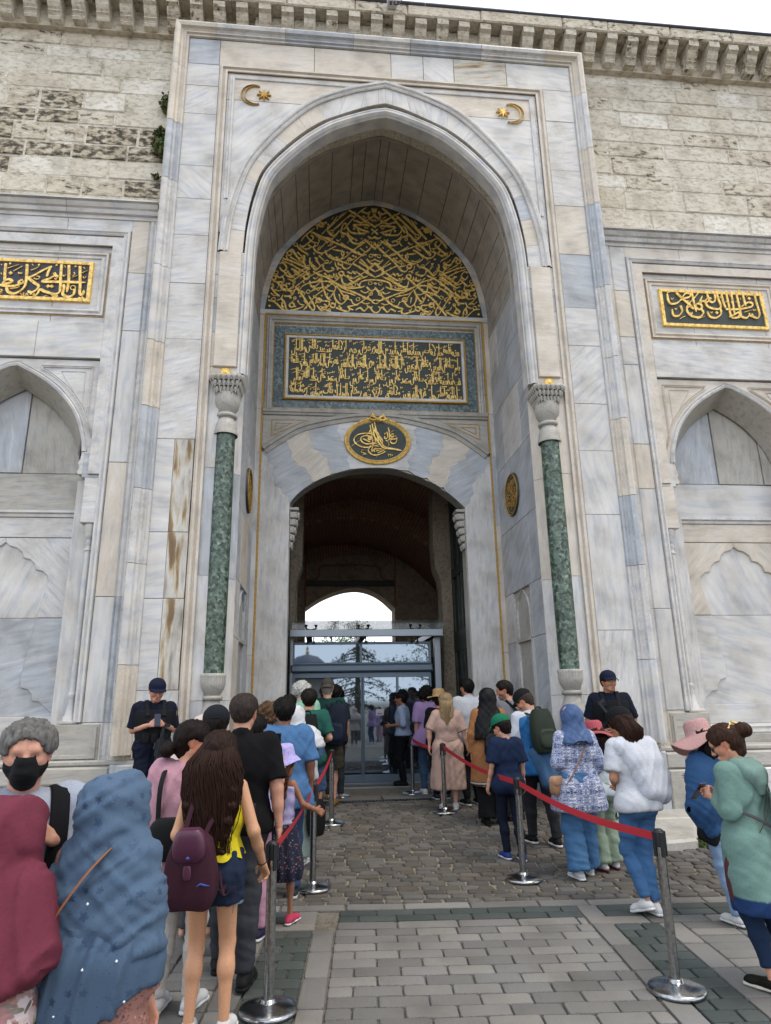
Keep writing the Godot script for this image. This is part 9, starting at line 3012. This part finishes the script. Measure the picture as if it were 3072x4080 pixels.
	jb.append(bone(f.t(0.26, 1.15, 0.05), f.t(0.23, 0.95, -0.04), 0.083, 0.055, 0.04))
	var jm := sdf(jb, 0.013, [[f.t(0, 0.93, 0), (Vector3(-0.25, -1, 0.0)).normalized()]])
	crease(jm, 0.009, Vector3(7, 1.0, 1.5), Basis(Vector3(0, 0, 1), 0.4))
	crease(jm, 0.005, Vector3(11, 1.6, 2), Basis(Vector3(0, 0, 1), -0.5))
	put("jacket", jm, cloth(C("d6dae4"), 0.7), f.node)
	# pink sun hat, denim jacket
	f = figure({"label": "woman in pink straw sun hat with denim jacket over her shoulders and pale jeans", "p": [2.235, 4.15], "H": 1.5, "g": "f", "w": 1.04, "yaw": 10, "lean": 5, "skin": C("b98668"), "cell": 0.013, "haircell": 0.011, "la": "belly", "ra": "phone", "head": [16, 10], "feet": [-0.06, 0.16, 0.1, 0.12, 0.0, 0.0]})
	build_body(f)
	wear_top(f, "tee", C("cfa9ae"), {"hem": 0.92})
	wear_legs(f, C("8aa8cc"), {"loose": 0.012, "fold": 0.008})
	wear_shoes(f, C("dcdcda"), C("ececea"))
	wear_hair(f, "long", C("140f0e"), {"length": 0.14, "width": 0.06, "locks": 30, "wave": 0.012})
	wear_hat(f, P([0.235, -0.03, 0.238, -0.022, 0.2, 0.0, 0.15, 0.03, 0.106, 0.05, 0.103, 0.08, 0.098, 0.14, 0.078, 0.165, 0.0, 0.172]), straw(C("c79a96")), {"name": "sun_hat", "band": C("a87874"), "bandy": 0.055, "wave": 0.03, "tip": -0.1})
	var db := [bone(f.t(-0.13, 1.42, 0.03), f.t(0.13, 1.42, 0.03), 0.09, -1, 0.06), bone(f.t(-0.16, 1.28, 0.06), f.t(0.15, 1.28, 0.06), 0.115, -1, 0.08), bone(f.t(-0.19, 1.13, 0.07), f.t(0.16, 1.13, 0.07), 0.12, -1, 0.08), bone(f.t(-0.21, 1.0, 0.07), f.t(0.1, 1.02, 0.09), 0.115, -1, 0.08), bone(f.t(-0.24, 0.98, 0.06), f.t(-0.14, 0.72, 0.1), 0.09, 0.06, 0.06)]
	var dmj := sdf(db, 0.013, [[f.t(0.1, 1.0, 0), (Vector3(0.75, -1, 0.0)).normalized()]])
	crease(dmj, 0.014, Vector3(6, 0.9, 1.5), Basis(Vector3(0, 0, 1), 0.5))
	crease(dmj, 0.007, Vector3(11, 1.6, 2), Basis(Vector3(0, 0, 1), -0.8))
	put("denim_jacket", dmj, cloth(C("2c5484"), 0.9), f.node)
	base = f.t(-0.12, 0.6, 0.1)
	cb = bag("shoulder_bag", "round black bag hanging below the denim jacket", "bag", f, base)
	bput("pouch", pouch(0.24, 0.26, 0.1, f.T * Transform3D(Basis(Vector3(0, 0, 1), -0.5), Vector3(-0.2, 0.6, 0.05)), 0.75, 2.4), cloth(C("121214"), 0.8), cb, base)
	bput("strap", strap([f.t(-0.16, 0.84, 0.06), f.t(-0.12, 1.05, 0.1), f.t(-0.1, 1.2, 0.12)], 0.03, Vector3(1, 0, 0)), cloth(C("121214"), 0.8), cb, base)
	# green cardigan at the right edge
	f = figure({"label": "woman in long sage green hooded top with gold hair clip at the right edge", "p": [1.79, 5.3], "H": 1.6, "g": "f", "w": 1.1, "yaw": 26, "lean": 4, "skin": C("c48f76"), "cell": 0.013, "hcell": 0.007, "haircell": 0.008, "fcell": 0.006, "face": true, "la": "phone", "ra": "phone", "head": [24, 24], "feet": [-0.1, 0.06, 0.1, 0.1], "curl": [0.7, 0.7]})
	build_body(f)
	wear_top(f, "long", Color.WHITE, {"mat": cloth(Color.WHITE, 0.93), "loose": 0.032, "hem": 0.5, "flare": 0.03, "pleats": 5, "drop": 0.01, "name": "hooded_top", "sleeve": 1.6, "fold": 0.012, "paint": func(p: Vector3, g: Fig) -> Color:
		return Color.html("27406e").srgb_to_linear() if p.y / g.s < 0.6 and absf(p.x) < 0.3 else Color.html("78988f").srgb_to_linear()})
	var hd := sdf([bone(f.t(-0.08, 1.46, 0.05), f.t(0.08, 1.46, 0.05), 0.055, -1, 0.04), bone(f.t(-0.06, 1.4, 0.13), f.t(0.06, 1.4, 0.13), 0.055, -1, 0.05), bone(f.t(0, 1.33, 0.15), f.t(0, 1.28, 0.15), 0.05, 0.03, 0.05)], 0.012)
	crease(hd, 0.008, Vector3(6, 3, 6))
	put("hood", hd, cloth(C("78988f"), 0.93), f.node)
	wear_legs(f, C("1f3352"), {"loose": 0.012, "length": 0.92})
	wear_shoes(f, C("17130f"), C("d9d2c4"), {"low": true})
	wear_hair(f, "bun", C("3a261c"), {"by": 0.05, "br": 0.05, "rough": 0.005})
	var gc := MB.new()
	for i in 8:
		var a := i * 0.45
		gc.lathe([Vector2(0, -0.011), Vector2(0.009, -0.007), Vector2(0.011, 0), Vector2(0.009, 0.007), Vector2(0, 0.011)], f.h(-0.06 + 0.016 * i, 0.112 - 0.006 * absf(i - 4.0), 0.075 + 0.012 * sin(a)), 8)
	gc.tube([f.h(0.03, 0.12, 0.1), f.h(0.06, 0.1, 0.12), f.h(0.05, 0.06, 0.15)], [0.01, 0.012, 0.006], 6)
	put("hair_clip", gc, M.gold, f.node)
	glasses(f, C("2a2020"))
	var er := MB.new()
	er.tube([f.h(-0.077, -0.025, 0.0), f.h(-0.08, -0.04, 0.006), f.h(-0.078, -0.048, 0.0), f.h(-0.077, -0.036, -0.006)], 0.003, 6)
	put("earring", er, M.gold, f.node)
	base = f.t(0.2, 0.95, 0.15)
	cb = bag("shoulder_bag", "dark grey leather bag on a chain strap behind the sage green top", "bag", f, base)
	bput("pouch", pouch(0.3, 0.42, 0.15, f.T * Transform3D(Basis(Vector3.UP, 0.3), Vector3(0.13, 0.92, 0.24)), 0.85), mat(C("33343a"), 0.45), cb, base)
	bput("strap", strap([f.t(0.02, 1.32, 0.2), f.t(-0.09, 1.48, 0.07), f.t(-0.115, 1.46, -0.03), f.t(-0.13, 1.3, -0.12)], 0.034, Vector3(1, 0, 0)), mat(C("2b2628"), 0.5), cb, base)
	bput("lower_strap", strap([f.t(0.05, 0.98, 0.22), f.t(-0.1, 1.08, 0.19), f.t(-0.2, 1.16, 0.08)], 0.022, Vector3(0.3, 1, 0)), mat(C("2b2628"), 0.5), cb, base)
	bput("chain_strap", strap([f.t(0.02, 1.3, 0.2), f.t(-0.06, 1.12, 0.19), f.t(-0.16, 0.95, 0.12), f.t(-0.2, 0.72, 0.0)], 0.014), mat(C("4a3326"), 0.5), cb, base)
	base = f.t(-0.24, 0.55, -0.02)
	cb = bag("handbag", "narrow maroon bag hanging at the hip of the sage green top", "handbag", f, base)
	bput("pouch", pouch(0.06, 0.28, 0.18, f.T * Transform3D(Basis.IDENTITY, Vector3(-0.21, 0.5, -0.02)), 0.9, 4.0), mat(C("4a1f26"), 0.5), cb, base)
	phone("dark blue phone held in front of the sage green top", f, ((f.W[0] as Vector3) + f.W[1]) * 0.5 + Vector3(-0.03, 0.02, -0.1), Vector3(0, 0.8, -1).normalized(), C("28345a"))

func guards(fair: Color, tan_: Color) -> void:
	var navy := C("141a2e")
	for s: int in [-1, 1]:
		var left := s < 0
		var spec := {"label": "armed guard in dark navy uniform and cap looking at a phone by the left column" if left else "armed guard in dark navy uniform and cap leaning by the right column", "p": [-3.28, 0.62] if left else [2.9, 0.66], "H": 1.83, "w": 1.12, "yaw": 200 if left else 166, "up": 0.08 if left else 0.1, "skin": C("c58f78") if left else C("ab7a5e"), "cell": 0.014, "hcell": 0.0065, "haircell": 0.008, "fcell": 0.006, "face": true, "brow": C("2a201c"), "la": "phone" if left else [Vector3(0.1, -0.27, 0.02), Vector3(-0.04, -0.44, -0.16)], "ra": "phone" if left else [Vector3(0.1, -0.27, 0.02), Vector3(-0.06, -0.4, -0.18)], "head": [4, 15] if left else [24, -3], "curl": [0.8, 0.8]}
		var f := figure(spec)
		build_body(f)
		wear_top(f, "tee", navy, {"loose": 0.022, "sleeve": 0.95, "collar": 0.03, "hem": 0.93, "neck": true})
		wear_legs(f, navy, {"loose": 0.03, "fold": 0.012})
		wear_shoes(f, C("111111"), C("151515"))
		wear_hair(f, "buzz", C("241b16"), {"thick": 0.005, "rough": 0.002, "nape": -0.04})
		var cap := wear_cap(f, C("161d38"))
		var em := MB.new()
		em.lathe([Vector2(0.017, 0), Vector2(0.016, 0.004), Vector2(0, 0.006)], f.h(0, 0.083, -0.108), 14, 0, 0, f.Hd.basis * Basis(Vector3.RIGHT, -PI / 2))
		em.tube([f.h(0, 0.095, -0.106), f.h(0, 0.118, -0.094)], 0.005, 6)
		put("cap_emblem", em, mat(C("c98a2a"), 0.5), cap)
		var e2 := MB.new()
		e2.lathe([Vector2(0.009, 0), Vector2(0, 0.003)], f.h(0, 0.083, -0.114), 10, 0, 0, f.Hd.basis * Basis(Vector3.RIGHT, -PI / 2))
		put("emblem_centre", e2, mat(C("8a2020"), 0.5), cap)
		var vb := torso_bones(f, 0.04, 1.0)
		var vm := sdf(vb, 0.013, [[f.t(0, 1.03, 0), -f.T.basis.y], [f.t(0, 1.4, 0), f.T.basis.y]])
		put("vest", vm, cloth(C("17191c"), 0.85), f.node)
		for q in [[-0.11, 1.06, 0.09], [0.0, 1.05, 0.1], [0.11, 1.06, 0.09], [0.08, 1.22, 0.07], [-0.09, 1.24, 0.06]]:
			var pc := pouch(q[2], 0.12, 0.05, f.T * Transform3D(Basis.IDENTITY, Vector3(q[0], q[1], -0.175)), 0.95, 5.0)
			put("vest_pouch", pc, cloth(C("1b1d20"), 0.85), f.node)
		for e: int in [-1, 1]:
			put("vest_strap", strap([f.t(e * 0.095, 1.33, 0.15), f.t(e * 0.1, 1.5, 0.04), f.t(e * 0.1, 1.49, -0.06), f.t(e * 0.095, 1.33, -0.16)], 0.06, Vector3(1, 0, 0)), cloth(C("1b1d20"), 0.85), f.node)
		var fp := MB.new()
		fp.box(Vector3(-0.028, -0.02, 0), Vector3(0.028, 0.02, 0.004), 0.002)
		fp.turn(f.T * Transform3D(Basis(Vector3.UP, -PI / 2), Vector3(f.sh + 0.075, 1.36, 0.0)))
		put("flag_patch", fp, mat(C("a81e26"), 0.7), f.node)
		var fb := MB.new()
		fb.lathe([Vector2(0.04, 0.0), Vector2(0.04, 0.004), Vector2(0, 0.006)], f.t(-f.sh - 0.07, 1.35, -0.02), 18, 0, 0, Basis(Vector3(0, 0, 1), PI / 2))
		put("round_patch", fb, mat(C("b9a46a") if left else C("3a3f2e"), 0.7), f.node)
		var hol := MB.new()
		hol.box(Vector3(-0.03, -0.1, -0.05), Vector3(0.03, 0.1, 0.05), 0.01)
		hol.turn(f.T * Transform3D(Basis.IDENTITY, Vector3(0.2, 0.98, 0.0)))
		put("holster", hol, cloth(C("141517"), 0.6), f.node)
		if left:
			phone("blue phone in the hands of the left guard", f, ((f.W[0] as Vector3) + f.W[1]) * 0.5 + Vector3(0, 0.06, -0.09), Vector3(0, -0.3, 1).normalized(), C("1d2c86"))
			rifle("black carbine hanging muzzle down on the left guard", f, f.T * Transform3D(Basis(Vector3(0, 0, 1), 0.12) * Basis(Vector3.UP, PI * 0.5 + 0.4), Vector3(-0.06, 1.0, -0.24)))
		else: rifle("black carbine held across the chest of the right guard", f, f.T * Transform3D(Basis(Vector3(0, 0, 1), -0.6) * Basis(Vector3.UP, PI * 0.5), Vector3(0.02, 1.2, -0.25)))
# ------------------------------------------------------------------ the square behind the viewer, mirrored in the glass doors
func build_square() -> void:
	var pv := MB.new()
	pv.us = Vector2(0.3, 0.3)
	var rows := []
	for z in [70.0, 30.0, 13.0]: rows.append([Vector3(-30, gy(z) - 0.005, z), Vector3(30, gy(z) - 0.005, z)])
	pv.grid(rows)
	put("square_paving", pv, stone(M.granite[0].albedo_texture, hexc("cfc9bf"), 0.9), self).set_meta("kind", "structure")
	var g := Color(0.03, 0.06, 0.02)
	tree("spruce_tree", "dark spruce with low hanging boughs in the square, mirrored in the doors", Vector3(1.0, gy(19), 19), 9.0, 2.6, 1.5, true, [g, g * 1.5, Color(0.05, 0.08, 0.04)])
	tree("plane_tree", "broad leafy tree in the square, mirrored in the right door", Vector3(6.5, gy(27), 27), 9.0, 4.0, 2.4, false, [g * 1.6, Color(0.09, 0.13, 0.03)])
	tree("plane_tree", "broad leafy tree beyond the courtyard arch, left of its pair", Vector3(0.3, 0, -60), 10.1, 2.4, 3.0, false, [g * 2.0, Color(0.09, 0.14, 0.03)])
	tree("plane_tree", "broad leafy tree beyond the courtyard arch, right of its pair", Vector3(2.9, 0, -60), 10.3, 2.0, 3.0, false, [g * 2.0, Color(0.09, 0.14, 0.03)])
	var k := thing("domed_kiosk", "small domed stone kiosk with a gilded finial in the square, mirrored in the transom", "kiosk", Vector3(-1.9, gy(34), 34))
	var w := MB.new()
	w.lathe(P([2.0, 0.0, 2.0, 3.6]), Vector3.ZERO, 8)
	put("wall", w, M.marble_niche, k)
	var e := MB.new()
	e.lathe(P([2.0, 3.6, 2.9, 3.7, 2.9, 3.8, 1.9, 4.0]), Vector3.ZERO, 8)
	put("eaves", e, M.lead, k)
	var d := MB.new()
	d.lathe(P([1.6, 4.0, 1.55, 4.4, 1.3, 4.9, 0.8, 5.3, 0.0, 5.5]), Vector3.ZERO, 24)
	put("dome", d, M.lead, k)
	var fi := MB.new()
	fi.lathe(P([0.05, 5.4, 0.16, 5.6, 0.05, 5.75, 0.12, 5.9, 0.03, 6.05, 0.0, 6.4]), Vector3.ZERO, 12)
	put("finial", fi, M.gold, k)
	# people standing about in the square
	var src := {}
	for c in get_children():
		if c.has_meta("category") and c.get_meta("category") == "person": src[c.get_meta("label")] = c
	var keys := src.keys()
	var spots := [[7, 0.6, 14.5, 170, "man in black polo shirt out in the square, mirrored in the doors"], [20, 1.5, 15.5, 120, "visitor in lilac t-shirt out in the square, mirrored in the doors"], [10, 2.0, 17.0, 30, "broad visitor in blue t-shirt out in the square, mirrored in the doors"], [23, 2.4, 14.0, 200, "visitor in white polo shirt out in the square, mirrored in the doors"], [15, 0.2, 17.5, 250, "visitor in mint shirt out in the square, mirrored in the doors"], [28, 3.0, 18.0, 90, "child in green cap out in the square, mirrored in the doors"]]
	for s in spots:
		var o: Node3D = src[keys[mini(s[0], keys.size() - 1)]].duplicate()
		o.name = numbered("person")
		add_child(o)
		o.position = Vector3(s[1], gy(s[2]), s[2])
		o.rotation.y = deg_to_rad(s[3])
		tag(o, s[4], "person", "visitors in the square behind the viewer")

func tree(called: String, label: String, at: Vector3, h: float, r: float, low: float, conifer: bool, cols: Array) -> void:
	var o := thing(called, label, "tree", at)
	var rr := RandomNumberGenerator.new()
	rr.seed = hash(label)
	var t := MB.new()
	t.tube([Vector3.ZERO, Vector3(0.05, h * 0.4, 0), Vector3(0, h * 0.92, 0.05)], [0.2, 0.14, 0.03], 8)
	var lm := MB.new()
	for k in 46:
		var v := rr.randf()
		var a := rr.randf() * TAU
		var y := lerpf(low, h * 0.95, v)
		var reach := r * ((1.0 - v * 0.9) if conifer else sqrt(sin(PI * lerpf(0.18, 0.98, v)))) * rr.randf_range(0.75, 1.1)
		var p0 := Vector3(0, y if conifer else lerpf(low * 0.8, h * 0.8, v), 0)
		var p1 := Vector3(cos(a) * reach, y - (reach * 0.35 if conifer else -0.2), sin(a) * reach)
		t.tube([p0, p0.lerp(p1, 0.5) + Vector3(0, 0.12, 0), p1], [0.05, 0.03, 0.008], 5)
		for q in 95:
			var u := pow(rr.randf(), 0.6)
			var c := p0.lerp(p1, u) + Vector3(rr.randfn(0, 1), rr.randfn(0, 0.5), rr.randfn(0, 1)) * (0.16 if conifer else 0.34) * lerpf(0.6, 1.2, r / 4.0)
			var n := Vector3(rr.randfn(0, 1), rr.randfn(0, 1) + 0.6, rr.randfn(0, 1)).normalized()
			var s := n.cross(Vector3(rr.randfn(0, 1), rr.randfn(0, 1), rr.randfn(0, 1))).normalized()
			var b := n.cross(s)
			var l := rr.randf_range(0.07, 0.16) * (1.0 if conifer else 1.3)
			lm.col = (cols[rr.randi() % cols.size()] as Color) * rr.randf_range(0.7, 1.2)
			lm.face([c, c + s * l * 0.5 + b * l * 0.32, c + s * l, c + s * l * 0.5 - b * l * 0.32])
	put("trunk", t, mat(hexc("54463a"), 0.95), o)
	var m := mat(Color.WHITE, 0.6)
	m.vertex_color_use_as_albedo = true
	m.backlight_enabled = true
	m.backlight = Color(0.2, 0.28, 0.08)
	put("crown", lm, m, o).set_meta("kind", "stuff")
func _ready() -> void:
	rng.seed = 20240611
	# camera
	var cam := Camera3D.new()
	cam.name = "camera"
	cam.fov = 74.80
	cam.near = 0.05
	cam.far = 900.0
	cam.position = Vector3(-1.1743, 1.55, 10.0259)
	cam.basis = Basis(Vector3.UP, -0.10359) * Basis(Vector3.RIGHT, 0.27557) * Basis(Vector3(0, 0, 1), -0.01681)
	cam.current = true
	add_child(cam)
	# sky: bright thin overcast
	var env := Environment.new()
	env.background_mode = Environment.BG_SKY
	var sky := Sky.new()
	var ps := ProceduralSkyMaterial.new()
	ps.sky_top_color = hexc("cfdcee")
	ps.sky_horizon_color = hexc("f4f6f9")
	ps.sky_curve = 0.25
	ps.ground_horizon_color = hexc("b9b8b4")
	ps.ground_bottom_color = hexc("8f8d88")
	ps.sky_energy_multiplier = 1.0
	ps.sky_cover = noise_tex(91, 0.006, [[0.0, Color(1, 1, 1, 0.0)], [0.42, Color(1, 1, 1, 0.05)], [0.6, Color(1, 1, 1, 0.5)], [1.0, Color(1, 1, 1, 0.9)]], 512, FastNoiseLite.TYPE_SIMPLEX_SMOOTH, 40.0, 5)
	ps.sky_cover_modulate = Color(0.55, 0.55, 0.55)
	sky.sky_material = ps
	env.sky = sky
	env.background_energy_multiplier = 1.0
	env.tonemap_mode = Environment.TONE_MAPPER_LINEAR
	env.tonemap_exposure = 2.05
	env.sdfgi_enabled = true
	env.ssao_enabled = true
	env.ssil_enabled = true
	var we := WorldEnvironment.new()
	we.name = "world_environment"
	we.environment = env
	add_child(we)
	var sun := DirectionalLight3D.new()
	sun.name = "sun"
	sun.light_energy = 0.35
	sun.light_color = Color(1.0, 0.96, 0.9)
	sun.light_angular_distance = 25.0
	sun.shadow_enabled = true
	sun.basis = Basis.looking_at(Vector3(-0.35, -1.0, -0.25).normalized(), Vector3.UP)
	add_child(sun)
	make_materials()
	build_gate()
	build_ground()
	build_barriers()
	build_people()
	build_square()
